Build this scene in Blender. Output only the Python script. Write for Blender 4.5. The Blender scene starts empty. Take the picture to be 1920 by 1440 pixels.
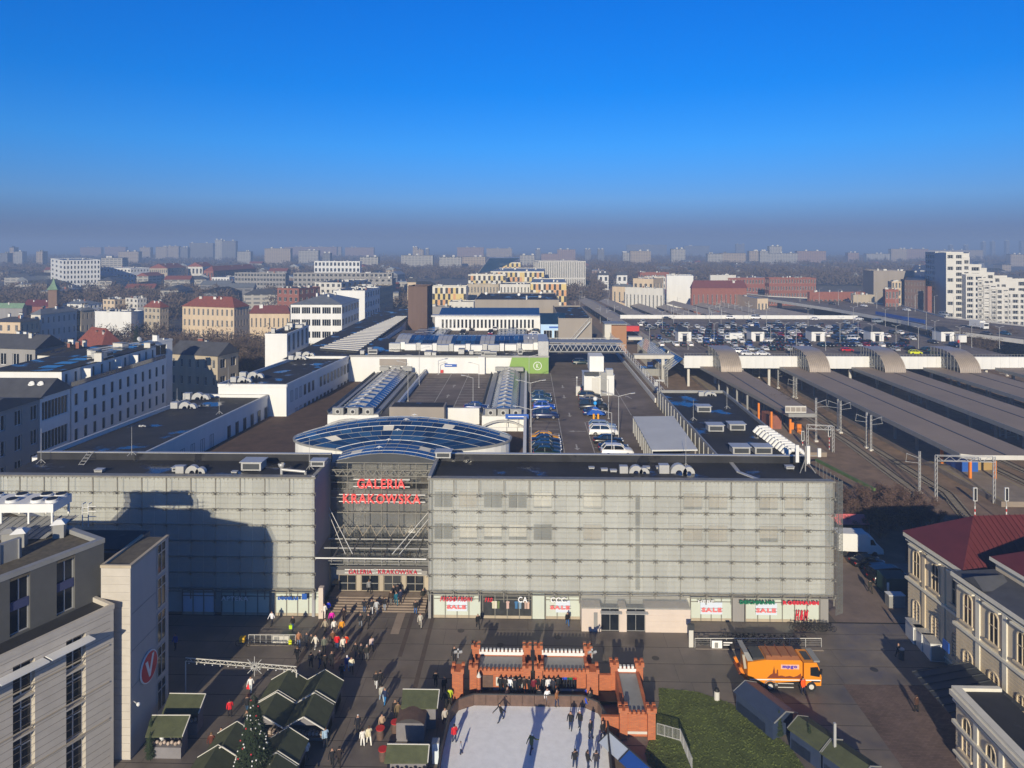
import bpy, bmesh, math, random
from mathutils import Vector, Matrix
R = math.radians
RND = random.Random(7)
scene = bpy.context.scene
COL = scene.collection

# --- camera, sky, sun, exposure
F, CX, HY, CAMZ = 1280.0,960.0,460.0,46.0      # focal length (px of the 1920 wide photo), principal column, horizon row, height
PSI = math.atan(30.0 / 1280.0)
SP, CP = math.sin(PSI), math.cos(PSI)
cam_d = bpy.data.cameras.new('camera'); cam = bpy.data.objects.new('camera', cam_d); COL.objects.link(cam)
cam.location = (0,0, CAMZ); cam.rotation_euler = (R(90),0, PSI)
cam_d.sensor_width = 36; cam_d.lens = 24; cam_d.shift_y = -(720 - HY) / 1920.0
cam_d.clip_start = 0.5; cam_d.clip_end = 40000
scene.camera = cam

SUN_EL, SUN_AZ = 19.0,9.5          # elevation; shadows run this many degrees to the right of +Y
world = bpy.data.worlds.new('World'); scene.world = world; world.use_nodes = True
nt = world.node_tree; nt.nodes.clear()
wo = nt.nodes.new('ShaderNodeOutputWorld'); bg = nt.nodes.new('ShaderNodeBackground')
sky = nt.nodes.new('ShaderNodeTexSky'); sky.sky_type = 'NISHITA'; sky.sun_disc = False
sky.sun_elevation = R(SUN_EL); sky.sun_rotation = R(180 + SUN_AZ)
sky.air_density = 1.0; sky.dust_density = 0.3; sky.ozone_density = 4.0; sky.altitude = 200
tc = nt.nodes.new('ShaderNodeTexCoord'); sep = nt.nodes.new('ShaderNodeSeparateXYZ')
ramp = nt.nodes.new('ShaderNodeValToRGB')
mul = nt.nodes.new('ShaderNodeMix'); mul.data_type = 'RGBA'; mul.blend_type = 'MULTIPLY'; mul.inputs[0].default_value = 1
nt.links.new(tc.outputs['Generated'], sep.inputs[0]); nt.links.new(sep.outputs['Z'], ramp.inputs[0])
# a winter smog layer at the horizon under clear deep blue air, the same all the way round
SKY_STOPS = [(0.0,(0.16,0.20,0.46)),(0.025,(0.17,0.24,0.56)),(0.065,(0.23,0.42,0.80)),(0.14,(0.11,0.52,1.0)),(0.22,(0.01,0.50,1.08)),(0.34,(0.0,0.52,1.2)),(0.6,(0.0,0.20,0.52)),(1.0,(0.0,0.15,0.42))]
cr = ramp.color_ramp
while len(cr.elements) < len(SKY_STOPS): cr.elements.new(0.5)
for e, (p, c) in zip(cr.elements, SKY_STOPS): e.position = p; e.color = (*c, 1)
nt.links.new(sky.outputs[0], mul.inputs[6]); nt.links.new(ramp.outputs[0], mul.inputs[7])
nt.links.new(mul.outputs[2], bg.inputs[0]); bg.inputs[1].default_value = 0.12
nt.links.new(bg.outputs[0], wo.inputs[0])

sun_d = bpy.data.lights.new('sun', 'SUN'); sun_d.energy = 5.0; sun_d.angle = R(0.5); sun_d.color = (1.0,0.88,0.66)
sun = bpy.data.objects.new('sun', sun_d); COL.objects.link(sun)
_sd = Vector((math.sin(R(SUN_AZ)) * math.cos(R(SUN_EL)), math.cos(R(SUN_AZ)) * math.cos(R(SUN_EL)),-math.sin(R(SUN_EL))))
sun.rotation_euler = _sd.to_track_quat('-Z', 'Y').to_euler()
scene.view_settings.view_transform = 'Standard'; scene.view_settings.look = 'None'
scene.view_settings.exposure = 0.12; scene.view_settings.gamma = 1.0; scene.view_settings.use_curve_mapping = False
scene.render.engine = 'CYCLES'
scene.cycles.max_bounces = 6; scene.cycles.diffuse_bounces = 3; scene.cycles.transparent_max_bounces = 12; scene.cycles.volume_bounces = 0

# --- survey helpers: photo measurement -> place in the world
def W(u, v, z=0.0):
    """world point at height z seen in column u, row v of the photograph"""
    D = (CAMZ - z) * F / (v - HY); x = (u - CX) / F * D
    return Vector((x * CP - D * SP, x * SP + D * CP, z))
def WD(u, D, z=0.0):
    x = (u - CX) / F * D
    return Vector((x * CP - D * SP, x * SP + D * CP, z))
def DV(v, z=0.0): return (CAMZ - z) * F / (v - HY)
def ZV(v, D): return CAMZ - (v - HY) / F * D
def WY(u, Y, z=0.0):
    """point in column u on the plane y = Y"""
    k = (u - CX) / F; D = Y / (k * SP + CP); return WD(u, D, z)
def ZY(u, v, Y):
    k = (u - CX) / F; D = Y / (k * SP + CP); return ZV(v, D)

# --- materials
def lin(c):
    if isinstance(c, str):
        c = c.lstrip('#'); c = [int(c[i:i+2], 16) / 255 for i in (0,2,4)]
        return tuple(((x + 0.055) / 1.055) ** 2.4 if x > 0.04045 else x / 12.92 for x in c)
    return tuple(c)
MATS = {}
def mat(name, col, rough=0.8, metal=0.0, var=0.12, scale=0.6, bump=0.0, bscale=8.0, spec=0.5, emit=None, obcol=False, alpha=1.0, streak=False, coords='Object'):
    if name in MATS: return MATS[name]
    m = bpy.data.materials.new(name); m.use_nodes = True; t = m.node_tree; N = t.nodes; L = t.links
    b = N['Principled BSDF']; c = lin(col)
    b.inputs['Roughness'].default_value = rough; b.inputs['Metallic'].default_value = metal
    b.inputs['Specular IOR Level'].default_value = spec
    tcn = N.new('ShaderNodeTexCoord')
    if obcol:
        oi = N.new('ShaderNodeObjectInfo'); src = oi.outputs['Color']
    else:
        rgb = N.new('ShaderNodeRGB'); rgb.outputs[0].default_value = (*c, 1); src = rgb.outputs[0]
    if var > 0:
        n = N.new('ShaderNodeTexNoise'); n.inputs['Scale'].default_value = scale; n.inputs['Detail'].default_value = 6; n.inputs['Roughness'].default_value = 0.65
        if streak:
            mp = N.new('ShaderNodeMapping'); mp.inputs['Scale'].default_value = (1,1,0.15); L.new(tcn.outputs[coords], mp.inputs[0]); L.new(mp.outputs[0], n.inputs['Vector'])
        else: L.new(tcn.outputs[coords], n.inputs['Vector'])
        mr = N.new('ShaderNodeMapRange'); mr.inputs['From Min'].default_value = 0.3; mr.inputs['From Max'].default_value = 0.7
        mr.inputs['To Min'].default_value = 1 - var; mr.inputs['To Max'].default_value = 1 + var
        L.new(n.outputs['Fac'], mr.inputs['Value'])
        mx = N.new('ShaderNodeVectorMath'); mx.operation = 'SCALE'; L.new(src, mx.inputs[0]); L.new(mr.outputs[0], mx.inputs['Scale']); src = mx.outputs[0]
    L.new(src, b.inputs['Base Color'])
    if bump > 0:
        n2 = N.new('ShaderNodeTexNoise'); n2.inputs['Scale'].default_value = bscale; n2.inputs['Detail'].default_value = 4; L.new(tcn.outputs[coords], n2.inputs['Vector'])
        bp = N.new('ShaderNodeBump'); bp.inputs['Strength'].default_value = bump; bp.inputs['Distance'].default_value = 0.1; L.new(n2.outputs['Fac'], bp.inputs['Height']); L.new(bp.outputs[0], b.inputs['Normal'])
    if emit:
        b.inputs['Emission Color'].default_value = (*lin(emit[0]),1); b.inputs['Emission Strength'].default_value = emit[1]
    if alpha < 1: b.inputs['Alpha'].default_value = alpha
    m.diffuse_color = (*c, 1); MATS[name] = m; return m

# --- mesh builder
class _M(dict):
    __getattr__ = dict.__getitem__
class MB:
    def __init__(s): s.v = []; s.f = []; s.mi = []; s.ms = []; s.sm = []
    def slot(s, m):
        if m is None: return -1
        if m not in s.ms: s.ms.append(m)
        return s.ms.index(m)
    def face(s, pts, m=None, smooth=False):
        i = len(s.v); s.v += [tuple(p) for p in pts]; s.f.append(tuple(range(i, i + len(pts)))); s.mi.append(s.slot(m)); s.sm.append(smooth)
    def mesh(s, vs, fs, m=None, smooth=False):
        i = len(s.v); s.v += [tuple(p) for p in vs]; k = s.slot(m)
        for f in fs: s.f.append(tuple(i + j for j in f)); s.mi.append(k); s.sm.append(smooth)
    def box(s, x0, x1, y0, y1, z0, z1, m=None):
        vs = [(x0,y0,z0),(x1,y0,z0),(x1,y1,z0),(x0,y1,z0),(x0,y0,z1),(x1,y0,z1),(x1,y1,z1),(x0,y1,z1)]
        s.mesh(vs, [(0,3,2,1),(4,5,6,7),(0,1,5,4),(1,2,6,5),(2,3,7,6),(3,0,4,7)], m)
    def bar(s, a, b, w, h=None, m=None):
        """a bar of section w x h from a to b"""
        a = Vector(a); b = Vector(b); h = w if h is None else h; d = (b - a)
        if d.length < 1e-6: return
        d.normalize(); up = Vector((0,0,1)) if abs(d.z) < 0.95 else Vector((0,1,0))
        r = d.cross(up).normalized() * w / 2; q = r.cross(d).normalized() * h / 2
        vs = [a - r - q, a + r - q, a + r + q, a - r + q, b - r - q, b + r - q, b + r + q, b - r + q]
        s.mesh(vs, [(0,1,2,3),(7,6,5,4),(4,5,1,0),(5,6,2,1),(6,7,3,2),(7,4,0,3)], m)
    def tube(s, a, b, r0, r1=None, n=8, m=None, smooth=True, caps=True):
        a = Vector(a); b = Vector(b); r1 = r0 if r1 is None else r1; d = (b - a).normalized()
        up = Vector((0,0,1)) if abs(d.z) < 0.95 else Vector((0,1,0)); p = d.cross(up).normalized(); q = d.cross(p)
        vs = []
        for c, r in ((a, r0),(b, r1)):
            for i in range(n):
                t = 2 * math.pi * i / n; vs.append(c + p * math.cos(t) * r + q * math.sin(t) * r)
        s.mesh(vs, [(i, (i + 1) % n, n + (i + 1) % n, n + i) for i in range(n)], m, smooth)
        if caps: s.mesh(vs[:n], [tuple(range(n))], m); s.mesh(vs[n:], [tuple(range(n - 1,-1,-1))], m)
    def lathe(s, prof, n=12, c=(0,0,0), m=None, smooth=True):
        vs = []
        for r, z in prof:
            for i in range(n): t = 2 * math.pi * i / n; vs.append((c[0] + r * math.cos(t), c[1] + r * math.sin(t), c[2] + z))
        fs = [(j * n + i, j * n + (i + 1) % n, (j + 1) * n + (i + 1) % n, (j + 1) * n + i) for j in range(len(prof) - 1) for i in range(n)]
        s.mesh(vs, fs, m, smooth)
    def prism(s, poly, z0, z1, m=None, mt=None):
        """closed prism from a ccw 2-D outline"""
        n = len(poly); vs = [(p[0], p[1], z0) for p in poly] + [(p[0], p[1], z1) for p in poly]
        s.mesh(vs, [(i, (i + 1) % n, n + (i + 1) % n, n + i) for i in range(n)] + [tuple(range(n - 1,-1,-1))], m)
        s.mesh([(p[0], p[1], z1) for p in poly], [tuple(range(n))], mt or m)
    def blob(s, c, r, m=None, n=7, k=5, jit=0.0, sc=(1,1,1)):
        vs = []; 
        for j in range(k + 1):
            ph = math.pi * j / k
            for i in range(n):
                t = 2 * math.pi * i / n; q = r * (1 + RND.uniform(-jit, jit))
                vs.append((c[0] + q*sc[0] * math.sin(ph) * math.cos(t), c[1] + q*sc[1] * math.sin(ph) * math.sin(t), c[2] + q*sc[2] * math.cos(ph)))
        s.mesh(vs, [(j*n+i, (j+1)*n+i, (j+1)*n+(i+1)%n, j*n+(i+1)%n) for j in range(k) for i in range(n)], m, True)
    def data(s, name, m=None):
        me = bpy.data.meshes.new(name); me.from_pydata(s.v, [], s.f)
        ms = list(s.ms)
        if -1 in s.mi:
            if m is None: m = ms[0] if ms else None
            if m is not None and m not in ms: ms.append(m)
            k0 = ms.index(m) if m in ms else 0; s.mi = [k0 if k < 0 else k for k in s.mi]
        for k in ms: me.materials.append(k)
        if len(ms) > 1: me.polygons.foreach_set('material_index', s.mi)
        if any(s.sm): me.polygons.foreach_set('use_smooth', s.sm)
        me.update(); return me
    def build(s, name, m=None, parent=None, loc=(0,0,0), rz=0.0, kind=None, label=None):
        return put(name, s.data(name, m), parent, loc, rz, kind, label)

def put(name, me, parent=None, loc=(0,0,0), rz=0.0, kind=None, label=None, color=None):
    o = bpy.data.objects.new(name, me); COL.objects.link(o); o.location = loc
    if rz: o.rotation_euler = (0,0, rz)
    if parent is not None: o.parent = parent
    if kind: o['kind'] = kind
    if label: o['label'] = label
    if color: o.color = (*lin(color),1)
    return o
def tag(o, label, cat, group=None):
    o['label'] = label; o['category'] = cat
    if group: o['group'] = group
    return o
def thing(name, label, cat, loc=(0,0,0), rz=0.0, group=None):
    o = bpy.data.objects.new(name, None); COL.objects.link(o); o.location = loc; o.rotation_euler = (0,0, rz); o.empty_display_size = 0.3
    return tag(o, label, cat, group)
KIDS = {}
def kids(o): return list(o.children)
def clone(o, loc=None, rz=None, label=None, scale=None, parent=None, color=None):
    c = o.copy(); COL.objects.link(c)
    if parent is not None: c.parent = parent
    if loc is not None: c.location = loc
    if rz is not None: c.rotation_euler = (0,0, rz)
    if scale is not None: c.scale = scale if hasattr(scale, '__len__') else (scale,) * 3
    if label: c['label'] = label
    if color is not None: c.color = (*lin(color),1)
    for k in kids(o):
        q = clone(k, parent=c)
        if color is not None: q.color = (*lin(color),1)
    return c
def adopt(c, p):
    c.parent = p; c.matrix_parent_inverse = (Matrix.Translation(p.location) @ p.rotation_euler.to_matrix().to_4x4()).inverted()
    for k in ('category', 'label', 'group'):
        if k in c: del c[k]
def structure(o): o['kind'] = 'structure'; return o
def sheet(name, pts, z, m, kind='structure', parent=None):
    b = MB(); b.face([(p[0], p[1], z) for p in pts]); return b.build(name, m, parent, kind=kind)

FONT_CACHE = {}
def glyph(ch, size, depth, m, shear=0.0, bold=0.0):
    """mesh of one letter in the x-z plane facing -y, with its advance width"""
    key = (ch, size, depth, m.name, shear, bold)
    if key in FONT_CACHE: return FONT_CACHE[key]
    cu = bpy.data.curves.new('letter', 'FONT'); cu.body = ch; cu.size = size; cu.extrude = depth; cu.shear = shear; cu.offset = bold
    cu.resolution_u = 3
    ob = bpy.data.objects.new('letter', cu); COL.objects.link(ob)
    dg = bpy.context.evaluated_depsgraph_get(); ev = ob.evaluated_get(dg)
    me = bpy.data.meshes.new_from_object(ev); me.name = 'letter'
    bpy.data.objects.remove(ob); bpy.data.curves.remove(cu)
    for v in me.vertices: v.co = Vector((v.co.x, -v.co.z, v.co.y))
    w = max((v.co.x for v in me.vertices), default=size * 0.3); me.materials.clear(); me.materials.append(m); me.update()
    FONT_CACHE[key] = (me, w); return FONT_CACHE[key]
def lettering(text, width, height, m, parent, loc, rz=0.0, depth=0.05, shear=0.0, bold=0.0, name='letter', gap=0.12):
    """letters as parts, fitted into width x height; loc is the lower left corner"""
    size = height / 0.69; items = []; x = 0
    for ch in text:
        if ch == ' ': x += size * 0.3; continue
        me, w = glyph(ch, size, depth, m, shear, bold); items.append((x, me)); x += w + size * gap * 0.6
    sx = width / max(x, 1e-3); out = []
    for px, me in items:
        o = put(name, me, parent, (loc[0] + px * sx * math.cos(rz), loc[1] + px * sx * math.sin(rz), loc[2]), rz)
        o.scale = (sx, 1,1); out.append(o)
    return out

# common materials
M = _M()
def defm(key, *a, **k): M[key] = mat(key, *a, **k)
defm('roof_black', (0.022,0.022,0.024), rough=0.75, var=0.5, scale=0.25, bump=0.15, bscale=3)
_t = M.roof_black.node_tree; _n = _t.nodes.new('ShaderNodeTexNoise'); _n.inputs['Scale'].default_value = 0.22; _n.inputs['Detail'].default_value = 7; _c = _t.nodes.new('ShaderNodeTexCoord'); _r = _t.nodes.new('ShaderNodeMapRange')
_t.links.new(_c.outputs['Object'], _n.inputs['Vector']); _t.links.new(_n.outputs['Fac'], _r.inputs['Value']); _r.inputs['From Min'].default_value = .56; _r.inputs['From Max'].default_value = .64; _r.inputs['To Min'].default_value = .8; _r.inputs['To Max'].default_value = .06; _t.links.new(_r.outputs[0], _t.nodes['Principled BSDF'].inputs['Roughness'])
defm('metal_grey', (0.30,0.30,0.29), rough=0.5, metal=0.15, var=0.1)
defm('metal_light', (0.47,0.47,0.46), rough=0.4, metal=0.2, var=0.1)
defm('metal_dark', (0.06,0.065,0.07), rough=0.5, metal=0.3, var=0.1)
defm('white', (0.72,0.72,0.70), rough=0.7, var=0.06, scale=0.4, streak=True)
defm('offwhite', (0.60,0.58,0.53), rough=0.8, var=0.08, scale=0.4, streak=True)
defm('cream', (0.58,0.46,0.32), rough=0.85, var=0.1, scale=0.5, streak=True)
defm('beige', (0.42,0.36,0.27), rough=0.85, var=0.12, scale=0.5, streak=True)
defm('grey_wall', (0.28,0.27,0.26), rough=0.85, var=0.1, scale=0.4, streak=True)
defm('taupe', (0.30,0.265,0.23), rough=0.8, var=0.08, scale=0.3, streak=True)
defm('brown_wall', (0.13,0.085,0.07), rough=0.8, var=0.15, scale=0.5, streak=True)
defm('brick_far', (0.26,0.10,0.07), rough=0.9, var=0.15, scale=0.7)
defm('asphalt', (0.12,0.105,0.09), rough=0.9, var=0.3, scale=0.12, bump=0.15)
defm('asphalt_deck', (0.165,0.132,0.108), rough=0.85, var=0.42, scale=0.13, bump=0.1)
defm('road_paint', (0.45,0.42,0.37), rough=0.8, var=0.4, scale=1.5)
defm('glass_dark', (0.012,0.015,0.02), rough=0.1, var=0.3, scale=0.3, spec=0.4)
defm('glass_blue', (0.012,0.04,0.09), rough=0.06, var=0.25, scale=0.4, spec=0.9)
defm('tile_red', (0.22,0.065,0.045), rough=0.8, var=0.25, scale=1.2, bump=0.3, bscale=6)
defm('roof_maroon', (0.12,0.026,0.026), rough=0.5, var=0.15, scale=0.6)
defm('roof_slate', (0.075,0.078,0.088), rough=0.6, var=0.2, scale=0.6)
defm('roof_zinc', (0.22,0.24,0.26), rough=0.5, metal=0.3, var=0.15, scale=0.5)
defm('copper', (0.16,0.26,0.16), rough=0.7, var=0.2)
defm('bark', (0.055,0.042,0.034), rough=0.95, var=0.2)
defm('twig', (0.105,0.076,0.058), rough=0.95, var=0.35, scale=0.5)
defm('twig_red', (0.13,0.08,0.062), rough=0.95, var=0.35, scale=0.5)
defm('needle', (0.03,0.05,0.022), rough=0.9, var=0.35, scale=0.9)
defm('black', (0.012,0.012,0.013), rough=0.6, var=0.1)
defm('rubber', (0.015,0.015,0.016), rough=0.85, var=0.0)
defm('red', (0.55,0.03,0.025), rough=0.5, var=0.05)
defm('blue', (0.02,0.10,0.42), rough=0.5, var=0.05)
defm('orange', (0.75,0.22,0.02), rough=0.45, var=0.05)
defm('green', (0.22,0.36,0.08), rough=0.7, var=0.05)
# --- setting: ground, plaza, roads, tracks
defm('city_ground', (0.11,0.092,0.076), rough=0.95, var=0.45, scale=0.03, bump=0.1, bscale=0.5)
sheet('ground', [(-9000,-300),(9000,-300),(9000,16000),(-9000,16000)], -0.02, M.city_ground)

def paving_mat(name, col, sx, sy):
    m = bpy.data.materials.new(name); m.use_nodes = True; t = m.node_tree; N = t.nodes; L = t.links; b = N['Principled BSDF']
    tcn = N.new('ShaderNodeTexCoord'); br = N.new('ShaderNodeTexBrick'); br.inputs['Scale'].default_value = 1
    br.inputs['Brick Width'].default_value = sx; br.inputs['Row Height'].default_value = sy; br.inputs['Mortar Size'].default_value = min(sx, sy) * 0.06
    br.inputs['Color1'].default_value = (*col, 1); br.inputs['Color2'].default_value = (*[c * 0.72 for c in col], 1); br.inputs['Mortar'].default_value = (*[c * 0.4 for c in col], 1)
    L.new(tcn.outputs['Object'], br.inputs['Vector'])
    n = N.new('ShaderNodeTexNoise'); n.inputs['Scale'].default_value = 0.25; n.inputs['Detail'].default_value = 8; L.new(tcn.outputs['Object'], n.inputs['Vector'])
    mr = N.new('ShaderNodeMapRange'); mr.inputs['From Min'].default_value = 0.3; mr.inputs['From Max'].default_value = 0.7; mr.inputs['To Min'].default_value = 0.7; mr.inputs['To Max'].default_value = 1.3
    L.new(n.outputs['Fac'], mr.inputs['Value']); mx = N.new('ShaderNodeVectorMath'); mx.operation = 'SCALE'
    L.new(br.outputs['Color'], mx.inputs[0]); L.new(mr.outputs[0], mx.inputs['Scale']); L.new(mx.outputs[0], b.inputs['Base Color'])
    bp = N.new('ShaderNodeBump'); bp.inputs['Strength'].default_value = 0.4; bp.inputs['Distance'].default_value = 0.02; bp.invert = True
    L.new(br.outputs['Fac'], bp.inputs['Height']); L.new(bp.outputs[0], b.inputs['Normal']); b.inputs['Roughness'].default_value = 0.8
    return m
M['brick_paving'] = paving_mat('brick_paving', (0.18,0.125,0.105),0.42,0.2)

# plaza: big concrete slabs laid in bands
defm('joint', (0.02,0.018,0.016), rough=0.95, var=0.1)
plaza = sheet('plaza', [(-75,38),(75,38),(75,84.2),(-75,84.2)], 0.0, M.joint)
def slab_mat():
    m = mat('plaza_slab', (0.175,0.148,0.125), rough=0.55, var=0.15, scale=0.35, bump=0.1, bscale=5, coords='Generated')
    N = m.node_tree.nodes; L = m.node_tree.links; b = N['Principled BSDF']
    src = b.inputs['Base Color'].links[0].from_socket
    oi = N.new('ShaderNodeObjectInfo'); mr = N.new('ShaderNodeMapRange'); mr.inputs['To Min'].default_value = 0.95; mr.inputs['To Max'].default_value = 1.05
    geo = N.new('ShaderNodeNewGeometry'); n = N.new('ShaderNodeTexNoise'); n.inputs['Scale'].default_value = 0.16; n.inputs['Detail'].default_value = 9; n.inputs['Roughness'].default_value = 0.7; L.new(geo.outputs['Position'], n.inputs['Vector'])
    m2 = N.new('ShaderNodeMapRange'); m2.inputs['From Min'].default_value = 0.3; m2.inputs['From Max'].default_value = 0.62; m2.inputs['To Min'].default_value = 0.5; m2.inputs['To Max'].default_value = 1.18; L.new(n.outputs['Fac'], m2.inputs['Value'])
    L.new(oi.outputs['Random'], mr.inputs['Value']); mm = N.new('ShaderNodeMath'); mm.operation = 'MULTIPLY'; L.new(mr.outputs[0], mm.inputs[0]); L.new(m2.outputs[0], mm.inputs[1])
    mx = N.new('ShaderNodeVectorMath'); mx.operation = 'SCALE'; L.new(src, mx.inputs[0]); L.new(mm.outputs[0], mx.inputs['Scale']); L.new(mx.outputs[0], b.inputs['Base Color'])
    rr = N.new('ShaderNodeMapRange'); rr.inputs['From Min'].default_value = 0.35; rr.inputs['From Max'].default_value = 0.6; rr.inputs['To Min'].default_value = 0.3; rr.inputs['To Max'].default_value = 0.8; L.new(n.outputs['Fac'], rr.inputs['Value']); L.new(rr.outputs[0], b.inputs['Roughness'])
    return m
M['slab'] = slab_mat()
SL = {}
def slab(x0, x1, y0, y1, z=0.012, m='slab'):
    k = (round(x1 - x0,2), round(y1 - y0,2), m)
    if k not in SL:
        b = MB(); b.box(0, x1 - x0,0, y1 - y0,-0.008,0, M[m]); SL[k] = b.data('slab')
    return put('slab', SL[k], plaza, (x0, y0, z))
yy = 38.2
while yy < 84:
    y1 = min(yy + 3.1,84.0)
    x = -70.0 + (1.2 if int(yy) % 2 else 0)
    while x < 60:
        x1 = x + 8.6
        # brick paved yard in front of the old station starts at x > 30 for the nearer rows
        xe = min(x1,33 if yy < 72 else 60)
        if x < xe - .5: slab(x + 0.012, xe - 0.012, yy + 0.04, y1 - 0.04)
        x = x1
    yy = y1
sheet('brick_yard', [(33,38),(60,38),(60,72.3),(33,72.3)], 0.010, M.brick_paving)
# service lane between the mall and the old station building
sheet('service_lane', [(37.6,84.25),(60,84.25),(60,112),(37.6,112)], 0.004, mat('lane', (0.22,0.165,0.13), rough=0.8, var=0.25, scale=0.3))
# steps in front of the entrance
st = MB()
for i in range(6): st.box(-25.6,-12.9,85.2 + i * 0.42,96.0,0.0,0.13 * (i + 1) - 0.002 * i, mat('step_stone', (0.28,0.22,0.17), rough=0.7, var=0.15, scale=1.0))
structure(st.build('entrance_steps'))
sheet('entrance_paving', [(-26.4,84.0),(-12.3,84.0),(-12.3,90),(-26.4,90)], 0.01, M.slab)
for x, y0, y1, w, d in ((-12.0,70,84,.5,1),(-14.6,76,85,.5,1),(-16.3,80.4,85,1.0,0),(-22.4,80.4,85,.8,0),(-24,80.4,85,1.2,0),(-20,78,84,.3,1),(-25.6,72,84,.6,1)): sheet('paving_band', [(x, y0),(x + w, y0),(x + w, y1),(x, y1)], 0.018, mat('band_dark', (.10,.075,.06), var=.2) if d else mat('band_pale', (.34,.27,.21), var=.15))
for x, y in ((-3.2,78.5),(3.5,80.2),(14.2,76.4),(31.8,76.9),(37.5,74.9),(-8,81.3),(-29,79),(20.5,79.5)):
    o = MB(); o.tube((x, y, .012),(x, y, .022),.42, n=14, m=mat('iron_cover', (.05,.045,.04), rough=.6, var=.2)); o.build('manhole_cover', None, plaza)

# left boulevard beyond the hotel, and the street along the left wing
defm('road', (0.06,0.058,0.058), rough=0.85, var=0.3, scale=0.06)
sheet('street', [(-66,84.3),(-50.5,165),(-50,420),(-34,700),(-10,1500),(6,1500),(-20,690),(-38.5,420),(-39,165),(-54,95)], 0.004, M.road)

# tracks and platforms
defm('ballast', (0.23,0.155,0.10), rough=0.95, var=0.35, scale=0.25, bump=0.5, bscale=6)
sheet('track_bed', [(44,100),(190,100),(190,240),(150,460),(60,900),(40,1400),(20,1400),(30,700),(40,300),(44,140)], 0.006, M.ballast)
defm('rail', (0.16,0.11,0.08), rough=0.5, metal=0.7, var=0.1)
defm('sleeper', (0.13,0.115,0.10), rough=0.95, var=0.2)
CANX = [54.0,81.0,103.9,126.6,149.3]; CANW = [13.2,13.8,14.4,14.5,14.5]
def track(pts):
    t = thing('railway_track', TRACK_LABELS[len(TR)], 'railway track', (0,0,0), group='railway tracks'); TR.append(t)
    b = MB(); s = MB()
    for (a, c) in zip(pts, pts[1:]):
        a = Vector((*a, 0.0)); c = Vector((*c, 0.0)); d = (c - a).normalized(); n = Vector((d.y, -d.x, 0))
        for o in (-0.72,0.72): b.bar(a + n * o + Vector((0,0,.26)), c + n * o + Vector((0,0,.26)),0.09,0.16)
        L = (c - a).length; k = 0.4
        while k < min(L, 200):
            q = a + d * k; s.bar(q - n * 1.25 + Vector((0,0,.12)), q + n * 1.25 + Vector((0,0,.12)),0.25,0.14); k += 0.7
    b.build('rail', M.rail, t); s.build('sleeper', M.sleeper, t, kind='stuff')
TR = []
TRACK_LABELS = ['railway track curving past the leafless scrub towards the shortest grey platform roof', 'railway track just left of the platform under the large front canopy',
                'railway track directly right of the large front canopy platform', 'railway track between the second and third long canopies, nearer the second',
                'railway track between the second and third long canopies, nearer the third', 'railway track at the far right of the station yard',
                'outermost railway track at the right edge of the station yard']
track([(56,100),(72,128),(74.5,160),(74.5,222)]); track([(68,98),(77.5,128),(78.3,160),(78.3,222)])
track([(84,98),(96,128),(97,222)]); track([(88,98),(101,130),(101.2,222)])
track([(97,98),(120.4,140),(120.4,222)]); track([(104,98),(124,136),(124,222)]); track([(118,98),(143,150),(143,222)])
defm('platform', (0.27,0.22,0.17), rough=0.85, var=0.2, scale=0.4)
defm('yellow_line', (0.40,0.32,0.08), rough=0.8, var=0.3, scale=1)
for i, (x, w) in enumerate(zip(CANX, CANW)):
    y0 = (150,122,122,122,122)[i]
    b = MB(); b.box(x + 2.2, x + w - 2.2, y0,340,0.0,0.95, M.platform); b.box(x + 2.9, x + 3.05, y0 + .5,339,0.95,0.955, M.yellow_line); b.box(x + w - 3.05, x + w - 2.9, y0 + .5,339,0.95,0.955, M.yellow_line)
    structure(b.build('platform'))
# lawn with a curved edge beside the rink
lawn = [(10.5,38),(27,38),(26.6,46), W(1480,1400)[:2], W(1420,1352)[:2], W(1372,1320)[:2], W(1310,1298)[:2], W(1235,1290)[:2], W(1236,1318)[:2], (10.6,62)]
defm('grass', (0.10,0.125,0.03), rough=0.95, var=0.28, scale=0.5, bump=0.6, bscale=14)
sheet('lawn', lawn, 0.035, M.grass)
# grass blades as one mass
gb = MB()
from mathutils.geometry import intersect_point_tri_2d
def inpoly(p, poly):
    c = False; n = len(poly)
    for i in range(n):
        a, b_ = poly[i], poly[i - 1]
        if (a[1] > p[1]) != (b_[1] > p[1]) and p[0] < (b_[0] - a[0]) * (p[1] - a[1]) / (b_[1] - a[1]) + a[0]: c = not c
    return c
for _ in range(16000):
    p = (RND.uniform(10.5,28), RND.uniform(40,72))
    if inpoly(p, lawn):
        h = RND.uniform(0.05,0.13); t = RND.uniform(0,3.14); dx, dy = math.cos(t) * 0.09, math.sin(t) * 0.09
        gb.mesh([(p[0] - dx, p[1] - dy, .035),(p[0] + dx, p[1] + dy, .035),(p[0] + RND.uniform(-.08,.08), p[1] + RND.uniform(-.08,.08),.035 + h)], [(0,1,2)])
gb.build('grass', M.grass, kind='stuff')

# haze over the whole city
hz = MB(); hz.box(-8990,8990,-290,15000,-1.2,78); hm = bpy.data.materials.new('haze'); hm.use_nodes = True
hn = hm.node_tree; hn.nodes.remove(hn.nodes['Principled BSDF']); vol = hn.nodes.new('ShaderNodeVolumePrincipled')
vol.inputs['Color'].default_value = (0.42,0.60,0.92,1); vol.inputs['Density'].default_value = 0.00062; vol.inputs['Anisotropy'].default_value = 0.0
hn.links.new(vol.outputs[0], hn.nodes['Material Output'].inputs['Volume'])
haze = hz.build('haze', hm, kind='stuff')
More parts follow.
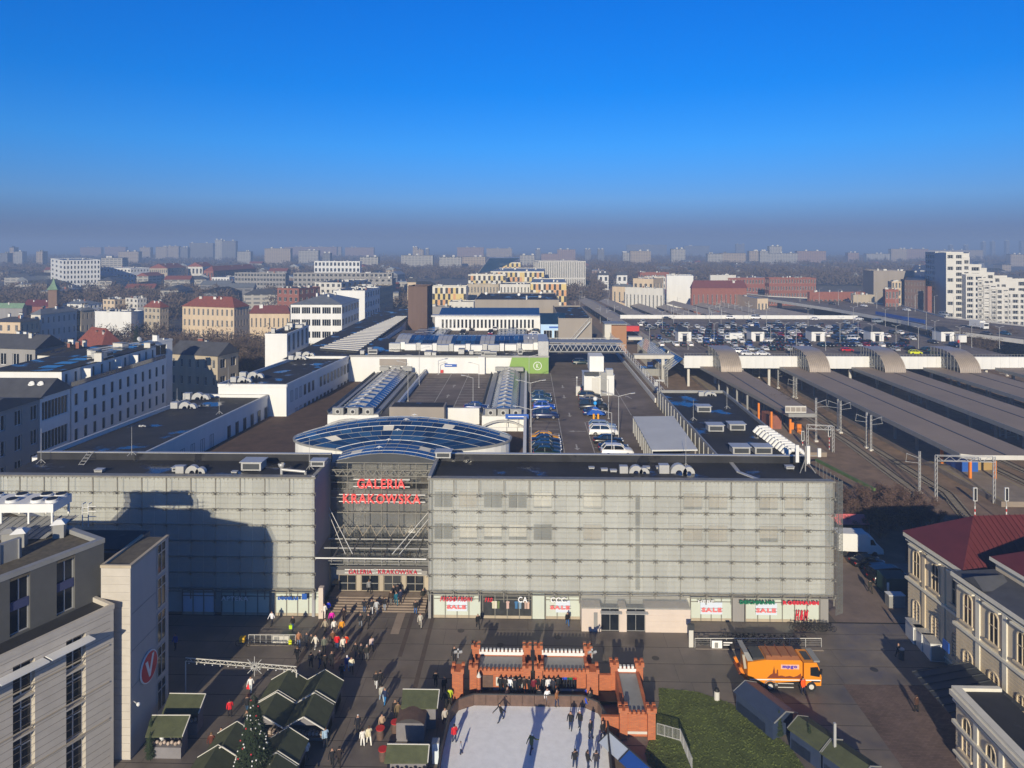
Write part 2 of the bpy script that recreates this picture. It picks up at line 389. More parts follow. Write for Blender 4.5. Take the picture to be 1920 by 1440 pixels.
# --- the mall
FY = 83.8                                   # front plane of the glass skin
LEV = [3.5 + 1.97 * k for k in range(7)] + [17.2]
def skin_glass():
    m = bpy.data.materials.new('frosted_glass'); m.use_nodes = True; N = m.node_tree.nodes; L = m.node_tree.links; b = N['Principled BSDF']
    oi = N.new('ShaderNodeObjectInfo'); mr = N.new('ShaderNodeMapRange'); mr.inputs['To Min'].default_value = 0.86; mr.inputs['To Max'].default_value = 1.06; L.new(oi.outputs['Random'], mr.inputs['Value'])
    geo = N.new('ShaderNodeNewGeometry'); n = N.new('ShaderNodeTexNoise'); n.inputs['Scale'].default_value = 0.12; n.inputs['Detail'].default_value = 3; L.new(geo.outputs['Position'], n.inputs['Vector'])
    m2 = N.new('ShaderNodeMapRange'); m2.inputs['From Min'].default_value = .3; m2.inputs['From Max'].default_value = .7; m2.inputs['To Min'].default_value = 0.86; m2.inputs['To Max'].default_value = 1.12; L.new(n.outputs['Fac'], m2.inputs['Value'])
    mu = N.new('ShaderNodeMath'); mu.operation = 'MULTIPLY'; L.new(mr.outputs[0], mu.inputs[0]); L.new(m2.outputs[0], mu.inputs[1])
    mp = N.new('ShaderNodeMapping'); mp.inputs['Scale'].default_value = (2.2,1,.12); n3 = N.new('ShaderNodeTexNoise'); n3.inputs['Scale'].default_value = 1; n3.inputs['Detail'].default_value = 5; L.new(geo.outputs['Position'], mp.inputs[0]); L.new(mp.outputs[0], n3.inputs['Vector']); m3 = N.new('ShaderNodeMapRange'); m3.inputs['From Min'].default_value = .35; m3.inputs['From Max'].default_value = .65; m3.inputs['To Min'].default_value = .93; m3.inputs['To Max'].default_value = 1.05; L.new(n3.outputs['Fac'], m3.inputs['Value']); m4 = N.new('ShaderNodeMath'); m4.operation = 'MULTIPLY'; L.new(mu.outputs[0], m4.inputs[0]); L.new(m3.outputs[0], m4.inputs[1])
    v = N.new('ShaderNodeVectorMath'); v.operation = 'SCALE'; v.inputs[0].default_value = (0.58,0.60,0.56); L.new(m4.outputs[0], v.inputs['Scale']); L.new(v.outputs[0], b.inputs['Base Color'])
    b.inputs['Roughness'].default_value = 0.28; b.inputs['Alpha'].default_value = 0.27
    return m
M['skin'] = skin_glass()
defm('skin_steel', (0.24,0.23,0.20), rough=0.5, metal=0.2, var=0.2, scale=2)
defm('back_wall', (0.52,0.52,0.49), rough=0.85, var=0.05)
defm('blind', (0.72,0.68,0.58), rough=0.9, var=0.05)
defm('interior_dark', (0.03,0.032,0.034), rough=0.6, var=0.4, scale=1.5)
defm('shop_white', (0.55,0.60,0.53), rough=0.6, var=0.03)
defm('shop_blue', (0.62,0.70,0.80), rough=0.6, var=0.03)
defm('stone_pale', (0.62,0.53,0.46), rough=0.75, var=0.06, scale=0.5)

def pane_mesh(w, h):
    b = MB(); b.box(0.015, w - 0.015,-0.015,0.015,0.02, h - 0.02, M.skin)
    for k in (1,2): b.box(0.02, w - 0.02,-0.024,-0.017, h * k / 3 - 0.012, h * k / 3 + 0.012, M.skin_steel)
    return b.data('glass_pane')
PM = {}
def glass_skin(root, x0, x1, y, levels, ncol, skip=lambda i, j: False, x_open=None):
    w = (x1 - x0) / ncol
    for j in range(len(levels) - 1):
        h = levels[j + 1] - levels[j]; k = (round(w, 3), round(h, 3))
        if k not in PM: PM[k] = pane_mesh(w, h)
        for i in range(ncol):
            if not skip(i, j): put('glass_pane', PM[k], root, (x0 + i * w, y, levels[j]))
    for j, z in enumerate(levels):
        b = MB(); thick = 0.07 if j in (0,3) else 0.035
        b.box(x0 - 0.2, x1 + 0.2, y - 0.16, y - 0.03, z - thick, z + thick * 0.6)
        if j == 0: b.box(x0 - 0.2, x1 + 0.2, y - 0.30, y - 0.2, z - 0.34, z - 0.26)
        if j == len(levels) - 1: b.box(x0 - 0.2, x1 + 0.2, y - 0.14, y + 1.1, z + 0.0, z + 0.06); b.box(x0 - 0.2, x1 + 0.2, y - 0.2, y - 0.1, z + 0.10, z + 0.18)
        for i in range(ncol * 3 + 1):          # little clamps under every rail
            xx = x0 + i * w / 3; b.box(xx - 0.018, xx + 0.018, y - 0.12, y - 0.04, z - 0.18 if i % 3 else z - 0.28, z - 0.03)
        b.build('rail', M.skin_steel, root)
    br = MB()
    for z in levels[:-1]:
        for i in range(0, ncol + 1,2):
            xx = x0 + i * w
            for s in (-1,1): br.bar((xx, y - 0.02, z),(xx + s * 0.3, y - 0.34, z - 0.2),0.05); br.bar((xx, y - 0.02, z),(xx + s * 0.3, y - 0.34, z + 0.2),0.05)
            br.box(xx - 0.09, xx + 0.09, y - 0.5, y - 0.2, z - 0.13, z + 0.05)
    br.build('bracket', M.skin_steel, root, kind='stuff')
    pb = MB()
    for i in range(0, ncol + 1,2):
        xx = x0 + i * w; pb.box(xx - 0.02, xx + 0.02, y - 0.06, y - 0.03, levels[0], levels[-2]); pb.box(xx - 0.06, xx + 0.06, y - 0.12, y - 0.03, levels[-2], levels[-1] + 0.1)
        if levels[0] > 1: pb.box(xx - 0.06, xx + 0.06, y - 0.12, y - 0.03,2.2, levels[0])
    pb.build('mullion', M.skin_steel, root)

def window_box(root, x0, x1, z0, z1, y, m, mull=1, fr='metal_grey', name='window', depth=0.1):
    b = MB(); b.box(x0, x1, y - 0.02, y + 0.02, z0, z1, M[m] if isinstance(m, str) else m); t = 0.06
    for a, c in ((x0, x0 + t),(x1 - t, x1)): b.box(a, c, y - depth, y - 0.021, z0, z1, M[fr])
    b.box(x0 + t, x1 - t, y - depth, y - 0.021, z0, z0 + t, M[fr]); b.box(x0 + t, x1 - t, y - depth, y - 0.021, z1 - t, z1, M[fr])
    for i in range(1, mull + 1):
        xx = x0 + (x1 - x0) * i / (mull + 1); b.box(xx - t / 2, xx + t / 2, y - depth, y - 0.021, z0 + t, z1 - t, M[fr])
    return b.build(name, None, root)

# ---- east front block
X0, X1 = -12.2,37.1
east = thing('mall_block', 'long pale glass-panelled mall block with the red fashion store sign, right of the glazed entrance', 'shopping mall', (0,0,0))
b = MB(); b.box(X0 + 0.4, X1 - 0.6, FY + 0.95,92.0,0,16.9, M.back_wall); b.build('wall', None, east)
b = MB(); b.box(X0 + 0.1, X1 - 0.4, FY + 1.0,91.6,16.9,17.0, M.roof_black); b.build('roof', None, east)
b = MB(); b.box(X0 - 0.3, X1,91.6,92.1,16.9,17.95, M.roof_black); b.box(X0 - .3, X1,91.55,92.15,17.95,18.02, M.metal_light)
b.box(X0 - 0.1, X0 + 0.25, FY + 0.1,91.6,0,17.5, M.grey_wall); b.box(X0 - 0.15, X0 + 0.3, FY + 0.1,91.6,17.5,17.56, M.metal_grey); b.build('parapet', None, east)
glass_skin(east, X0, X1, FY, LEV, 32)
bw = (X1 - X0) / 16
def bay(i): return X0 + i * bw
BL = {'w': 'blind', 'd': 'interior_dark', 'b': 'beige'}
defm('blind_tan', (0.42,0.36,0.28), rough=0.9, var=0.08)
def skin_window(i, lev, kind, low=0.0):
    x0, x1 = bay(i) + 0.55, bay(i) + bw - 0.25; z0, z1 = LEV[lev] + 0.1, LEV[lev + 1] + 0.1
    mm = {'w': 'blind', 'd': 'interior_dark', 't': 'blind_tan', 'g': 'glass_dark'}[kind]
    o = window_box(east, x0, x1, z0, z1, FY + 0.82, mm, 0 if kind != 'g' else 1, depth=0.06)
    if low: b = MB(); b.box(x0 + .06, x1 - .06, FY + 0.75, FY + 0.79, z0 + .06, z0 + low, M.interior_dark); b.build('blind_gap', None, o)
for i, k, l in [(0, 'g', 0),(1, 't', 0),(2, 'd', 0),(3, 'g', 0),(4, 'w', .2),(6, 'w', .15),(10, 't', .35),(11, 't', .25),(13, 't', .3),(14, 't', .3)]: skin_window(i, 5, k, l)
for i, k, l in [(0, 'g', 0),(1, 'w', .2),(2, 'w', .4),(3, 'w', .4),(4, 'd', .3),(6, 't', .15),(10, 't', 0),(11, 't', 0.1),(13, 't', .5),(14, 't', 0)]: skin_window(i, 3, k, l)
# narrow vertical strip window
for j in range(0,6):
    window_box(east, bay(8) + .75, bay(8) + 1.35, LEV[j] + .1, LEV[j + 1] - .05, FY + 0.6, 'glass_dark' if j % 2 else 'interior_dark', 0, 'skin_steel')
# open steel mesh screen that carries on past the corner
defm('mesh_steel', (0.22,0.23,0.22), rough=0.6, metal=0.5, var=0.1)
b = MB()
for k in range(26): b.bar((X1 + 0.3, FY + 0.05 + 0.0,1.2 + k * 0.64),(X1 + 1.35, FY + 0.6,1.2 + k * 0.64),0.03)
for k in range(7): b.bar((X1 + 0.3 + k * .175, FY + 0.05 + k * .09,1.0),(X1 + 0.3 + k * .175, FY + .05 + k * .09,17.2),0.04)
for k in range(36): b.bar((X1 + .3, FY + .05,1 + k * .45),(X1 + 1.35, FY + .6,1.5 + k * .45),0.02); b.bar((X1 + .3, FY + .05,1.5 + k * .45),(X1 + 1.35, FY + .6,1 + k * .45),0.02)
for k in range(44): b.bar((X1 + 1.35, FY + .6,1 + k * .37),(X1 + 1.35,92,1 + k * .37),0.02)
for k in range(8): b.bar((X1 + 1.35, FY + .6 + k * 1.1,1),(X1 + 1.35, FY + .6 + k * 1.1,17.2),0.05)
b.build('mesh_screen', M.mesh_steel, east)
# ground floor shop fronts
def shopfront(root, x0, x1, m, cols, y=FY + 0.35, z1=3.15, z0=0.35):
    b = MB(); b.box(x0, x1, y - 0.02, y + 0.05, z0, z1, M[m]); b.box(x0, x1, y - 0.05, y + 0.1,0.0, z0, M.beige); s = b.build('shop_window', None, root); f = MB(); n = cols
    for i in range(n + 1):
        xx = x0 + (x1 - x0) * i / n; f.box(xx - 0.05, xx + 0.05, y - 0.12, y - 0.025,0.05, z1)
    f.box(x0, x1, y - 0.10, y - 0.03, z1 - 0.06, z1 + 0.06); f.box(x0, x1, y - .10, y - .03,2.35,2.43); f.box(x0, x1, y - .10, y - .03,2.75,2.80); f.build('frame', M.skin_steel, s)
    return s
def gx(u): return WY(u, FY).x
shopfront(east, gx(812), gx(901), 'shop_white', 4); dark = shopfront(east, gx(905), gx(997), 'interior_dark', 4); shopfront(east, gx(1023), gx(1088), 'shop_white', 3)
b = MB(); b.box(gx(998.5), gx(1021), FY + .3, FY + .42,0,3.1, M.shop_white); b.build('wall_panel', None, east)
shopfront(east, gx(1296), gx(1373), 'shop_white', 4); shopfront(east, gx(1399), gx(1538), 'shop_white', 6)
b = MB(); b.box(gx(1375), gx(1397), FY + .28, FY + .42,0,3.1, M.grey_wall); b.box(gx(1540), X1 - .5, FY + .28, FY + .9,0,3.1, M.grey_wall); b.build('wall_panel', None, east)
for i, (u, c) in enumerate([(925, '#cfc9b0'),(930, '#d9d4c4'),(952, '#c8a9a0'),(968, '#3f6f9c'),(975, '#7f95a8'),(986, '#b59c90'),(990, '#d0b0a0'),(934, '#6d7a52')]):
    b = MB(); x = gx(u); b.prism([(x - .16, FY + .16),(x + .16, FY + .16),(x + .16, FY + .26),(x - .16, FY + .26)], 1.3,2.2); b.box(x - .22, x + .22, FY + .17, FY + .25,2.0,2.15); b.build('garment', mat('cloth_%d' % i, c, var=0.1), dark)
for (a, c) in ((838,876),(1042,1069),(1314,1355),(1418,1458)):
    b = MB(); b.box(gx(a), gx(c), FY + .18, FY + .27,.9,2.35, M.shop_blue); b.build('poster', None, east)
defm('sign_red', (0.62,0.03,0.05), rough=0.5, var=0.0); defm('sign_rose', (0.85,0.20,0.20), rough=0.5, var=0.0)
defm('sign_green', (0.01,0.16,0.08), rough=0.5, var=0); defm('sign_white', (0.85,0.85,0.85), rough=0.5, var=0)
def shop_sign(root_name, label, text, u0, u1, v0, v1, m, y=FY - 0.32, shear=0.0, bold=0.0, group=None):
    x0, x1 = WY(u0, y).x, WY(u1, y).x; z0, z1 = ZY(u0, v1, y), ZY(u0, v0, y)
    t = thing(root_name, label, 'sign', (x0, y, z0),0, group)
    b = MB(); b.box(-.1, x1 - x0 + .1,.05,.09,(z1 - z0) * .10,(z1 - z0) * .16); b.box(-.1, x1 - x0 + .1,.05,.09,(z1 - z0) * .84,(z1 - z0) * .9)
    for q in (0.1,0.5,0.9): b.box((x1 - x0) * q - .03,(x1 - x0) * q + .03,.09,.62 if y < FY else .3,(z1 - z0) * .4,(z1 - z0) * .46)
    b.build('bracket', M.skin_steel, t)
    lettering(text, x1 - x0, z1 - z0, m, t, (0,0,0), depth=0.04, shear=shear, bold=bold); return t
shop_sign('shop_sign', 'slanted red shop letters on two struts left of the dark clothes window', 'FRODO FRONI', 825,886,1119,1127, M.sign_red, shear=0.3, bold=.03)
shop_sign('shop_sign', 'short slanted red lettering at the upper left corner of the dark clothes window', 'FRO', 909,924,1121,1128, M.sign_red, shear=0.3, bold=.03)
shop_sign('shop_sign', 'white letters CA above the dark clothes window', 'CA', 971,990,1119,1129, M.sign_white, bold=.02)
shop_sign('shop_sign', 'white letters CCC above the white shop window beside the stone porch', 'CCC', 1032,1062,1120,1129, M.sign_white, bold=.02)
shop_sign('shop_sign', 'pale letters HEBE above the white shop window right of the stone porch', 'HEBE', 1308,1340,1125,1130, M.sign_white)
shop_sign('shop_sign', 'green letters DEICHMANN above the wide white shop window', 'DEICHMANN', 1387,1453,1126,1132, M.sign_green, bold=.04)
shop_sign('shop_sign', 'red letters ROSSMANN at the right end of the mall front', 'ROSSMANN', 1468,1536,1127,1133, M.sign_red, bold=.04)
shop_sign('shop_sign', 'big slanted red H and M letters on the last white shop window', 'H&M', 1491,1516,1144,1162, M.sign_red, y=FY + .05, shear=0.3, bold=.05)
for nm, u0, u1, w0, w1, y_ in (('pale rose word SALE low on the leftmost white shop window', 838,874,1135,1141,0),('rose word SALE on the shop window under the white CCC letters', 1032,1069,1136,1142,0),('red word SALE in the white shop window just right of the stone porch', 1316,1354,1140,1147,0),('red word SALE in the shop window under the green letters', 1418,1456,1141,1148,0)):
    shop_sign('sale_sign', nm, 'SALE', u0, u1, w0, w1, M.sign_rose, y=FY + .02, bold=.03, group='SALE lettering on the shop windows')
# stone porch with two glazed doors
pr = MB(); px0, px1, py = WY(1090,82.0).x, WY(1293,82.0).x, 81.5
def porch_part(x0, x1, z0, z1, y0=py, y1=FY - .4, m='stone_pale'): b = MB(); b.box(x0, x1, y0, y1, z0, z1, M[m]); return b.build('porch_wall', None, east)
dx = [WY(u, py).x for u in (1118,1127,1161,1167,1175,1210)]
porch_part(px0, dx[1], 0,2.75); porch_part(dx[2], dx[4], 0,2.75); porch_part(dx[5], px1,0,2.75)
sl = (px1 - dx[5]) / 6
for k in range(6):
    for j in range(4):
        b = MB(); b.box(dx[5] + k * sl + .02, dx[5] + (k + 1) * sl - .02, py - .03, py - .004, j * .68 + .02, j * .68 + .66, M.stone_pale); b.build('slab', None, east)
b = MB(); b.box(px0 - .05, px1 + .05, py - .08, FY - .35,2.76,2.95, M.skin); b.build('porch_roof', None, east)
for a, c in ((dx[1], dx[2]),(dx[4], dx[5])):
    d = window_box(east, a, c, 0.02,2.7, py + .3, 'glass_dark', 1, 'metal_grey', 'door'); b = MB(); b.box(a - .1, c + .25, py - .7, py - .03,2.45,2.52, M.metal_light); b.build('canopy', None, d)
b = MB(); b.box(dx[0] - .3, dx[0] + .15, py - .06, py - .012,.6,2.3, M.metal_grey); b.build('notice_board', None, east)

# ---- west front block
XW0, XW1 = -66.5,-26.4
west = thing('mall_block', 'long pale glass-panelled mall block left of the glazed entrance, with a big shadow across it', 'shopping mall', (0,0,0))
b = MB(); b.box(XW0, XW1 - 0.45, FY + 0.95,91.0,0,16.9, M.back_wall); b.build('wall', None, west)
b = MB(); b.box(XW0, XW1 - .1, FY + 1.0,91.0,16.9,17.0, M.roof_black); b.build('roof', None, west)
b = MB(); b.box(XW0, XW1,91.0,91.45,16.9,17.95, M.roof_black); b.box(XW0, XW1,90.95,91.5,17.95,18.02, M.metal_light); b.box(XW1 - .35, XW1, FY + .1,91.0,0,17.4, mat('render_lilac', (0.34,0.34,0.36), rough=.8, var=.05)); b.box(XW1 - .4, XW1 + .05, FY + .1,91.0,17.4,17.46, M.metal_grey); b.build('parapet', None, west)
glass_skin(west, XW0, XW1, FY, LEV, 26)
shopfront(west, gx(515), gx(598), 'shop_white', 4); shopfront(west, gx(414), gx(504), 'shop_white', 4); shopfront(west, gx(340), gx(400), 'shop_blue', 3)
b = MB(); b.box(gx(598.5), gx(607), FY - .3, FY + .3,0,3.8, M.stone_pale); b.build('pier', None, west)
shop_sign('shop_sign', 'white letters APTEKA on the shaded shop front', 'APTEKA', 415,466,1118,1126, M.sign_white)
shop_sign('shop_sign', 'dark blue letters DOUGLAS above the bright shop window by the entrance', 'DOUGLAS', 521,560,1119,1124, M.blue, bold=.04)
bs = MB(); x0, x1 = gx(568), gx(577); bs.box(x0, x1, FY - .4, FY - .3,2.4,3.1, M.blue); tag(bs.build('blue_sign'), 'small square blue sign at the corner by the entrance steps', 'sign')

# ---- entrance between the two blocks
EY = 90.0; ex0, ex1 = -26.2,-12.5
ent = thing('mall_entrance', 'tall glazed mall entrance hall with steel frame and canopy between two pale blocks', 'entrance hall', (0,0,0))
def hall_glass():
    m = bpy.data.materials.new('hall_glass'); m.use_nodes = True; b = m.node_tree.nodes['Principled BSDF']
    b.inputs['Base Color'].default_value = (0.03,0.035,0.035,1); b.inputs['Roughness'].default_value = 0.03; b.inputs['Alpha'].default_value = 0.35; b.inputs['Specular IOR Level'].default_value = 0.9; return m
M['hall_glass'] = hall_glass()
gxs = [ex0 + (ex1 - ex0) * i / 6 for i in range(7)]; gzs = [3.4,4.6,6.6,8.6,10.6,12.6,14.6,16.0,17.2]
hp = {}
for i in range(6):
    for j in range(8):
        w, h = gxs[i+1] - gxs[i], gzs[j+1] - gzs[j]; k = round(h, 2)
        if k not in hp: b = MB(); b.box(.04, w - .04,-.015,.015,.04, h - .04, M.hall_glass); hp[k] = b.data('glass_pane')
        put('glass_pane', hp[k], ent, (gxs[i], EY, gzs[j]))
b = MB()
for x in gxs: b.box(x - .035, x + .035, EY - .12, EY + .1,0.8,17.2)
for z in gzs: b.box(ex0, ex1, EY - .1, EY + .08, z - .05, z + .05)
b.build('steel_frame', M.skin_steel, ent)
b = MB()   # things seen inside the hall
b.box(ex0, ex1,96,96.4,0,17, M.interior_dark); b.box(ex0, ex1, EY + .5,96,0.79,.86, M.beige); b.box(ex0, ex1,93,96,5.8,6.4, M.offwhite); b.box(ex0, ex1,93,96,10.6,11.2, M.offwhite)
b.box(ex0 + 1.6, ex0 + 3.0,92,92.8,.8,14, M.offwhite)
for k in range(5): b.box(ex0 + 2 + k * 2.4, ex0 + 3.1 + k * 2.4,95.8,95.99,1,5.2, M.blind)
for k in range(5): b.box(ex0 + 2.2 + k * 2.4, ex0 + 3.6 + k * 2.4,95.8,95.99,7,9.6, M.grey_wall)

rq = random.Random(4)
for k in range(46):
    x, z = rq.uniform(ex0 + .6, ex1 - 1.5), rq.choice((1.2,3.4,5,6.8,8.8,11.4,13.4)); w = rq.uniform(.15,1.1); y = rq.uniform(91,95); b.box(x, x + w, y, y + .2, z, z + rq.uniform(.4,1.7), M[rq.choice(('offwhite', 'metal_light', 'beige', 'white', 'grey_wall'))])
for z in (6.5,11.3,14.4): b.box(ex0, ex1,92.6,92.75, z, z + .12, M.metal_light); b.box(ex0, ex1,91.2,91.3, z - 1.2, z - 1.05, M.offwhite)
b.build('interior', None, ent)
b = MB()   # curved roof truss
for k in range(12):
    xa, xb = ex0 + k * 1.14, ex0 + (k + 1) * 1.14; b.bar((xa, EY - .5,15.6),((xa + xb) / 2, EY - .5,16.4),.07); b.bar(((xa + xb) / 2, EY - .5,16.4),(xb, EY - .5,15.6),.07)
b.bar((ex0, EY - .5,15.6),(ex1, EY - .5,15.6),.1); b.bar((ex0, EY - .5,16.4),(ex1, EY - .5,16.4),.1); b.build('truss', M.skin_steel, ent)
# canopy: two tubes, cross beams, stays and glass
cb = MB()
for y in (FY - .2, FY + 2.6, EY - .9): cb.tube((ex0, y, 7.45),(ex1, y, 7.45),.1, n=8)
cb.build('canopy_tube', M.white, ent)
for i in range(1,7):
    x = ex0 + i * (ex1 - ex0) / 6.6; c = MB(); c.bar((x, FY - .6,7.25),(x, EY, 7.6),.1,.28); c.build('canopy_beam', M.metal_grey, ent)
c = MB(); c.mesh([(ex0, FY - .4,7.6),(ex1, FY - .4,7.6),(ex1, EY - .2,7.85),(ex0, EY - .2,7.85)], [(0,1,2,3)], M.hall_glass); c.build('canopy_glass', None, ent)
c = MB()
for k in range(7):
    x = ex0 + 1 + k * 1.8; c.bar((x, EY - 1.2,8.0),(x + .9, EY - .6,9.2),.05, m=M.beige); c.bar((x + .9, EY - .6,9.2),(x + 1.8, EY - 1.2,8.0),.05, m=M.beige)
    for q in (6.9,6.2,5.4): c.bar((x, FY + 1 + (7 - q), q),(x + 1.9, FY + 1 + (7 - q), q),.05, m=M.metal_light)
    c.bar((x, FY + .3,7.2),(x + 1.2, EY - .3,5.2),.06, m=M.metal_light)
for s, xx in ((1, ex0),(-1, ex1)):
    for q in (0,.9): c.tube((xx + s * .1, EY - 1,11.6 - q),(xx + s * (4.4 - q), FY + .6,7.6),.04, n=6)
c.build('canopy_stay', M.white, ent)
# lobby doors under the canopy
lb = MB(); lb.box(ex0 + 1.2, ex1 - .6, EY - 1.4, EY - .2,3.35,3.6, M.grey_wall); lb.box(ex0 + 1.2, ex1 - .6, EY - 1.42, EY - 1.3,3.0,3.34, M.grey_wall); lb.build('lobby_roof', None, ent)
for i in range(4):
    x = ex0 + 1.5 + i * 2.95; dl = window_box(ent, x, x + 2.3,.92,3.0, EY - 1.3, 'glass_dark' if i != 2 else 'interior_dark', 1, 'beige', 'door')
    c = MB(); c.box(x + 2.35, x + 2.9, EY - 1.42, EY - 1.0,.92,3.0, M.beige); c.build('door_pier', None, ent)
    c = MB(); c.box(x + .1, x + 2.2, EY - 1.46, EY - 1.41,1.9,1.98, M.metal_grey); c.build('push_bar', None, dl)
# signs
def neon(text, u0, u1, v0, v1, m, y, label, d=.12):
    x0, x1 = WY(u0, y).x, WY(u1, y).x; z0, z1 = ZY(u0, v1, y), ZY(u0, v0, y)
    t = thing('mall_sign', label, 'sign', (x0, y, z0)); lettering(text, x1 - x0, z1 - z0, m, t, (0,0,0), depth=d, bold=0.0)
    b = MB()
    for q in (.12,.9): b.box(-.5, x1 - x0 + .5,.13,.2,(z1 - z0) * q - .05,(z1 - z0) * q + .05)
    b.build('support_rail', M.white, t); return t
defm('sign_coral', (0.85,0.11,0.10), rough=0.5, var=0, emit=('#ff4040', 0.35))
neon('GALERIA', 669,761,898,915, M.sign_coral, EY - .7, 'tall coral red letters GALERIA on white rails high on the glass entrance')
neon('KRAKOWSKA', 642,790,926,943, M.sign_coral, EY - .7, 'tall coral red letters KRAKOWSKA below the upper word on the glass entrance')
neon('GALERIA', 653,698,1068,1076, M.sign_red, EY - 1.6, 'small red letters GALERIA above the entrance doors, left word', .05)
neon('KRAKOWSKA', 708,783,1068,1076, M.sign_red, EY - 1.6, 'small red letters KRAKOWSKA above the entrance doors, right word', .05)

# ---- glazed dome behind the entrance: elliptical shell with a neck to the front
dome = thing('glass_dome', 'low blue glass dome with white struts behind the entrance sign', 'glass roof', (-18.7,101.5,0))
def pv_glass():
    m = bpy.data.materials.new('dome_glass'); m.use_nodes = True; N = m.node_tree.nodes; L = m.node_tree.links; b = N['Principled BSDF']
    oi = N.new('ShaderNodeObjectInfo'); r = N.new('ShaderNodeValToRGB'); r.color_ramp.interpolation = 'CONSTANT'
    r.color_ramp.elements[0].color = (0.008,0.035,0.10,1); r.color_ramp.elements[1].position = 0.45; r.color_ramp.elements[1].color = (0.015,0.06,0.16,1)
    e = r.color_ramp.elements.new(0.85); e.color = (0.03,0.10,0.22,1)
    L.new(oi.outputs['Random'], r.inputs[0]); L.new(r.outputs[0], b.inputs['Base Color']); b.inputs['Roughness'].default_value = 0.22; b.inputs['Specular IOR Level'].default_value = 0.8
    return m
M['dome_glass'] = pv_glass()
def dome_hw(y):           # half width at local y
    e = 1 - (y / 7.2) ** 2; w = 16.1 * math.sqrt(e) if e > 0 else 0
    return max(w, 6.7 + max(0,(y + 11) * 0.06) if y < -4.5 else 0)
def dome_z(x, y):
    cr_ = 1.0 + 1.7 * math.exp(-((y - 0.5) / 5.0) ** 2); w = dome_hw(y) + .01
    return 17.45 + cr_ * (1 - min(1, abs(x) / w) ** 2)
ys = [-11.5 + 1.33 * i for i in range(15)]; fr = MB(); npane = 0; wstr = MB()
for a, c in zip(ys, ys[1:]):
    n = max(8, int(2 * dome_hw((a + c) / 2) / 1.55 + .5)) 
    wa, wc = dome_hw(a), dome_hw(c)
    for i in range(n):
        f0, f1 = -1 + 2 * i / n, -1 + 2 * (i + 1) / n
        P = [(wa * f0, a),(wa * f1, a),(wc * f1, c),(wc * f0, c)]; Q = [Vector((p[0], p[1], dome_z(*p))) for p in P]
        cen = sum(Q, Vector()) / 4; S = [cen + (q - cen) * 0.95 for q in Q]
        if (S[0] - S[2]).length < .3: continue
        b = MB(); b.mesh(S + [s - Vector((0,0,.06)) for s in S], [(0,1,2,3),(7,6,5,4),(0,4,5,1),(1,5,6,2),(2,6,7,3),(3,7,4,0)], M.dome_glass if (i * 7 + int(a * 3)) % 23 else M.blind); b.build('glass_pane', None, dome); npane += 1
        fr.bar(Q[0] - Vector((0,0,.05)), Q[3] - Vector((0,0,.05)),.05,.08)
        rw = .11 if (ys.index(a) % 3 == 1) else .05
        (wstr if rw > .1 else fr).bar(Q[0], Q[1], rw, .06)
fr.build('glazing_bar', M.metal_grey, dome); wstr.build('white_rib', M.white, dome, kind='stuff')
b = MB(); vs = [(x * 1.15,-11.55, z) for x in range(-6,7) for z in (17.2, dome_z(x * 1.15,-11.5) - .06)]; b.mesh(vs, [(k*2, k*2+2, k*2+3, k*2+1) for k in range(12)]); b.build('front_arch', M.metal_dark, dome)
for k in range(5):
    y = -9.5 + k * 2.9; z = dome_z(0, y) + .12; x = -1.4 + k * .7; b = MB()
    for t in range(4):
        c_, s_ = math.cos(t * math.pi / 2), math.sin(t * math.pi / 2); b.mesh([(x, y, z + .25),(x + .55 * c_, y + .55 * s_, z),(x + .12 * (c_ - s_), y + .12 * (s_ + c_), z + .1),(x + .12 * (c_ + s_), y + .12 * (s_ - c_), z + .1)], [(0,1,2),(0,3,1)])
    b.build('star_strut', M.white, dome)
b = MB(); n = 48; ring = []
for i in range(n):
    t = 2 * math.pi * i / n; ring.append((16.0 * math.cos(t),7.1 * math.sin(t)))
ring = [p for p in ring]; b.prism(ring, 13,17.2, M.white); b.build('drum_wall', None, dome)
b = MB()
for i in range(n):
    p, q = ring[i], ring[(i + 1) % n]; b.bar((p[0] * 1.01, p[1] * 1.01,17.3),(q[0] * 1.01, q[1] * 1.01,17.3),.35,.3)
b.build('rim', M.metal_grey, dome)
for s in (-1,1):
    for k in range(5):
        x = s * (6.9 + k * 1.6); b = MB(); y = -math.sqrt(max(0,1 - (x / 16.2) ** 2)) * 7.2 - .8
        b.tube((x, y + .6,14.6),(x + .25, y - .6,14.6),.5,.55, n=10); b.build('fan', M.metal_grey, dome)
# --- kits: building, tree, car, lamp, dish, roof unit
WINM = {}
def win_mesh(w, h, glass='glass_dark', fr='white', mull=1, transom=False, blind=0.0):
    k = (round(w, 2), round(h, 2), glass, fr, mull, transom, blind)
    if k in WINM: return WINM[k]
    b = MB(); b.face([(0,0,0),(w, 0,0),(w, 0, h),(0,0, h)], M[glass]); t = min(.09, w * .08)
    f = M[fr]
    def fb(x0, x1, z0, z1): b.mesh([(x0,-.05, z0),(x1,-.05, z0),(x1,-.05, z1),(x0,-.05, z1),(x0,0, z0),(x1,0, z0),(x1,0, z1),(x0,0, z1)], [(0,1,2,3),(1,5,6,2),(4,0,3,7),(3,2,6,7)], f)
    fb(0, t, 0, h); fb(w - t, w, 0, h); fb(t, w - t, 0, t); fb(t, w - t, h - t, h)
    for i in range(1, mull + 1): x = w * i / (mull + 1); fb(x - t / 2, x + t / 2, t, h - t)
    if transom: fb(t, w - t, h * .66, h * .66 + t)
    if blind: b.face([(t, -.02, h * (1 - blind)),(w - t, -.02, h * (1 - blind)),(w - t, -.02, h - t),(t, -.02, h - t)], M.blind)
    WINM[k] = b.data('window'); return WINM[k]

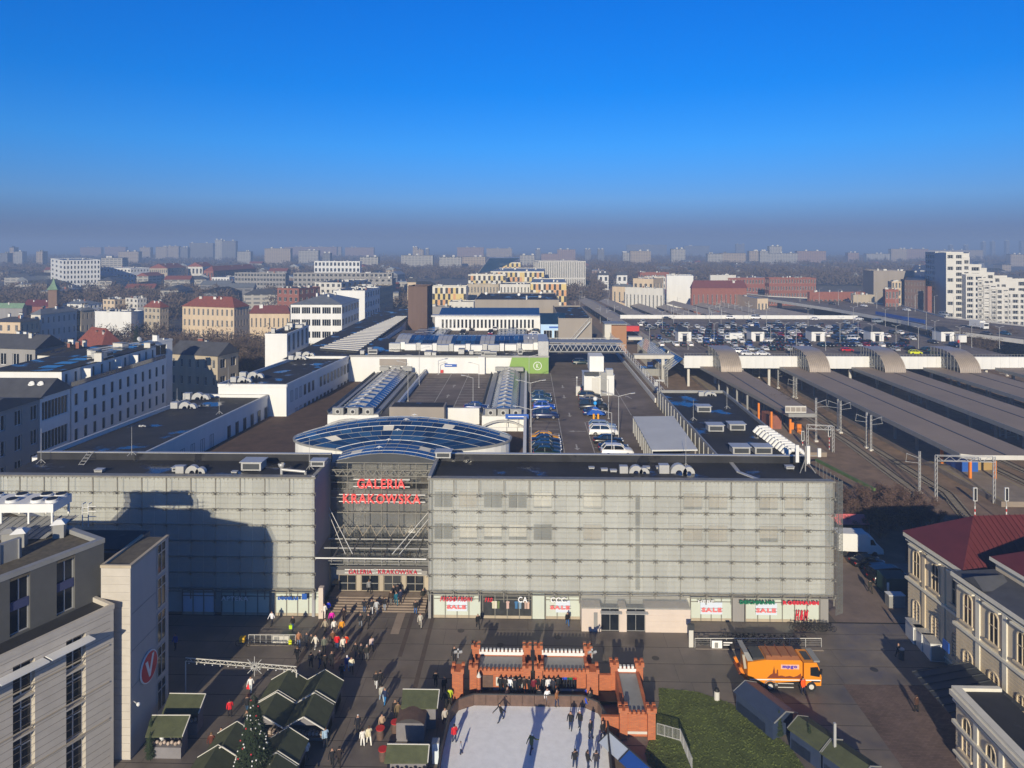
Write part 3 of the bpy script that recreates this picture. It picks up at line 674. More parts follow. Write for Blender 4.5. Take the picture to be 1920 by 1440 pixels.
def facade(bm, root, o, ang, width, z0, z1, cols, rows, ww, wh, wall, glass='glass_dark', fr='white', mull=1, rec=0.22, mx=None, base=0.0, top=0.0, parts=True, skip=None, transom=False, sill=0.0, blinds=0.0, name='window'):
    """wall with real openings; o origin (x,y) in root space; ang direction of the wall; windows become parts"""
    ca, sa = math.cos(ang), math.sin(ang)
    def T(x, y, z): return (o[0] + x * ca - y * sa, o[1] + x * sa + y * ca, z)
    if cols == 0 or rows == 0:
        bm.face([T(0,0,z0), T(width,0,z0), T(width,0,z1), T(0,0,z1)], wall); return
    zb, zt = z0 + base, z1 - top; mx = 0 if mx is None else mx
    cw = (width - 2 * mx) / cols; ch = (zt - zb) / rows
    if base > 0: bm.face([T(0,0,z0), T(width,0,z0), T(width,0,zb), T(0,0,zb)], wall)
    if top > 0: bm.face([T(0,0,zt), T(width,0,zt), T(width,0,z1), T(0,0,z1)], wall)
    if mx > 0:
        bm.face([T(0,0,zb), T(mx,0,zb), T(mx,0,zt), T(0,0,zt)], wall); bm.face([T(width-mx,0,zb), T(width,0,zb), T(width,0,zt), T(width-mx,0,zt)], wall)
    w = ww * cw if ww <= 1 else min(ww, cw); h = wh * ch if wh <= 1 else min(wh, ch)
    me = None
    for j in range(rows):
        for i in range(cols):
            xa = mx + i * cw; za = zb + j * ch
            if skip and skip(i, j): bm.face([T(xa,0,za), T(xa+cw,0,za), T(xa+cw,0,za+ch), T(xa,0,za+ch)], wall); continue
            x0 = xa + (cw - w) / 2; x1 = x0 + w; zz0 = za + (ch - h) * .5; zz1 = zz0 + h
            q = lambda a, b_, c, d: bm.face([T(a,0,c), T(b_,0,c), T(b_,0,d), T(a,0,d)], wall)
            if x0 > xa + 1e-3: q(xa, x0, za, za + ch); q(x1, xa + cw, za, za + ch)
            if h < ch - 1e-3: q(x0, x1, za, zz0); q(x0, x1, zz1, za + ch)
            bm.face([T(x0,0,zz0), T(x1,0,zz0), T(x1,rec,zz0), T(x0,rec,zz0)], wall); bm.face([T(x0,rec,zz1), T(x1,rec,zz1), T(x1,0,zz1), T(x0,0,zz1)], wall)
            bm.face([T(x0,0,zz0), T(x0,rec,zz0), T(x0,rec,zz1), T(x0,0,zz1)], wall); bm.face([T(x1,rec,zz0), T(x1,0,zz0), T(x1,0,zz1), T(x1,rec,zz1)], wall)
            bl = 0.0
            if blinds and RND.random() < blinds: bl = RND.choice((.3,.5,.8))
            me = win_mesh(w, h, glass, fr, mull, transom, bl)
            if parts: put(name, me, root, T(x0, rec, zz0), ang)
            if sill: bm.mesh([T(x0-.08,-sill,zz0-.12), T(x1+.08,-sill,zz0-.12), T(x1+.08,-sill,zz0-.003), T(x0-.08,-sill,zz0-.003), T(x0-.08,0,zz0-.12), T(x1+.08,0,zz0-.12), T(x1+.08,0,zz0-.003), T(x0-.08,0,zz0-.003)], [(0,1,2,3),(3,2,6,7),(0,4,5,1),(0,3,7,4),(1,5,6,2)], M.white)

def camfr(p):  # world -> camera frame (x, D)
    return (p[0] * CP + p[1] * SP, -p[0] * SP + p[1] * CP)
def ray_hit(P, ang, u):
    """distance from P along world direction ang until photo column u"""
    x, d = camfr(P); dx = math.cos(ang) * CP + math.sin(ang) * SP; dd = -math.cos(ang) * SP + math.sin(ang) * CP
    k = (u - CX) / F; return (k * d - x) / (dx - k * dd)

def roof_hip(w, d, z, h, over=.5, m='tile_red', ridge=None, gable=False):
    b = MB(); x0, x1, y0, y1 = -over, w + over, -over, d + over
    if w >= d:
        r = 0 if gable else min(d / 2 + over, (w + 2*over) / 2 - .2); a, c = (x0 + r, (y0 + y1) / 2, z + h),(x1 - r, (y0 + y1) / 2, z + h)
        vs = [(x0,y0,z),(x1,y0,z),(x1,y1,z),(x0,y1,z),a,c]; b.mesh(vs, [(0,1,5,4),(1,2,5),(2,3,4,5),(3,0,4),(3,2,1,0)], M[m])
    else:
        r = 0 if gable else min(w / 2 + over, (d + 2*over) / 2 - .2); a, c = ((x0 + x1) / 2, y0 + r, z + h),((x0 + x1) / 2, y1 - r, z + h)
        vs = [(x0,y0,z),(x1,y0,z),(x1,y1,z),(x0,y1,z),a,c]; b.mesh(vs, [(0,1,4),(1,2,5,4),(2,3,5),(3,0,4,5),(3,2,1,0)], M[m])
    return b
CH = {}
def chimney_mesh(i):
    if i not in CH:
        b = MB(); w, d, h = ((.5,.9,1.5),(.7,.7,1.2),(.6,1.5,1.7))[i % 3]; m = ('white', 'brick_far', 'offwhite')[i // 3 % 3]
        b.box(-w/2, w/2,-d/2, d/2,0, h, M[m]); b.box(-w/2-.08, w/2+.08,-d/2-.08, d/2+.08, h, h + .12, M.metal_grey); b.box(-w/3, w/3,-d/3, d/3, h + .12, h + .3, M.black); CH[i] = b.data('chimney')
    return CH[i]
UN = {}
def unit_mesh(i):
    if i not in UN:
        b = MB(); w, d, h = ((1.4,1.0,.9),(2.2,1.4,1.2),(1.0,1.0,1.3),(3.0,1.6,1.0))[i % 4]; m = M.metal_light if i < 4 else M.offwhite
        b.box(-w/2, w/2,-d/2, d/2,.15, h, m); b.box(-w/2-.07, w/2+.07,-d/2-.07, d/2+.07, h, h + .1, M.metal_grey); b.box(-w/2+.1, w/2-.1,-d/2-.02,-d/2-.003,.4, h - .2, M.metal_dark)
        b.box(-w/2,-w/2+.15,-d/2, d/2,0,.15, M.metal_dark); b.box(w/2-.15, w/2,-d/2, d/2,0,.15, M.metal_dark); UN[i] = b.data('roof_unit')
    return UN[i]
def dish_mesh():
    if 'd' not in UN:
        b = MB(); b.tube((0,0,0),(0,0,.9),.05, n=5, m=M.metal_grey)
        pr = [(0.02,.12),(.3,.09),(.5,.02),(.6,-.06)]; c = MB(); c.lathe(pr, 10,(0,0,0), M.white)
        rot = Matrix.Rotation(R(65),4, 'X'); c.v = [tuple(rot @ Vector(p) + Vector((0,-.15,1.1))) for p in c.v]; b.mesh(c.v, c.f, M.white, True); b.bar((0,-.1,1.1),(0,-.7,1.35),.04, m=M.metal_grey); UN['d'] = b.data('satellite_dish')
    return UN['d']
def clutter(root, w, d, z, n, kind='unit', r=None):
    r = r or RND
    for _ in range(n):
        x, y = r.uniform(.08,.92) * w, r.uniform(.12,.88) * d
        if kind == 'unit':
            c = r.random()
            if c < .2: put('satellite_dish', dish_mesh(), root, (x, y, z), r.uniform(-.5,.5))
            elif c < .4: put('chimney', chimney_mesh(r.randrange(9)), root, (x, y, z))
            else: put('roof_unit', unit_mesh(r.randrange(8)), root, (x, y, z), r.choice((0,1.57)))
        else: put('chimney', chimney_mesh(r.randrange(9)), root, (x, y, z), r.choice((0,1.57)))

def building(name, label, cat, uM, D, theta, uR, uL, vtop, wall='offwhite', style=None, roof='flat', roofm='roof_black', zbase=0.0, roofh=3.0, fR=None, fL=None, clut=4, group=None, over=.4, parts=True, h=None, maxd=60, lenR=None, lenL=None, band=None):
    """near corner M at column uM, distance D; right face runs at world angle theta, left face at theta+90; widths from the columns where they end"""
    P = WD(uM, D); w = lenR if lenR else ray_hit(P, theta, uR); d = lenL if lenL else ray_hit(P, theta + math.pi / 2, uL)
    w = max(3, min(abs(w),400)); d = max(3, min(abs(d),400)); z1 = h if h else ZV(vtop, D)
    root = thing(name, label, cat, (P.x, P.y, zbase), theta, group); H = z1 - zbase
    bm = MB(); wl = M[wall]
    fR = fR or dict(cols=0, rows=0, ww=.5, wh=.5); fL = fL or dict(cols=0, rows=0, ww=.5, wh=.5)
    facade(bm, root, (0,0),0, w, 0, H, wall=wl, parts=parts, **fR)
    facade(bm, root, (0, d),-math.pi / 2, d, 0, H, wall=wl, parts=parts, **fL)
    bm.face([(w,0,0),(w,d,0),(w,d,H),(w,0,H)], wl); bm.face([(w,d,0),(0,d,0),(0,d,H),(w,d,H)], wl)
    bm.build('wall', None, root)
    if roof == 'flat':
        b = MB(); b.face([(0,0,H-.35),(w,0,H-.35),(w,d,H-.35),(0,d,H-.35)], M[roofm])
        t = .25
        rim = [(-.05,-.05,w+.05,t),(-.05,d-t,w+.05,d+.05),(-.05,t,t,d-t),(w-t,t,w+.05,d-t)]
        b.build('roof', None, root); b = MB()
        for a in rim: b.box(a[0], a[2], a[1], a[3], H - .4, H + .05, wl)
        b.build('parapet', None, root)
        if clut: clutter(root, w, d, H - .35, clut)
    elif roof in ('hip', 'gable'):
        o = roof_hip(w, d, H, roofh, over, roofm, gable=roof == 'gable').build('roof', None, root)
        for _ in range(clut):
            if w >= d: x, y = RND.uniform(.2,.8) * w, d / 2 + RND.choice((-1,1)) * d * .12
            else: x, y = w / 2 + RND.choice((-1,1)) * w * .12, RND.uniform(.2,.8) * d
            put('chimney', chimney_mesh(RND.randrange(9)), root, (x, y, H + roofh * .62),0 if w < d else 1.57)
    return root, w, d, H

# ---- trees
def leafless(h, seed, n=900, spread=.42, m='twig', low=.25, size=1.0):
    r = random.Random(seed); b = MB(); tw = MB()
    b.tube((0,0,0),(r.uniform(-.2,.2), r.uniform(-.2,.2), h * .5), h * .022, h * .013,7, M.bark)
    tips = []
    for k in range(9):
        a = k * 2.4 + r.uniform(-.3,.3); z0 = h * (low + .04 * k); L = h * spread * r.uniform(.6,1)
        p0 = Vector((0,0, z0)); p1 = p0 + Vector((math.cos(a) * L * .6, math.sin(a) * L * .6, h * .22)); b.tube(p0, p1, h * .010, h * .005,5, M.bark)
        for q in range(4):
            a2 = a + r.uniform(-1,1); p2 = p1 + Vector((math.cos(a2), math.sin(a2), r.uniform(.3,1.3))) * h * .14; b.tube(p1, p2, h * .005, h * .002,4, M.bark, caps=False); tips.append((p1, p2))
    for _ in range(n):
        p1, p2 = r.choice(tips); p = p1.lerp(p2, r.uniform(.1,1.2)) + Vector((r.gauss(0,1), r.gauss(0,1), r.gauss(0,.8))) * h * .05
        d = Vector((r.gauss(0,1), r.gauss(0,1), abs(r.gauss(.5,.8)))).normalized() * h * r.uniform(.04,.11); s = d.cross(Vector((r.gauss(0,1), r.gauss(0,1),.3))).normalized() * h * .0035 * size
        tw.mesh([p - s, p + s, p + d], [(0,1,2)], M[m])
    return b.data('trunk'), tw.data('crown')
TREE = {}
def tree(label, x, y, h, kind='bare', z=0, group='leafless trees', name='bare_tree'):
    if kind not in TREE:
        if kind == 'bare': TREE[kind] = [leafless(10, s, 1300) for s in range(3)]
        elif kind == 'thick': TREE[kind] = [leafless(10, s + 10,2600,.5, size=1.5) for s in range(3)]
        elif kind == 'shrub': TREE[kind] = [leafless(10, s + 20,2600,.62, 'twig_red', .02,1.8) for s in range(2)]
        elif kind == 'far': TREE[kind] = [leafless(10, s + 30,420,.5, size=4.5) for s in range(4)]
        elif kind == 'conifer':
            out = []
            for s in range(2):
                r = random.Random(s + 50); b = MB(); t = MB(); b.tube((0,0,0),(0,0,9.6),.16,.02,6, M.bark)
                for _ in range(2600):
                    z = 10 * (1 - math.sqrt(r.random()) * .93); rad = (10 - z) * .25 * (0.75 + .25 * math.sin(z * 5)) * math.sqrt(r.uniform(.15,1)); a = r.uniform(0,6.283)
                    p = Vector((math.cos(a) * rad, math.sin(a) * rad, z)); d = Vector((math.cos(a), math.sin(a),-.35)) * r.uniform(.25,.6); sd = Vector((-math.sin(a), math.cos(a), r.uniform(-.5,.5))) * r.uniform(.08,.16)
                    t.mesh([p - sd, p + sd, p + d], [(0,1,2)], M.needle)
                out.append((b.data('trunk'), t.data('crown')))
            TREE[kind] = out
    a, c = RND.choice(TREE[kind]); t = thing(name, label, 'tree', (x, y, z), RND.uniform(0,6), group)
    s = h / 10; w = s * RND.uniform(.9,1.15); t.scale = (w, w, s)
    put('trunk', a, t); put('crown', c, t); return t

# ---- cars
defm('paint', (.5,.5,.5), rough=0.28, metal=0.1, var=0.0, obcol=True, spec=.6)
defm('car_glass', (0.012,0.014,0.018), rough=0.06, var=0, spec=.9); defm('rim', (.4,.4,.42), rough=.35, metal=.8, var=0)
defm('tail_light', (.35,.01,.01), rough=.3, var=0); defm('head_light', (.75,.77,.8), rough=.15, var=0)
CARS = {}
CARK = {  # length, half width, profile of lower body (x, z), roof profile (x, z) front -> back ; nose at -x
    'hatchback': (4.1,.88, [(-2.05,.45),(-2.0,.68),(-1.75,.80),(-1.0,.93),(1.9,.98),(2.05,.85),(2.05,.4)], [(-1.0,.93),(-.45,1.40),(.1,1.48),(1.2,1.45),(1.85,.98)]),
    'saloon': (4.6,.9, [(-2.3,.42),(-2.26,.64),(-2.0,.76),(-1.1,.90),(1.5,.96),(2.2,.93),(2.3,.8),(2.3,.4)], [(-1.1,.90),(-.5,1.36),(.2,1.43),(.9,1.38),(1.6,.95)]),
    'estate': (4.65,.9, [(-2.32,.42),(-2.28,.66),(-2.0,.80),(-1.15,.94),(2.15,1.0),(2.32,.85),(2.32,.4)], [(-1.15,.94),(-.55,1.42),(.2,1.5),(1.7,1.48),(2.2,1.0)]),
    'suv': (4.7,.95, [(-2.35,.5),(-2.3,.82),(-2.05,.98),(-1.15,1.08),(2.2,1.12),(2.35,.95),(2.35,.5)], [(-1.15,1.08),(-.6,1.6),(.2,1.7),(1.7,1.68),(2.2,1.12)]),
    'van': (5.3,1.0, [(-2.65,.5),(-2.6,.9),(-2.35,1.1),(-1.9,1.2),(2.6,1.25),(2.65,1.0),(2.65,.5)], [(-1.9,1.2),(-1.3,1.9),(-.8,2.02),(2.45,2.0),(2.6,1.25)]),
}
def car_parts(kind):
    if kind in CARS: return CARS[kind]
    L, hw, low, top = CARK[kind]; out = {}
    b = MB(); n = len(low)
    def prof(ps, w0, w1, z0):    # closed shell: side outline with curved flanks
        pass
    # lower body: rows across the width at each profile point with rounded shoulders
    secs = []
    for x, z in low:
        t = abs(x) / (L / 2); w = hw * (1 - .10 * max(0, t - .75) / .25)
        secs.append([(x, -w * .96,.25),(x, -w, .5 if z > .55 else z),(x, -w * .97, max(z - .06,.3)),(x, -w * .84, z),(x, 0, z + .03),(x, w * .84, z),(x, w * .97, max(z - .06,.3)),(x, w, .5 if z > .55 else z),(x, w * .96,.25)])
    k = 9; vs = [p for s in secs for p in s]; fs = [(i * k + j, (i + 1) * k + j, (i + 1) * k + j + 1, i * k + j + 1) for i in range(n - 1) for j in range(k - 1)]
    fs += [tuple(range(k - 1,-1,-1)), tuple((n - 1) * k + j for j in range(k))]; b.mesh(vs, fs, M.paint, True)
    # roof slab + pillars
    def trow(x, z, zb): 
        f = (z - zb) / (top[2][1] - zb + 1e-6); w = hw * (.86 - .16 * max(0, min(1, f))); return w
    zb = top[0][1]; rf = [p for p in top[1:-1]]
    vs = []; 
    for x, z in rf: w = trow(x, z, zb); vs += [(x, -w, z),(x, -w * .8, z + .05),(x, w * .8, z + .05),(x, w, z),(x, w, z - .05),(x, -w, z - .05)]
    m_ = len(rf); b.mesh(vs, [(i*6+j, (i+1)*6+j, (i+1)*6+(j+1)%6, i*6+(j+1)%6) for i in range(m_-1) for j in range(6)] + [(0,1,2,3,4,5), tuple((m_-1)*6+j for j in (5,4,3,2,1,0))], M.paint, False)
    for s in (-1,1):
        for (xa, za),(xb, zb_) in ((top[0], top[1]),(top[-1], top[-2])): b.bar((xa, s * hw * .86, za),(xb, s * trow(xb, zb_, zb), zb_),.08,.08, M.paint)
        xm = (top[1][0] + top[-2][0]) / 2; b.bar((xm, s * hw * .865, zb),(xm, s * hw * .715, top[2][1] - .03),.07,.05, M.paint)
        b.box(top[0][0] + .1, top[0][0] + .32, s * hw * 1.0 - (.02 if s > 0 else .16), s * hw * 1.0 + (.16 if s > 0 else .02), zb + .05, zb + .2, M.paint)
    out['body'] = b.data('body')
    g = MB(); vs = []; q = [(x, z - .03) for x, z in top]
    for x, z in q: w = trow(x, z, zb) * .97; vs += [(x, -w, z),(x, w, z)]
    t_ = len(q); g.mesh(vs, [(i*2,(i+1)*2,(i+1)*2+1, i*2+1) for i in (0, t_ - 2)], M.car_glass)
    for s in (0,1):
        f = list(range(s, 2 * t_, 2)); g.mesh(vs, [tuple(f) if s else tuple(f[::-1])], M.car_glass)
    out['windows'] = g.data('windows')
    w_ = MB(); w_.tube((0,-.11,0),(0,.11,0),.33, n=14, m=M.rubber); out['tyre'] = w_.data('tyre')
    w_ = MB(); w_.tube((0,-.125,0),(0,.125,0),.2, n=10, m=M.rim); out['rim'] = w_.data('rim')
    h = MB(); h.box(-.06,.10,-.2,.2,-.07,.07, M.head_light); out['headlight'] = h.data('headlight')
    h = MB(); h.box(-.06,.05,-.16,.16,-.1,.1, M.tail_light); out['tail_light'] = h.data('tail_light')
    # single mesh for cars too small to show parts
    o = MB(); 
    for nm in ('body', 'windows'):
        me = out[nm]; o2 = [tuple(v.co) for v in me.vertices]; base = len(o.v); o.v += o2
        for p in me.polygons: o.f.append(tuple(base + i for i in p.vertices)); o.mi.append(o.slot(me.materials[p.material_index])); o.sm.append(p.use_smooth)
    for x in (-L * .31, L * .29):
        for s in (-1,1): o.tube((x, s * (hw - .2),.32),(x, s * (hw + .01),.32),.32, n=8, m=M.rubber)
    for s in (-1,1): o.box(-L/2 - .01,-L/2 + .12, s * hw * .68 - .18, s * hw * .68 + .18,.58,.70, M.head_light); o.box(L/2 - .08, L/2 + .012, s * hw * .72 - .15, s * hw * .72 + .15,.68,.84, M.tail_light)
    out['whole'] = o.data('car'); CARS[kind] = out; return out
def car(kind, label, loc, rz, color, group=None, detail=True, name='parked_car'):
    p = car_parts(kind); L, hw = CARK[kind][:2]
    if not detail:
        o = put(name, p['whole'], None, loc, rz, color=color); tag(o, label, 'van' if kind == 'van' else 'car', group); return o
    t = thing(name, label, 'van' if kind == 'van' else 'car', loc, rz, group)
    put('body', p['body'], t, color=color); put('windows', p['windows'], t)
    for x in (-L * .31, L * .29):
        for s in (-1,1): w = put('wheel', p['tyre'], t, (x, s * (hw - .1),.33)); put('rim', p['rim'], w)
    for s in (-1,1): put('headlight', p['headlight'], t, (-L/2 + .06, s * hw * .66,.66)); put('tail_light', p['tail_light'], t, (L/2 - .04, s * hw * .72,.78))
    return t
CARCOL = [('white', '#e6e6e4', 9),('silver', '#a9adb0', 8),('black', '#101114', 9),('dark blue', '#12254a', 9),('dark grey', '#3a3d42', 8),('blue', '#1c4f8f', 4),('red', '#96151b', 2),('teal', '#1d4450', 3),('beige', '#8f8672', 1)]
def rcol(r): return r.choices(CARCOL, [c[2] for c in CARCOL])[0]

# ---- street lamps and masts
def lamp(label, x, y, z, h, arms=((1.8,0),), group='lamp posts', r=.08, name='lamp_post'):
    t = thing(name, label, 'lamp post', (x, y, z),0, group)
    b = MB(); b.tube((0,0,0),(0,0, h), r, r * .6,8, M.metal_light); b.box(-.18,.18,-.18,.18,0,.15, M.metal_grey); b.build('pole', None, t)
    for L, a in arms:
        dx, dy = math.cos(a), math.sin(a); b = MB(); b.tube((0,0, h - .05),(dx * L, dy * L, h + .45),.045, n=6, m=M.metal_light); b.build('arm', None, t)
        b = MB(); b.bar((dx * L, dy * L, h + .42),(dx * (L + .7), dy * (L + .7), h + .52),.28,.1, M.metal_light); b.build('lamp_head', None, t)
    return t
# --- roofs, wings and car decks behind the front blocks
LZ = 15.0
core = thing('mall_podium', 'low mall podium with brown gravel roof and walls under the roof-top car park', 'shopping mall', (0,0,0))
b = MB(); b.prism([(-53.5,91.6),(24.6,92.2),(24.6,165),(-43.5,165),(-46.5,131),(-50,131)], 0,12.9, M.white, mat('gravel_roof', (0.095,0.058,0.040), rough=.95, var=.3, scale=.5, bump=.3)); b.build('wall', None, core)
b = MB(); b.prism([(-24.5,126.5),(-8.9,126.5),(-8.9,165),(-24.5,165)], 12.91, LZ, M.white, M.asphalt_deck); b.prism([(-0.2,92.2),(24.9,92.2),(24.9,240),(-0.2,240)], 12.95 - 12.9, LZ, M.taupe, M.asphalt_deck); b.build('parking_deck', None, core)
# painted bays
pb = MB()
for y in [131 + k * 2.6 for k in range(12)]:
    pb.box(-23.8,-18.6, y, y + .12, LZ + .003, LZ + .007); pb.box(-14.2,-9.2, y, y + .12, LZ + .003, LZ + .007)
for y in [97 + k * 2.6 for k in range(27)]:
    pb.box(0.2,5.2, y, y + .12, LZ + .003, LZ + .007)
    if y < 170 and not 121 < y < 124: pb.box(10.2,15.0, y, y + .12, LZ + .003, LZ + .007)
for x, y0, y1 in ((5.4,93,166),(9.9,93,120),(18.8,125,200),(-18.5,130,164),(-14.3,130,164)): pb.box(x, x + .12, y0, y1, LZ + .008, LZ + .012)
pb.build('bay_marking', M.road_paint, core, kind='stuff')
def arrow(x, y, a, z=LZ):
    b = MB(); b.mesh([(-.12,-1.5,0),(.12,-1.5,0),(.12,.5,0),(-.12,.5,0),(-.45,.5,0),(.45,.5,0),(0,1.5,0)], [(0,1,2,3),(4,5,6)]); b.build('arrow_marking', M.road_paint, core, (x, y, z + .014), a)
for x, y, a in ((7.6,150, R(180)),(7.4,140, R(180)),(7.6,125, R(180)),(7.5,105, R(180)),(-16.3,150,0),(-16.5,140,0),(20.5,140,.3),(12,134,.2),(8.2,114, R(90))): arrow(x, y, a)

# west wing A and B: long low roofs along the street
def wing(label, pts, z, zb=0):
    t = thing('mall_wing', label, 'shopping mall', (0,0,0)); b = MB(); b.prism(pts, zb, z - .5, M.white, M.roof_black); b.build('wall', None, t)
    b = MB(); n = len(pts)
    for i in range(n):
        p, q = pts[i], pts[(i + 1) % n]; b.bar((*p, z - .22),(*q, z - .22),.3,.55, M.white); b.bar((*p, z + .09),(*q, z + .09),.4,.06, M.metal_light)
    b.build('parapet', None, t); return t
A = [(-66.9,92.7),(-53.7,91.55),(-50.4,131.0),(-63.9,131.6)]
wa = wing('black-roofed mall wing with blue-shaded white wall and tall windows, nearest the front block', [(-67.5,91.55),(-53.7,91.55),(-50.4,131.0),(-63.9,131.3)], 17.0)
wb = wing('black-roofed mall wing with a bright white end wall, stepping up beyond the lower wing', [(-60.2,131.35),(-46.8,131.2),(-43.6,164.8),(-55.9,164.8)], 19.0)
def wing_windows(root, p, q, zs, n, hh, ww=1.1):
    a = math.atan2(q[1] - p[1], q[0] - p[0]); L = math.hypot(q[0] - p[0], q[1] - p[1]); me = win_mesh(ww, hh, 'glass_dark', 'metal_grey', 1)
    nx, ny = math.sin(a),-math.cos(a)
    for z in zs:
        for i in range(n):
            if (i * 3 + int(z)) % 11 == 0: continue
            s = L * (i + .5) / n; put('window', me, root, (p[0] + math.cos(a) * s + nx * .06, p[1] + math.sin(a) * s + ny * .06, z), a)
wing_windows(wa, (-53.7,93),(-50.4,131),(12.6,8.8),14,2.3); wing_windows(wb, (-46.8,132),(-43.6,164.8),(15.2,11.3),16,2.2)
def duct(x, y, z, s=1.0, kind=0, rz=0.0, label=None):
    t = thing('roof_duct', label, 'roof duct', (x, y, z), rz, 'silver ducts on the black roofs')
    b = MB()
    if kind == 0:      # half round elbows
        n = 8
        for o, r in ((0,1.1),(1.3,.8)):
            for i in range(n):
                t0, t1 = math.pi * i / n, math.pi * (i + 1) / n
                b.mesh([(o + (-math.cos(t0)) * r, -.4, math.sin(t0) * r * 1.1),(o - math.cos(t1) * r, -.4, math.sin(t1) * r * 1.1),(o - math.cos(t1) * r, .4, math.sin(t1) * r * 1.1),(o - math.cos(t0) * r, .4, math.sin(t0) * r * 1.1)], [(0,1,2,3)])
                b.mesh([(o - math.cos(t0) * r, -.4, math.sin(t0) * r * 1.1),(o - math.cos(t1) * r, -.4, math.sin(t1) * r * 1.1),(o - math.cos(t1) * r * .4,-.4, math.sin(t1) * r * .4),(o - math.cos(t0) * r * .4,-.4, math.sin(t0) * r * .4)], [(0,1,2,3)])
        b.v = [(x_ * s, y_ * s, z_ * s) for x_, y_, z_ in b.v]; b.build('elbow', M.metal_light, t)
        b = MB(); b.box(-2.6 * s, -1.3 * s, -.5 * s, .5 * s, 0,1.1 * s); b.build('fan_box', M.metal_light, t)
    else:
        b.box(-1.1 * s, 1.1 * s, -.8 * s, .8 * s, .15,1.0 * s); b.box(-1.25 * s, 1.25 * s, -.95 * s, .95 * s, 1.0 * s, 1.08 * s); b.box(-.9 * s, .9 * s, -.84 * s, -.802 * s, .3,.85 * s, M.metal_dark); b.build('housing', M.metal_light, t)
        b = MB(); b.box(-1 * s, -.8 * s, -.7 * s, .7 * s, 0,.15); b.box(.8 * s, 1 * s, -.7 * s, .7 * s, 0,.15); b.build('foot_rail', M.metal_dark, t)
    return t
DL = [ # u, v(base), z, scale, kind, label
 (362,886,17,1.0,0, 'silver half-round duct on the left front roof beside a square box'),(476,880,17,1.3,1, 'wide silver louvred box on the left front roof'),(187,886,17,.5,1, 'small silver box near the left end of the front roof'),(440,888,17,.35,1, 'tiny silver hood at the edge of the left front roof'),(598,874,17.6,.9,1, 'white box at the corner where the left roof meets the glass dome'),
 (336,884,17,.7,1, 'square silver box left of the half-round duct'),(1192,886,17,1.0,0, 'silver half-round duct on the right front roof, left of the centre'),(1272,886,17,1.2,0, 'large silver half-round duct on the right front roof'),(832,858,17.9,1.0,1, 'white box on the inner corner of the right front roof'),
 (1109,880,17,.35,1, 'thin upright silver vent on the right front roof'),(1133,884,17,.4,1, 'silver vent with a side arm on the right front roof'),(1150,886,17,.4,1, 'small ribbed silver vent on the right front roof'),(1212,880,17,.4,1, 'first of two small ribbed vents right of the duct'),(1236,880,17,.4,1, 'second of two small ribbed vents right of the duct'),(1480,880,17,.5,1, 'white rounded hood near the right end of the front roof'),
 (1318,760+12,17,1.2,1, 'silver louvred box on the right wing roof, the farthest'),(1340,808,17,1.2,1, 'silver louvred box in the middle of the right wing roof'),(1380,806,17,1.2,1, 'silver louvred box near the ducts on the right wing roof'),(1387,850,17,1.2,1, 'large square silver box on the right wing roof, left of its twin'),(1428,850,17,1.2,1, 'large square silver box on the right wing roof, next to the white pipes'),(1328,742,17,.9,0, 'silver half-round duct at the far end of the right wing roof'),
 (348,765,17,1.2,0, 'pair of pale half-round ducts on the near left wing roof'),(372,748,17,1.3,0, 'larger pale duct dome at the far end of the near left wing'),(455,716,19,1.1,0, 'pale duct pair near the end wall of the second left wing'),(475,708,19,1.3,0, 'white duct dome on the second left wing'),(575,668,19,1.2,0, 'white ducts at the far end of the second left wing'),(560,674,19,1.1,0, 'lower white duct at the far end of the second left wing'),(268,800,17,.3,0, 'small white bent pipe on the near left wing roof')]
for u, v, z, s, k, lb in DL: p = W(u, v, z); duct(p.x, p.y, z, s * (.8 if k == 0 else .9), k, 0, lb)
# bent silver exhaust pipe with flared mouth
t = thing('exhaust_pipe', 'shiny silver exhaust pipe with a flared mouth at the corner of the left front roof', 'exhaust pipe', (-29.4,85.2,17.0)); b = MB(); b.tube((-1.6,0,0),(-1.6,0,1.0),.18); b.lathe([(.18,1.0),(.35,1.2),(.45,1.5),(.3,1.6)], 10,(-1.6,0,0)); b.build('mouth', M.metal_light, t); b = MB(); b.tube((-1.6,0,.8),(1.4,0,.55),.18); b.tube((1.4,0,.55),(1.4,.2,0),.18); b.build('pipe', M.metal_light, t)
# ladder over the rear parapet
t = thing('roof_ladder', 'small metal ladder leaning over the rear parapet of the left front roof', 'ladder', (-59,90.0,17)); b = MB(); b.bar((-.35,-1.2,0),(-.35,.9,1.2),.06); b.bar((.35,-1.2,0),(.35,.9,1.2),.06); b.build('rail', M.metal_light, t)
for k in range(5): b = MB(); q = k / 4.5 + .05; b.bar((-.35,-1.2 + 2.1 * q, 1.2 * q),(.35,-1.2 + 2.1 * q, 1.2 * q),.05); b.build('rung', M.metal_light, t)
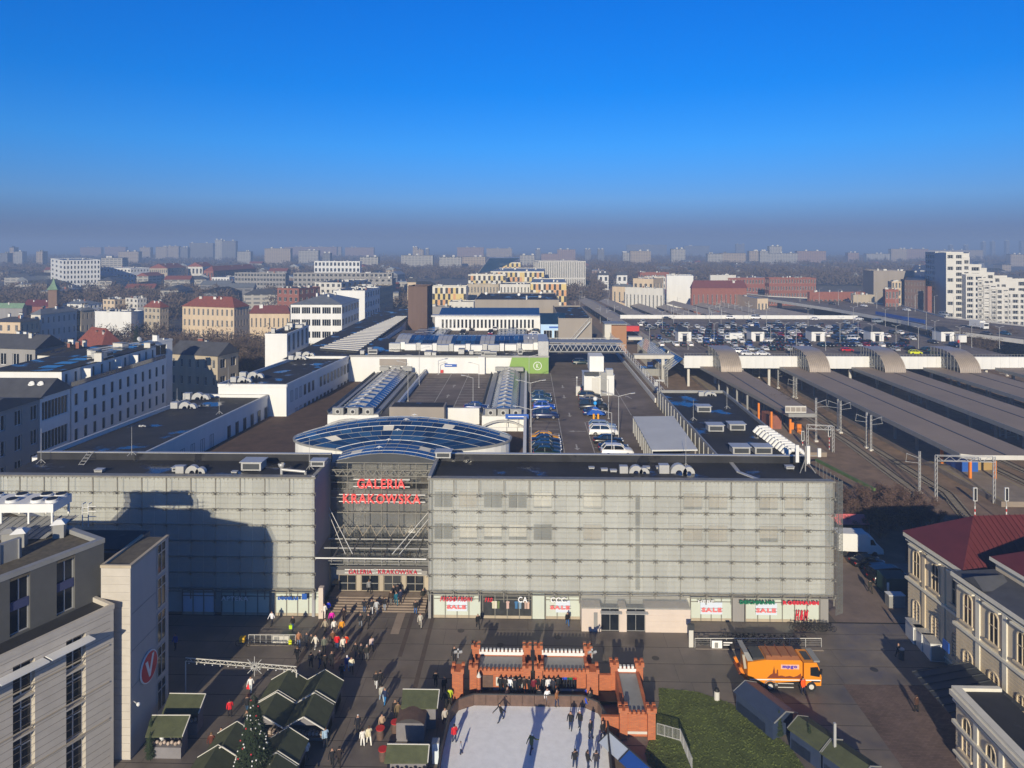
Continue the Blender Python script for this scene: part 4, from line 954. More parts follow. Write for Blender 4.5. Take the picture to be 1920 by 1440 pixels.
# lightning masts
def rod(u, v, z, h, label):
    p = W(u, v, z); t = thing('lightning_rod', label, 'lightning rod', (p.x, p.y, z),0, 'thin lightning rods on the mall roofs'); b = MB(); b.tube((0,0,0),(0,0, h),.04,.02,5); b.build('rod', M.metal_light, t)
    b = MB()
    for k in range(3): a = k * 2.09; b.bar((0,0,.5),(.6 * math.cos(a),.6 * math.sin(a),0),.05)
    b.build('tripod', M.metal_light, t)
for a in ((77,868,17,4.6, 'lightning rod at the outer rear corner of the left front roof'),(247,853,17.9,3.8, 'lightning rod behind the rear parapet of the left front roof'),(580,880,17,4, 'lightning rod beside the exhaust pipe'),(411,776,17,3.2, 'lightning rod at the far end of the near left wing'),(428,722,19,3.6, 'lightning rod at the near end of the second left wing'),(332,754,17,2.6, 'lightning rod at the street edge of the near left wing'),(1286,876,17,4, 'lightning rod on the right front roof beside the large duct'),(1300,788,17,3.4, 'lightning rod on the right wing roof'),(1363,766,17,3.4, 'lightning rod on the platform edge of the right wing roof')): rod(*a)

# right wing with panelled side and white pipe bank
rw = thing('mall_wing', 'black-roofed mall wing on the platform side with grey panelled flank', 'shopping mall', (0,0,0))
b = MB(); RWP = [(25.8,92.2),(37.3,92.2),(38.3,135),(25.8,135)]; b.prism(RWP, 0,17.0, M.grey_wall, M.roof_black); b.build('wall', None, rw)
b = MB()
for i in range(4): p, q = RWP[i], RWP[(i + 1) % 4]; b.bar((*p, 17.25),(*q, 17.25),.25,.5, M.metal_grey)
b.build('parapet', None, rw)
for k in range(17): b = MB(); y = 92.6 + k * 2.5; b.box(25.62,25.78, y + .06, y + 2.44,12.0,17.3, M.grey_wall); b.build('wall_panel', None, rw)
b = MB()
for k in range(18): y = 92.6 + k * 2.5; b.box(25.5,25.62, y - .06, y + .06,12,17.3)
b.build('fin', M.metal_light, rw)
t = thing('pipe_bank', 'row of curved white ventilation pipes on the edge of the right wing roof', 'ventilation pipes', (0,0,0))
for k in range(11):
    p = W(1433 + k * 6.2,812 + k * 4.4,17.0); b = MB(); b.tube((p.x - 1.6, p.y, 17.1),(p.x - .9, p.y, 17.9),.3, n=8); b.tube((p.x - .9, p.y, 17.9),(p.x + .5, p.y, 17.9),.3, n=8); b.tube((p.x + .5, p.y, 17.9),(p.x + .9, p.y, 17.1),.3, n=8); b.build('pipe', M.white, t)
t = thing('antenna_cluster', 'three white mobile antennas on a small mast at the right end of the front roof', 'antenna', (35.6,88.5,17)); b = MB(); b.tube((0,0,0),(0,0,3.2),.08)
for dx, dy in ((-1,-.8),(1,-.8),(0,1)): b.bar((dx, dy, 0),(0,0,1.6),.07)
b.bar((-1.4,0,2),(1.9,0,2),.07); b.build('mast', M.metal_grey, t)
for dx, z0, z1 in ((-1.1,1.2,3.4),(.3,1.0,3.3),(1.7,1.9,3.0)): b = MB(); b.box(dx - .2, dx + .2,-.25,-.05, z0, z1); b.build('antenna', M.white, t)
b = MB()
pts = [W(1365,860,17.05), W(1385,885,17.05), W(1425,900,17.05)]
for p, q in zip(pts, pts[1:]): b.bar(p, q, .5,.12)
tag(b.build('cable_tray', M.metal_light), 'bent silver cable tray crossing the right front roof', 'cable tray')

# carport with white sheet roof
t = thing('carport', 'long carport with a pale sheet roof on slim posts beside the right wing', 'carport', (0,0, LZ)); q = [W(1222,845,17.7), W(1308,844,17.7), W(1263,781,17.7), W(1187,782,17.7)]
b = MB(); b.prism([(p.x, p.y) for p in q], 2.6,2.8); b.build('roof', mat('pale_sheet', (.60,.60,.57), rough=.6, var=.06, scale=.3), t)
for k in range(11):
    f = k / 10; p = q[0].lerp(q[3], f); b = MB(); b.box(p.x, p.x + .16, p.y + .1, p.y + .26,0,2.58); b.build('post', M.metal_light, t)
b = MB(); b.box(q[0].x + 6.0, q[0].x + 6.2,95,112,0,2.55, M.taupe); b.build('rear_wall', None, t)

# skylight strips with side vents
def skylight(x0, x1, y0, y1, label):
    t = thing('skylight_strip', label, 'skylight', (0,0,0)); b = MB(); b.box(x0, x1, y0, y1,12.95,15.3, M.white); b.build('base_wall', None, t)
    xm = (x0 + x1) / 2; w = (x1 - x0) / 2 - 1.3; n = 24; zc = lambda x: 15.6 + 1.0 * (1 - ((x - xm) / w) ** 2)
    g = MB()
    for i in range(n):
        ya, yb = y0 + 1.2 + (y1 - y0 - 1.4) * i / n, y0 + 1.2 + (y1 - y0 - 1.4) * (i + 1) / n
        for k in range(4):
            xa, xb = xm - w + 2 * w * k / 4, xm - w + 2 * w * (k + 1) / 4; p = MB(); m = M.dome_glass if not (k in (1,2) and i % 2) else M.blind
            p.mesh([(xa + .05, ya + .05, zc(xa)),(xb - .05, ya + .05, zc(xb)),(xb - .05, yb - .05, zc(xb)),(xa + .05, yb - .05, zc(xa))], [(0,1,2,3)], m); p.build('glass_pane', None, t)
            g.bar((xa, ya, zc(xa) - .03),(xb, ya, zc(xb) - .03),.1 if i % 2 else .2,.08)
        if i % 2: s = MB(); s.mesh([(xm - .5,(ya + yb) / 2,16.75),(xm, (ya + yb) / 2 - .5,16.75),(xm + .5,(ya + yb) / 2,16.75),(xm, (ya + yb) / 2 + .5,16.75),(xm, (ya + yb) / 2,16.95)], [(0,1,4),(1,2,4),(2,3,4),(3,0,4)]); s.build('star_strut', M.white, t)
    for k in range(5): x = xm - w + 2 * w * k / 4; g.bar((x, y0 + 1.2, zc(x)),(x, y1 - .2, zc(x)),.1,.1)
    g.build('glazing_bar', M.metal_light, t)
    s = MB()
    for xx, s_ in ((x0 + .1,-1),(x1 - .1,1)): s.box(min(xx, xx - s_ * 1.1), max(xx, xx - s_ * 1.1), y0, y1,15.3,15.5, M.metal_grey); s.box(min(xx - s_ * 1.1, xx - s_ * 1.2), max(xx - s_ * 1.1, xx - s_ * 1.2), y0, y1,15.5,15.9, M.metal_dark)
    s.build('gutter', None, t)
    n2 = 24; vm = MB(); vm.mesh([(-.1,-.7,0),(.5,-.7,.9),(.5,.7,.9),(-.1,.7,0),(.6,-.7,.8),(.6,.7,.8),(.1,-.7,-.1),(.1,.7,-.1)], [(0,1,2,3),(1,4,5,2),(4,6,7,5),(0,6,4,1),(3,2,5,7)]); vme = vm.data('vent_flap', M.metal_dark)
    for i in range(n2):
        y = y0 + 1 + (y1 - y0 - 2) * (i + .5) / n2; o = put('vent_flap', vme, t, (x1 - .1, y, 15.0)); o = put('vent_flap', vme, t, (x0 + .1, y, 15.0), math.pi)
    for k in range(3):
        x = x0 + (x1 - x0) * (k + .7) / 3.4; f = MB(); f.box(x - 1, x + 1, y0 - .1, y0 + .9,15.3,16.6, M.metal_grey); f.tube((x, y0 - .25,15.95),(x, y0 - .11,15.95),.52, n=12, m=M.metal_light); f.tube((x, y0 - .3,15.95),(x, y0 - .26,15.95),.3, n=10, m=M.black); f.build('fan', None, t)
        f = MB(); f.box(x - 1.1, x + 1.1, y1 - 1, y1 + .2,16,16.9, M.metal_grey); f.build('vent_housing', None, t)
    a = MB(); 
    for i in range(8):
        xa, xb = x0 + (x1 - x0) * i / 8, x0 + (x1 - x0) * (i + 1) / 8; za, zb = [13.6 + 1.2 * (1 - ((x - xm) / (xm - x0)) ** 2) for x in (xa, xb)]; a.bar((xa, y0 - 1.2, za),(xb, y0 - 1.2, zb),.5,.25, M.metal_light)
    a.box(x0, x1, y0 - 1.3, y0 - 1.1,12.95,13.6, M.white); a.build('arched_gable', None, t)
skylight(-36.3,-27.0,122.8,163.4, 'glass skylight strip left of the small car deck, with dark vent flaps'); skylight(-8.3,-0.6,122.6,163.6, 'glass skylight strip between the small car deck and the long car park')
b = MB(); b.box(-25.0,-24.6,126,165,12.9,15.9, M.white); b.box(-25.05,-24.55,126,165,15.9,15.98, M.metal_light); b.build('deck_parapet', None, core)
b = MB(); b.box(-0.75,-.25,92.2,164.9,12.9,15.8, M.white); b.build('deck_parapet', None, core)
b = MB(); p = W(729,783,13); b.box(-25.2,-15.2,123.5,127.5,12.95,16.6, M.taupe); b.box(-24.9,-15.5,123.8,127.2,16.61,16.65, M.roof_black); tag(b.build('plant_house'), 'low taupe plant room with open black roof in front of the small car deck', 'plant room')
b = MB(); b.box(-15.15,-9,125.9,126.4,12.95,15.9, M.white); b.build('deck_parapet', None, core)
ts = thing('blue_sign', 'blue direction sign with white line on posts in front of the right skylight', 'sign', (-1.9,120.9,13)); b = MB(); b.box(-2.1,2.0,-.06,.06,2.3,3.1, M.blue); b.build('board', None, ts); b = MB(); b.box(-1.6,1.3,-.09,-.065,2.62,2.76, M.sign_white); b.build('lettering', None, ts)
for x in (-1.9,0,1.8): b = MB(); b.box(x - .05, x + .05,.07,.15,0,2.9, M.metal_light); b.build('post', None, ts)

# back block with the white wall, green panel and arched skylights
bb = thing('mall_block', 'wide white rear mall block with a green panel, blue sign and black roof', 'shopping mall', (0,0,0))
b = MB(); b.prism([(-43.2,165.2),(5.0,165.2),(5.0,197),(-43.2,197)], 0,19.0, M.white, M.roof_black); b.build('wall', None, bb)
b = MB(); b.box(-43.4,5.1,164.95,165.3,18.9,19.3, M.metal_grey); b.box(-12,-10.4,164.0,165.0,12.9,19.1, M.white); b.build('cornice', None, bb)
b = MB(); b.mesh([(-4.9,164.9,15.05),(4.95,164.9,15.05),(4.95,164.9,18.9),(-3.9,164.9,18.9),(-4.9,165.1,15.05),(4.95,165.1,15.05),(4.95,165.1,18.9),(-3.9,165.1,18.9)], [(0,1,2,3),(0,4,5,1),(3,2,6,7),(1,5,6,2),(0,3,7,4)]); gp = b.build('green_panel', M.green, bb)
b = MB()
for k in range(20):
    t0, t1 = 2 * math.pi * k / 20,2 * math.pi * (k + 1) / 20; b.bar((2.3 + .95 * math.cos(t0),164.85,16.9 + .95 * math.sin(t0)),(2.3 + .95 * math.cos(t1),164.85,16.9 + .95 * math.sin(t1)),.12)
b.build('logo_ring', M.sign_white, gp); lettering('K', .7,1.0, M.sign_white, gp, (1.95,164.86,16.4))
b = MB(); b.box(-20.2,-17.3,164.9,165.15,16.6,17.2, M.blue); b.box(-20,-18.4,164.87,164.895,16.83,16.98, M.sign_white); tag(b.build('blue_sign'), 'small blue parking sign on the long white wall', 'sign')
b = MB(); b.box(-21.2,-20.5,164.9,165.15,15.1,15.8, M.red); tag(b.build('red_sign'), 'small red fire sign low on the long white wall', 'sign')
b = MB(); b.box(-36,-29.5,164.7,165.15,16.9,18.4, M.taupe); b.build('louvre_panel', None, bb)
at = thing('arched_skylight', 'curved band of blue glass and white ventilation boxes on the rear black roof', 'skylight', (0,0,0)); 
for i in range(30):
    x = -35.5 + i * 1.27; y = 189 - 5 * math.sin(math.pi * i / 29) * 0 ; 
    for k in range(4):
        y0, y1 = 176 + k * 4.2 + (abs(i - 15) / 15) ** 2 * 3,176 + (k + 1) * 4.2 + (abs(i - 15) / 15) ** 2 * 3; z0, z1 = 19.5 + 2 * math.sin(math.pi * k / 4.5),19.5 + 2 * math.sin(math.pi * (k + 1) / 4.5)
        b = MB(); b.mesh([(x + .05, y0 + .05, z0),(x + 1.22, y0 + .05, z0),(x + 1.22, y1 - .05, z1),(x + .05, y1 - .05, z1)], [(0,1,2,3)], M.dome_glass if (i // 3) % 3 else M.metal_light); b.build('glass_pane', None, at)
for i in range(9):
    x = -36 + i * 4.3; y = 173 + (abs(i - 4) / 4) ** 2 * 3; b = MB(); b.box(x, x + 2.9, y, y + 2,19.05,20.6, M.white if i % 3 else M.metal_light); b.box(x + 3, x + 4.1, y + .2, y + 1.5,19.05,20.9, M.metal_light if i % 2 else M.white); b.build('vent_housing', None, at)
b = MB(); b.box(-36,2.7,176.5,194,19.02,19.4, M.metal_grey); b.build('kerb', None, at)
rr = random.Random(3)
for i in range(10): 
    o = put('roof_unit', unit_mesh(i % 4), bb, (rr.uniform(-42,-38) if i < 3 else rr.uniform(-34,3), rr.uniform(166,171),19.0), rr.choice((0,1.57)))
# footbridge with two trusses
fb = thing('footbridge', 'grey steel footbridge with twin lattice trusses across the long car park', 'footbridge', (0,0,0)); b = MB(); b.box(3.5,23.5,168,180,19.6,19.9, M.metal_dark); b.build('deck', None, fb)
for y in (168,180):
    b = MB(); b.box(3.5,24, y - .1, y + .1,19.9,20.0); b.box(3.5,24, y - .1, y + .1,21.5,21.65)
    for k in range(14): x = 3.8 + k * 1.45; b.bar((x, y, 20),(x + .72, y, 21.5),.12); b.bar((x + .72, y, 21.5),(x + 1.45, y, 20),.12)
    b.build('truss', M.metal_light, fb)
b = MB(); b.box(4,23.8,171,177,21.5,21.7, M.metal_grey); b.box(2.5,5,167,181,19,22.5, M.metal_light); b.build('roof', None, fb)
# far dark retaining wall below the bridge, plant tower on the deck
pt = thing('plant_tower', 'boxy white plant room with a grey ladder strip standing among the parked cars', 'plant room', (11.6,141.5, LZ)); b = MB(); b.box(0,6.2,0,5.5,0,4.1, M.white); b.box(-.1,6.3,-.1,5.6,4.1,4.2, M.metal_light); b.build('wall', None, pt)
b = MB(); b.box(1.5,4.5,4,9,4.2,7.4, M.white); b.build('upper_room', None, pt); b = MB(); b.box(3.4,4.6,-.4,-.02,0,4.8, M.metal_grey); b.build('service_duct', None, pt)
b = MB(); b.box(1.6,3.2,-.06,-.01,.2,3.6, M.offwhite); b.build('door', None, pt); b = MB(); b.box(0,3,-.9,-.2,4.25,4.9, M.metal_dark); b.box(4.6,6,0,2,4.2,5.3, M.metal_light); b.build('machinery', None, pt)
pk = thing('pay_machine', 'small pay machine with a red side beside the white plant room', 'pay machine', (9.9,141, LZ)); b = MB(); b.box(0,.9,0,.7,0,1.9, M.offwhite); b.build('housing', None, pk); b = MB(); b.box(.91,1.05,0,.7,.2,1.6, M.red); b.build('side_panel', None, pk); b = MB(); b.tube((.2,.3,1.9),(.2,.3,3.6),.05); b.blob((.2,.3,3.7),.2); b.build('lamp', M.white, pk)

# ramp wall and railing on the platform side
rm = thing('ramp_railing', 'long pale parapet with a white tube railing beside the long car park', 'railing', (0,0,0)); b = MB(); b.box(24.95,25.25,135.1,228,15,15.9, M.offwhite); b.box(26.9,27.2,128,228,14.4,15.9, M.offwhite); b.box(25.25,26.9,135.1,228,14.2,14.9, M.asphalt_deck); b.box(26.2,27.1,136,228,0,14.3, M.grey_wall); b.build('parapet', None, rm)
for k in range(26): b = MB(); y = 136 + k * 3.6; b.tube((27.05, y, 15.9),(27.05, y, 17.3),.05, n=5); b.build('post', M.white, rm)
for z in (16.3,16.8,17.3): b = MB(); b.tube((27.05,136, z),(27.05,227, z),.05, n=5); b.build('rail', M.white, rm)
so = thing('stair_tower', 'plain orange-brown stair tower with a white side at the head of the ramp', 'stair tower', (25.3,226,0)); b = MB(); b.box(2.2,7.2,0,8,0,19.5, mat('ochre_wall', (.36,.19,.10), rough=.8, var=.06)); b.build('wall', None, so); b = MB(); b.box(0,2.2,0,6,8,19.8, M.offwhite); b.build('lift_shaft', None, so); b = MB(); b.box(-.1,7.4,-.1,8.1,19.81,20.1, M.metal_grey); b.build('roof', None, so)
b = MB(); b.tube((25.6,133.8,17.3),(25.6,133.8,20.2),.07); b.box(24.9,26.6,133.7,133.9,19.5,19.8); b.box(24.6,25.3,133.6,133.8,18.6,19.4); tag(b.build('camera_mast', M.metal_light), 'short mast with cameras at the rear corner of the right wing', 'camera mast')

# second car deck and the buildings round it
d2 = thing('mall_block', 'rear white mall hall with tall narrow windows behind the second small car deck', 'shopping mall', (0,0,0))
b = MB(); b.prism([(-60,165.1),(-43.25,165.1),(-43.25,232),(-49,300),(-63,300)], 0,18.2, M.white, M.roof_black); b.prism([(-43.2,197.05),(9.5,197.05),(9.5,232),(-43.2,232)], 0,17.0, M.white, M.asphalt_deck); b.build('wall', None, d2)
bm = MB(); facade(bm, d2,(-31.7,232.02),0,36,17,21.6,24,1,.55,2.9, M.white, 'glass_dark', 'metal_grey', 0, mx=2); bm.box(-31.7,4.3,232.3,246,17,21.6, M.white); bm.build('hall_wall', None, d2)
b = MB(); b.box(-33,4.4,231.9,236,21.61,22.1, M.metal_light); b.mesh([(-31,236.1,21.7),(4,236.1,21.7),(4,245,23.6),(-31,245,23.6)], [(0,1,2,3)], M.dome_glass); b.build('roof', None, d2)
for x0, x1, n in ((-36.5,-26.5, 'sky'),(-9.5,-0.8, 'sky2')):
    t = thing('skylight_strip', 'sloping skylight beside the second small car deck, ' + ('on its left' if n == 'sky' else 'on its right'), 'skylight', (0,0,0))
    for i in range(14):
        for k in range(3):
            b = MB(); xa, xb = x0 + (x1 - x0) * k / 3, x0 + (x1 - x0) * (k + 1) / 3; y = 199 + i * 2.2; b.box(xa + .1, xb - .1, y + .1, y + 2.1,17.3 + (1 if k == 1 else .5),17.45 + (1 if k == 1 else .5), M.dome_glass if (i + k) % 3 else M.metal_light); b.build('glass_pane', None, t)
    b = MB(); b.box(x0 - .4, x1 + .4,198.5,230.5,17.05,17.7, M.metal_grey); b.build('kerb', None, t)
en = thing('deck_entrance', 'pale blue rooftop entrance with a dark glass front on the rear car deck', 'entrance', (4.0,214,17)); b = MB(); b.box(0,7.6,0,10,0,4.4, mat('pale_blue', (.42,.60,.80), rough=.5, var=.03)); b.build('wall', None, en); b = MB(); b.mesh([(-.2,-.6,4.45),(7.8,-.6,4.45),(7.8,4,7.4),(-.2,4,7.4),(-.2,4.1,4.45),(7.8,4.1,4.45)], [(0,1,2,3),(0,3,4),(1,5,2)], M.glass_blue); b.build('glass_roof', None, en)
for x in (.9,4.2): window_box(en, x, x + 2.6,0.02,2.4,-.05, 'glass_dark', 2, 'white', 'door')
b = MB(); b.box(2.6,5.6,-.1,-.03,3.1,3.6, M.blue); b.build('sign', None, en)
building('taupe_building', 'huge windowless taupe block behind the rear mall hall', 'building', 890,262,0,1048,840,562, wall='taupe', lenL=40, clut=6)
building('taupe_building', 'plain taupe annexe with an outside stair beside the rear car deck', 'building', 1047,212,0,1110,1000,597, wall='taupe', lenL=45, clut=0)
b = MB(); p0, p1 = WD(1068,211,15.5), WD(1106,211,22.5); b.bar(p0, p1,1.0,.4, M.metal_light)
for k in range(9): q = p0.lerp(p1, k / 8); b.bar(q, q + Vector((0,0,1.3)),.07, m=M.metal_light)
b.bar(p0 + Vector((0,0,1.3)), p1 + Vector((0,0,1.3)),.08, m=M.metal_light); tag(b.build('outside_stair'), 'straight metal stair climbing the plain taupe annexe', 'stair')
tw = building('brown_tower', 'plain dark brown square tower at the end of the mall roofs', 'building', 801,250, R(88),806,765,537, wall='brown_wall', lenR=11, clut=0)
# white rooftop slats over the far left wing
ws = thing('slatted_roof', 'long roof of pale metal slats along the street side of the far mall wing', 'roof', (0,0,0)); 
pA, pB, pC, pD = W(600,652,18.9), W(672,657,18.9), W(765,592,18.9), W(745,592,18.9)
for k in range(26):
    f = k / 26; f2 = (k + .55) / 26; b = MB(); a0 = pA.lerp(pD, f); a1 = pB.lerp(pC, f); c1 = pB.lerp(pC, f2); c0 = pA.lerp(pD, f2); b.prism([(a0.x, a0.y),(a1.x, a1.y),(c1.x, c1.y),(c0.x, c0.y)], 18.8,19.0, M.offwhite); b.build('slat', None, ws)
b = MB(); b.prism([(p.x, p.y) for p in (pA, pB, pC, pD)], 18.21,18.55, M.metal_dark); b.build('base', None, ws)
for u, v in ((1170,0),): pass
for u, v, s in ((1147,782,1),(1368 - 0,0,0)):
    pass

# ---- cars on the decks
NEARCARS = [ # u, v of the wheel line, kind, colour name, hex, z, nose angle
 (1130,731, 'saloon', 'white', '#e8e6e0'),(1103,738, 'estate', 'black', '#14161c'),(1105,747, 'estate', 'dark grey', '#2b3038'),(1107,755, 'saloon', 'beige', '#8f8270'),(1112,768, 'van', 'dark grey', '#20252c'),(1114,779, 'hatchback', 'dark blue', '#0f2c5c'),
 (1129,805, 'estate', 'silver blue', '#8fa0b4'),(1131,815, 'suv', 'white', '#e4e4e2'),(1140,832, 'saloon', 'black', '#10131a'),(1150,845, 'saloon', 'dark blue', '#182c48'),(1157,854, 'suv', 'white', '#e6e6e6'),
 (1014,746, 'hatchback', 'teal', '#1c3a44'),(1015,754, 'hatchback', 'blue grey', '#32506a'),(1020,767, 'hatchback', 'bright blue', '#1a4fb0'),(1022,784, 'suv', 'dark blue', '#1a2a52'),
 (1022,826, 'saloon', 'yellow', '#d79a1e'),(1024,833, 'saloon', 'navy', '#101d38'),(1024,841, 'saloon', 'dark teal', '#16303a'),(1024,848, 'estate', 'dark blue', '#22344c'),(1026,856, 'hatchback', 'dark green', '#12302c'),(1090,683, 'estate', 'dark green', '#1c3236')]
NEXTTO = ['at the near right corner of the plant room', 'second in the row beside the plant room', 'third in the row beside the plant room', 'fourth in the right-hand row, between two dark ones', 'behind the blue entrance booth', 'hard against the blue entrance booth',
 'second row from the carport, behind the white off-roader', 'first of the near right-hand rows, beside the carport lamp', 'just in front of the carport', 'squeezed behind the nearest white car', 'nearest the front parapet beside the carport', 'farthest in the left-hand bays by the skylight', 'second in the left-hand bays by the skylight', 'third in the left-hand bays', 'with a bright windscreen glint, near end of the upper left bays',
 'first of the near left-hand bays', 'beside the yellow car', 'third in the near left-hand bays', 'fourth in the near left-hand bays', 'nearest the front parapet on the left', 'alone in the shade under the footbridge']
for (u, v, k, cn, cx), w in zip(NEARCARS, NEXTTO):
    p = W(u, v, LZ); kn = {'suv': 'off-roader', 'estate': 'estate car', 'saloon': 'saloon', 'hatchback': 'hatchback', 'van': 'van'}[k]
    car(k, '%s %s %s' % (cn, kn, w),(p.x, p.y, LZ + .015), R(180) if u > 1060 or True else 0, cx, 'cars on the long mall car park')
for u, v, k, cn, cx, w in ((868,628, 'suv', 'dark grey', '#3a3e42', 'front left on the second small car deck'),(885,619, 'saloon', 'black', '#15161a', 'behind the dark off-roader on the second small deck'),(899,616, 'saloon', 'black', '#202226', 'at the back wall of the second small deck'),(919,634, 'hatchback', 'red', '#c01f30', 'on the second small car deck'),(920,626, 'hatchback', 'dark blue', '#1a2636', 'behind the red hatchback'),(928,620, 'hatchback', 'white', '#dddddd', 'behind the red hatchback at the hall wall'),(1002,637, 'saloon', 'white', '#e8e8e8', 'nearest beside the right skylight of the rear deck'),(1004,630, 'saloon', 'white', '#dfe0e2', 'second beside the right skylight of the rear deck'),(1006,624, 'saloon', 'dark', '#24262b', 'farthest beside the right skylight of the rear deck')):
    p = W(u, v, 17); car(k, '%s %s %s' % (cn, {'suv': 'off-roader'}.get(k, k), w),(p.x, p.y, 17.01), R(90) if u < 960 else R(180), cx, 'cars on the rear mall deck')
p = W(893,768, LZ); car('saloon', 'dark blue saloon alone at the near edge of the small empty car deck', (p.x, p.y, LZ + .015), R(180), '#12306a', 'cars on the long mall car park')
# blue booth with umbrella-like sign
t = thing('blue_booth', 'small bright blue pyramid booth with a round white sign on top between parked cars', 'booth', (*W(1116,782, LZ).xy, LZ)); b = MB(); b.mesh([(-1.6,-1.2,.7),(1.6,-1.2,.7),(1.6,1.2,.7),(-1.6,1.2,.7),(0,0,2.0)], [(0,1,4),(1,2,4),(2,3,4),(3,0,4)]); b.build('canopy', M.blue, t)
b = MB(); b.tube((0,0,0),(0,0,2.6),.08, m=M.metal_light); b.build('pole', None, t); b = MB(); b.blob((0,0,3.3),.42, M.white, n=10); b.build('globe', None, t); b = MB(); b.blob((0,0,2.5),.35, mat('cyan', (.03,.35,.8), var=0)); b.build('ring', None, t)
for s in (-.4,.4): b = MB(); b.box(s - .15, s + .15,-1.4,-1.1,0,.9, mat('amber', (.75,.35,.02), var=0)); b.build('bollard', None, t)
# deck lamps
for u, v, h, arms, lb in ((1160,825,7,((1.9,0),(1.9, math.pi)), 'double-arm lamp post beside the carport'),(1141,785,7,((1.9, math.pi),), 'lamp post between the upper right-hand cars'),(1147,857,6.5,((2.2, math.pi), ), 'lamp post at the near corner of the carport with a green tag'),(995,800,7.5,((1.9,0),(1.9, math.pi)), 'double-arm lamp post by the right skylight'),(992,735,7.5,((1.9,0), ), 'lamp post at the middle of the right skylight'),(996,857,7,((2,0),(2, math.pi)), 'lamp post with green tag by the near left-hand cars'),(765,752,7.5,((1.6, math.pi),), 'lamp post at the near end of the left skylight'),(786,722,8,((1.6,0),), 'lamp post halfway along the left skylight'),(887,762,5.5,((1.6, math.pi),), 'lamp post at the near right corner of the small empty deck'),(898,727,5,((1.6, math.pi),), 'lamp post halfway along the small empty deck'),(822,702,2.5,((1,0),), 'low lamp post at the long white wall')):
    p = W(u, v, LZ); lamp(lb, p.x, p.y, LZ, h, arms, 'lamp posts on the mall car decks', r=.07)
# --- hotels, houses and the far city
def gr(cols, rows, ww=.5, wh=.55, **k): return dict(cols=cols, rows=rows, ww=ww, wh=wh, **k)
defm('hotel_grey', (0.10,0.10,0.095), rough=.8, var=.08, scale=1)
defm('hotel_stone', (0.50,0.46,0.40), rough=.8, var=.08, scale=.8)
defm('spandrel', (0.05,0.06,0.14), rough=.5, var=.1)
defm('gravel', (0.11,0.095,0.07), rough=.95, var=.35, scale=2)
TH = R(152.7)
# lower stone part
hotel, hw_, hd_, hH = building('hotel', 'stone-faced hotel with tall recessed windows and dark grey attic in the near corner', 'hotel', 213,60.05, TH, 100,-400,1133, wall='hotel_stone', lenR=22, lenL=30,
    fL=gr(7,4,.40,.96, rec=.55, mull=1, fr='offwhite', transom=True, base=1.5, top=1.2, mx=1.2), clut=0)
# stone joints as recessed courses, sunshade ledge
b = MB()
for k in range(22):
    z = .7 + k * .62
    b.box(-.012,.0,.3, hd_ - .02, z, z + .025)
b.build('stone_joint', mat('joint_tan', (.20,.17,.14), var=.1), hotel, kind='stuff')
for k in range(8): b = MB(); b.box(-1.1,-.06,2.2 + k * 3.6,5.6 + k * 3.6,12.75,12.85); b.build('sunshade', M.white, hotel)
b = MB()
for z in (4.6,7.8,11.0): b.box(-.07,-.015,0.4, hd_ - .5, z, z + .1)
b.build('string_course', M.beige, hotel)
for z_, i in ((12.0,0),): pass
# dark top storey
P = WD(195,62.0); top = thing('hotel', 'dark grey hotel attic with gravel roof and two tall bluish windows', 'hotel', (P.x, P.y, 0), TH); bm = MB()
facade(bm, top, (0,28),-math.pi / 2,28,14.0,19.3,7,1,.42,.92, M.hotel_grey, 'glass_dark', 'metal_light', 1, mx=1.5, rec=.3)
facade(bm, top, (0,0),0,16,14.0,19.3,0,0,0,0, M.hotel_grey); bm.face([(0,28,14),(16,28,14),(16,28,19.3),(0,28,19.3)], M.hotel_grey); bm.build('wall', None, top)
b = MB(); b.box(.02,16,.02,28,18.7,18.9); b.build('roof', M.gravel, top)
b = MB(); b.box(-.06,.45,-.06,28,19.0,19.4); b.box(.45,16,-.06,.45,19.0,19.4); b.build('parapet', M.metal_grey, top)
for i in range(7): b = MB(); y = 28 - 1.5 - (i + .5) * 25 / 7; b.box(.1,.28, y - .72, y + .72,16.2,16.9); b.build('spandrel', M.spandrel, top)
b = MB(); b.box(3.6,4.0,5.0,28,18.9,20.6); b.build('screen_wall', M.metal_grey, top)
for k in range(12): b = MB(); b.box(3.5,3.58,5.2 + k * 1.5,5.3 + k * 1.5,18.9,20.6); b.build('screen_fin', M.metal_light, top)
ch = thing('chiller', 'large white roof chiller with four black fans on the hotel', 'chiller', (0,0,0)); c0 = WD(55,66,19.6); ch.location = (c0.x, c0.y, 19.6); ch.rotation_euler = (0,0, R(2))
b = MB(); b.box(-5,3.2,-1.4,1.4,1.1,1.9); b.build('housing', M.white, ch)
for x in (-4.8,-1.8,.8,3.0):
    b = MB(); b.box(x - .08, x + .08,-1.3,-1.15,0,1.1); b.box(x - .08, x + .08,1.15,1.3,0,1.1); b.build('leg', M.white, ch)
for x in (-3.6,-1.2,1.2,2.6)[:4]:
    for y in (-.65,.7): b = MB(); b.tube((x, y, 1.9),(x, y, 2.15),.55, n=12, m=M.white); b.tube((x, y, 2.151),(x, y, 2.2),.47, n=12, m=M.black); b.build('fan', None, ch)
top.name = 'attic'; adopt(top, hotel)
sh = thing('roof_shelter', 'sloping grey sheet roof under the white chiller on the hotel', 'roof', (*WD(70,64.3,19.0).xy, 19.0), R(5)); b = MB(); b.mesh([(-6,-1.6,0),(1.5,-1.6,0),(3,1.5,.9),(-5,1.5,.9)], [(0,1,2,3)]); 
for k in range(12): b.bar((-5.5 + k * .65,-1.6,.04),(-4.5 + k * .65,1.5,.94),.06)
b.build('sheet', M.metal_grey, sh)
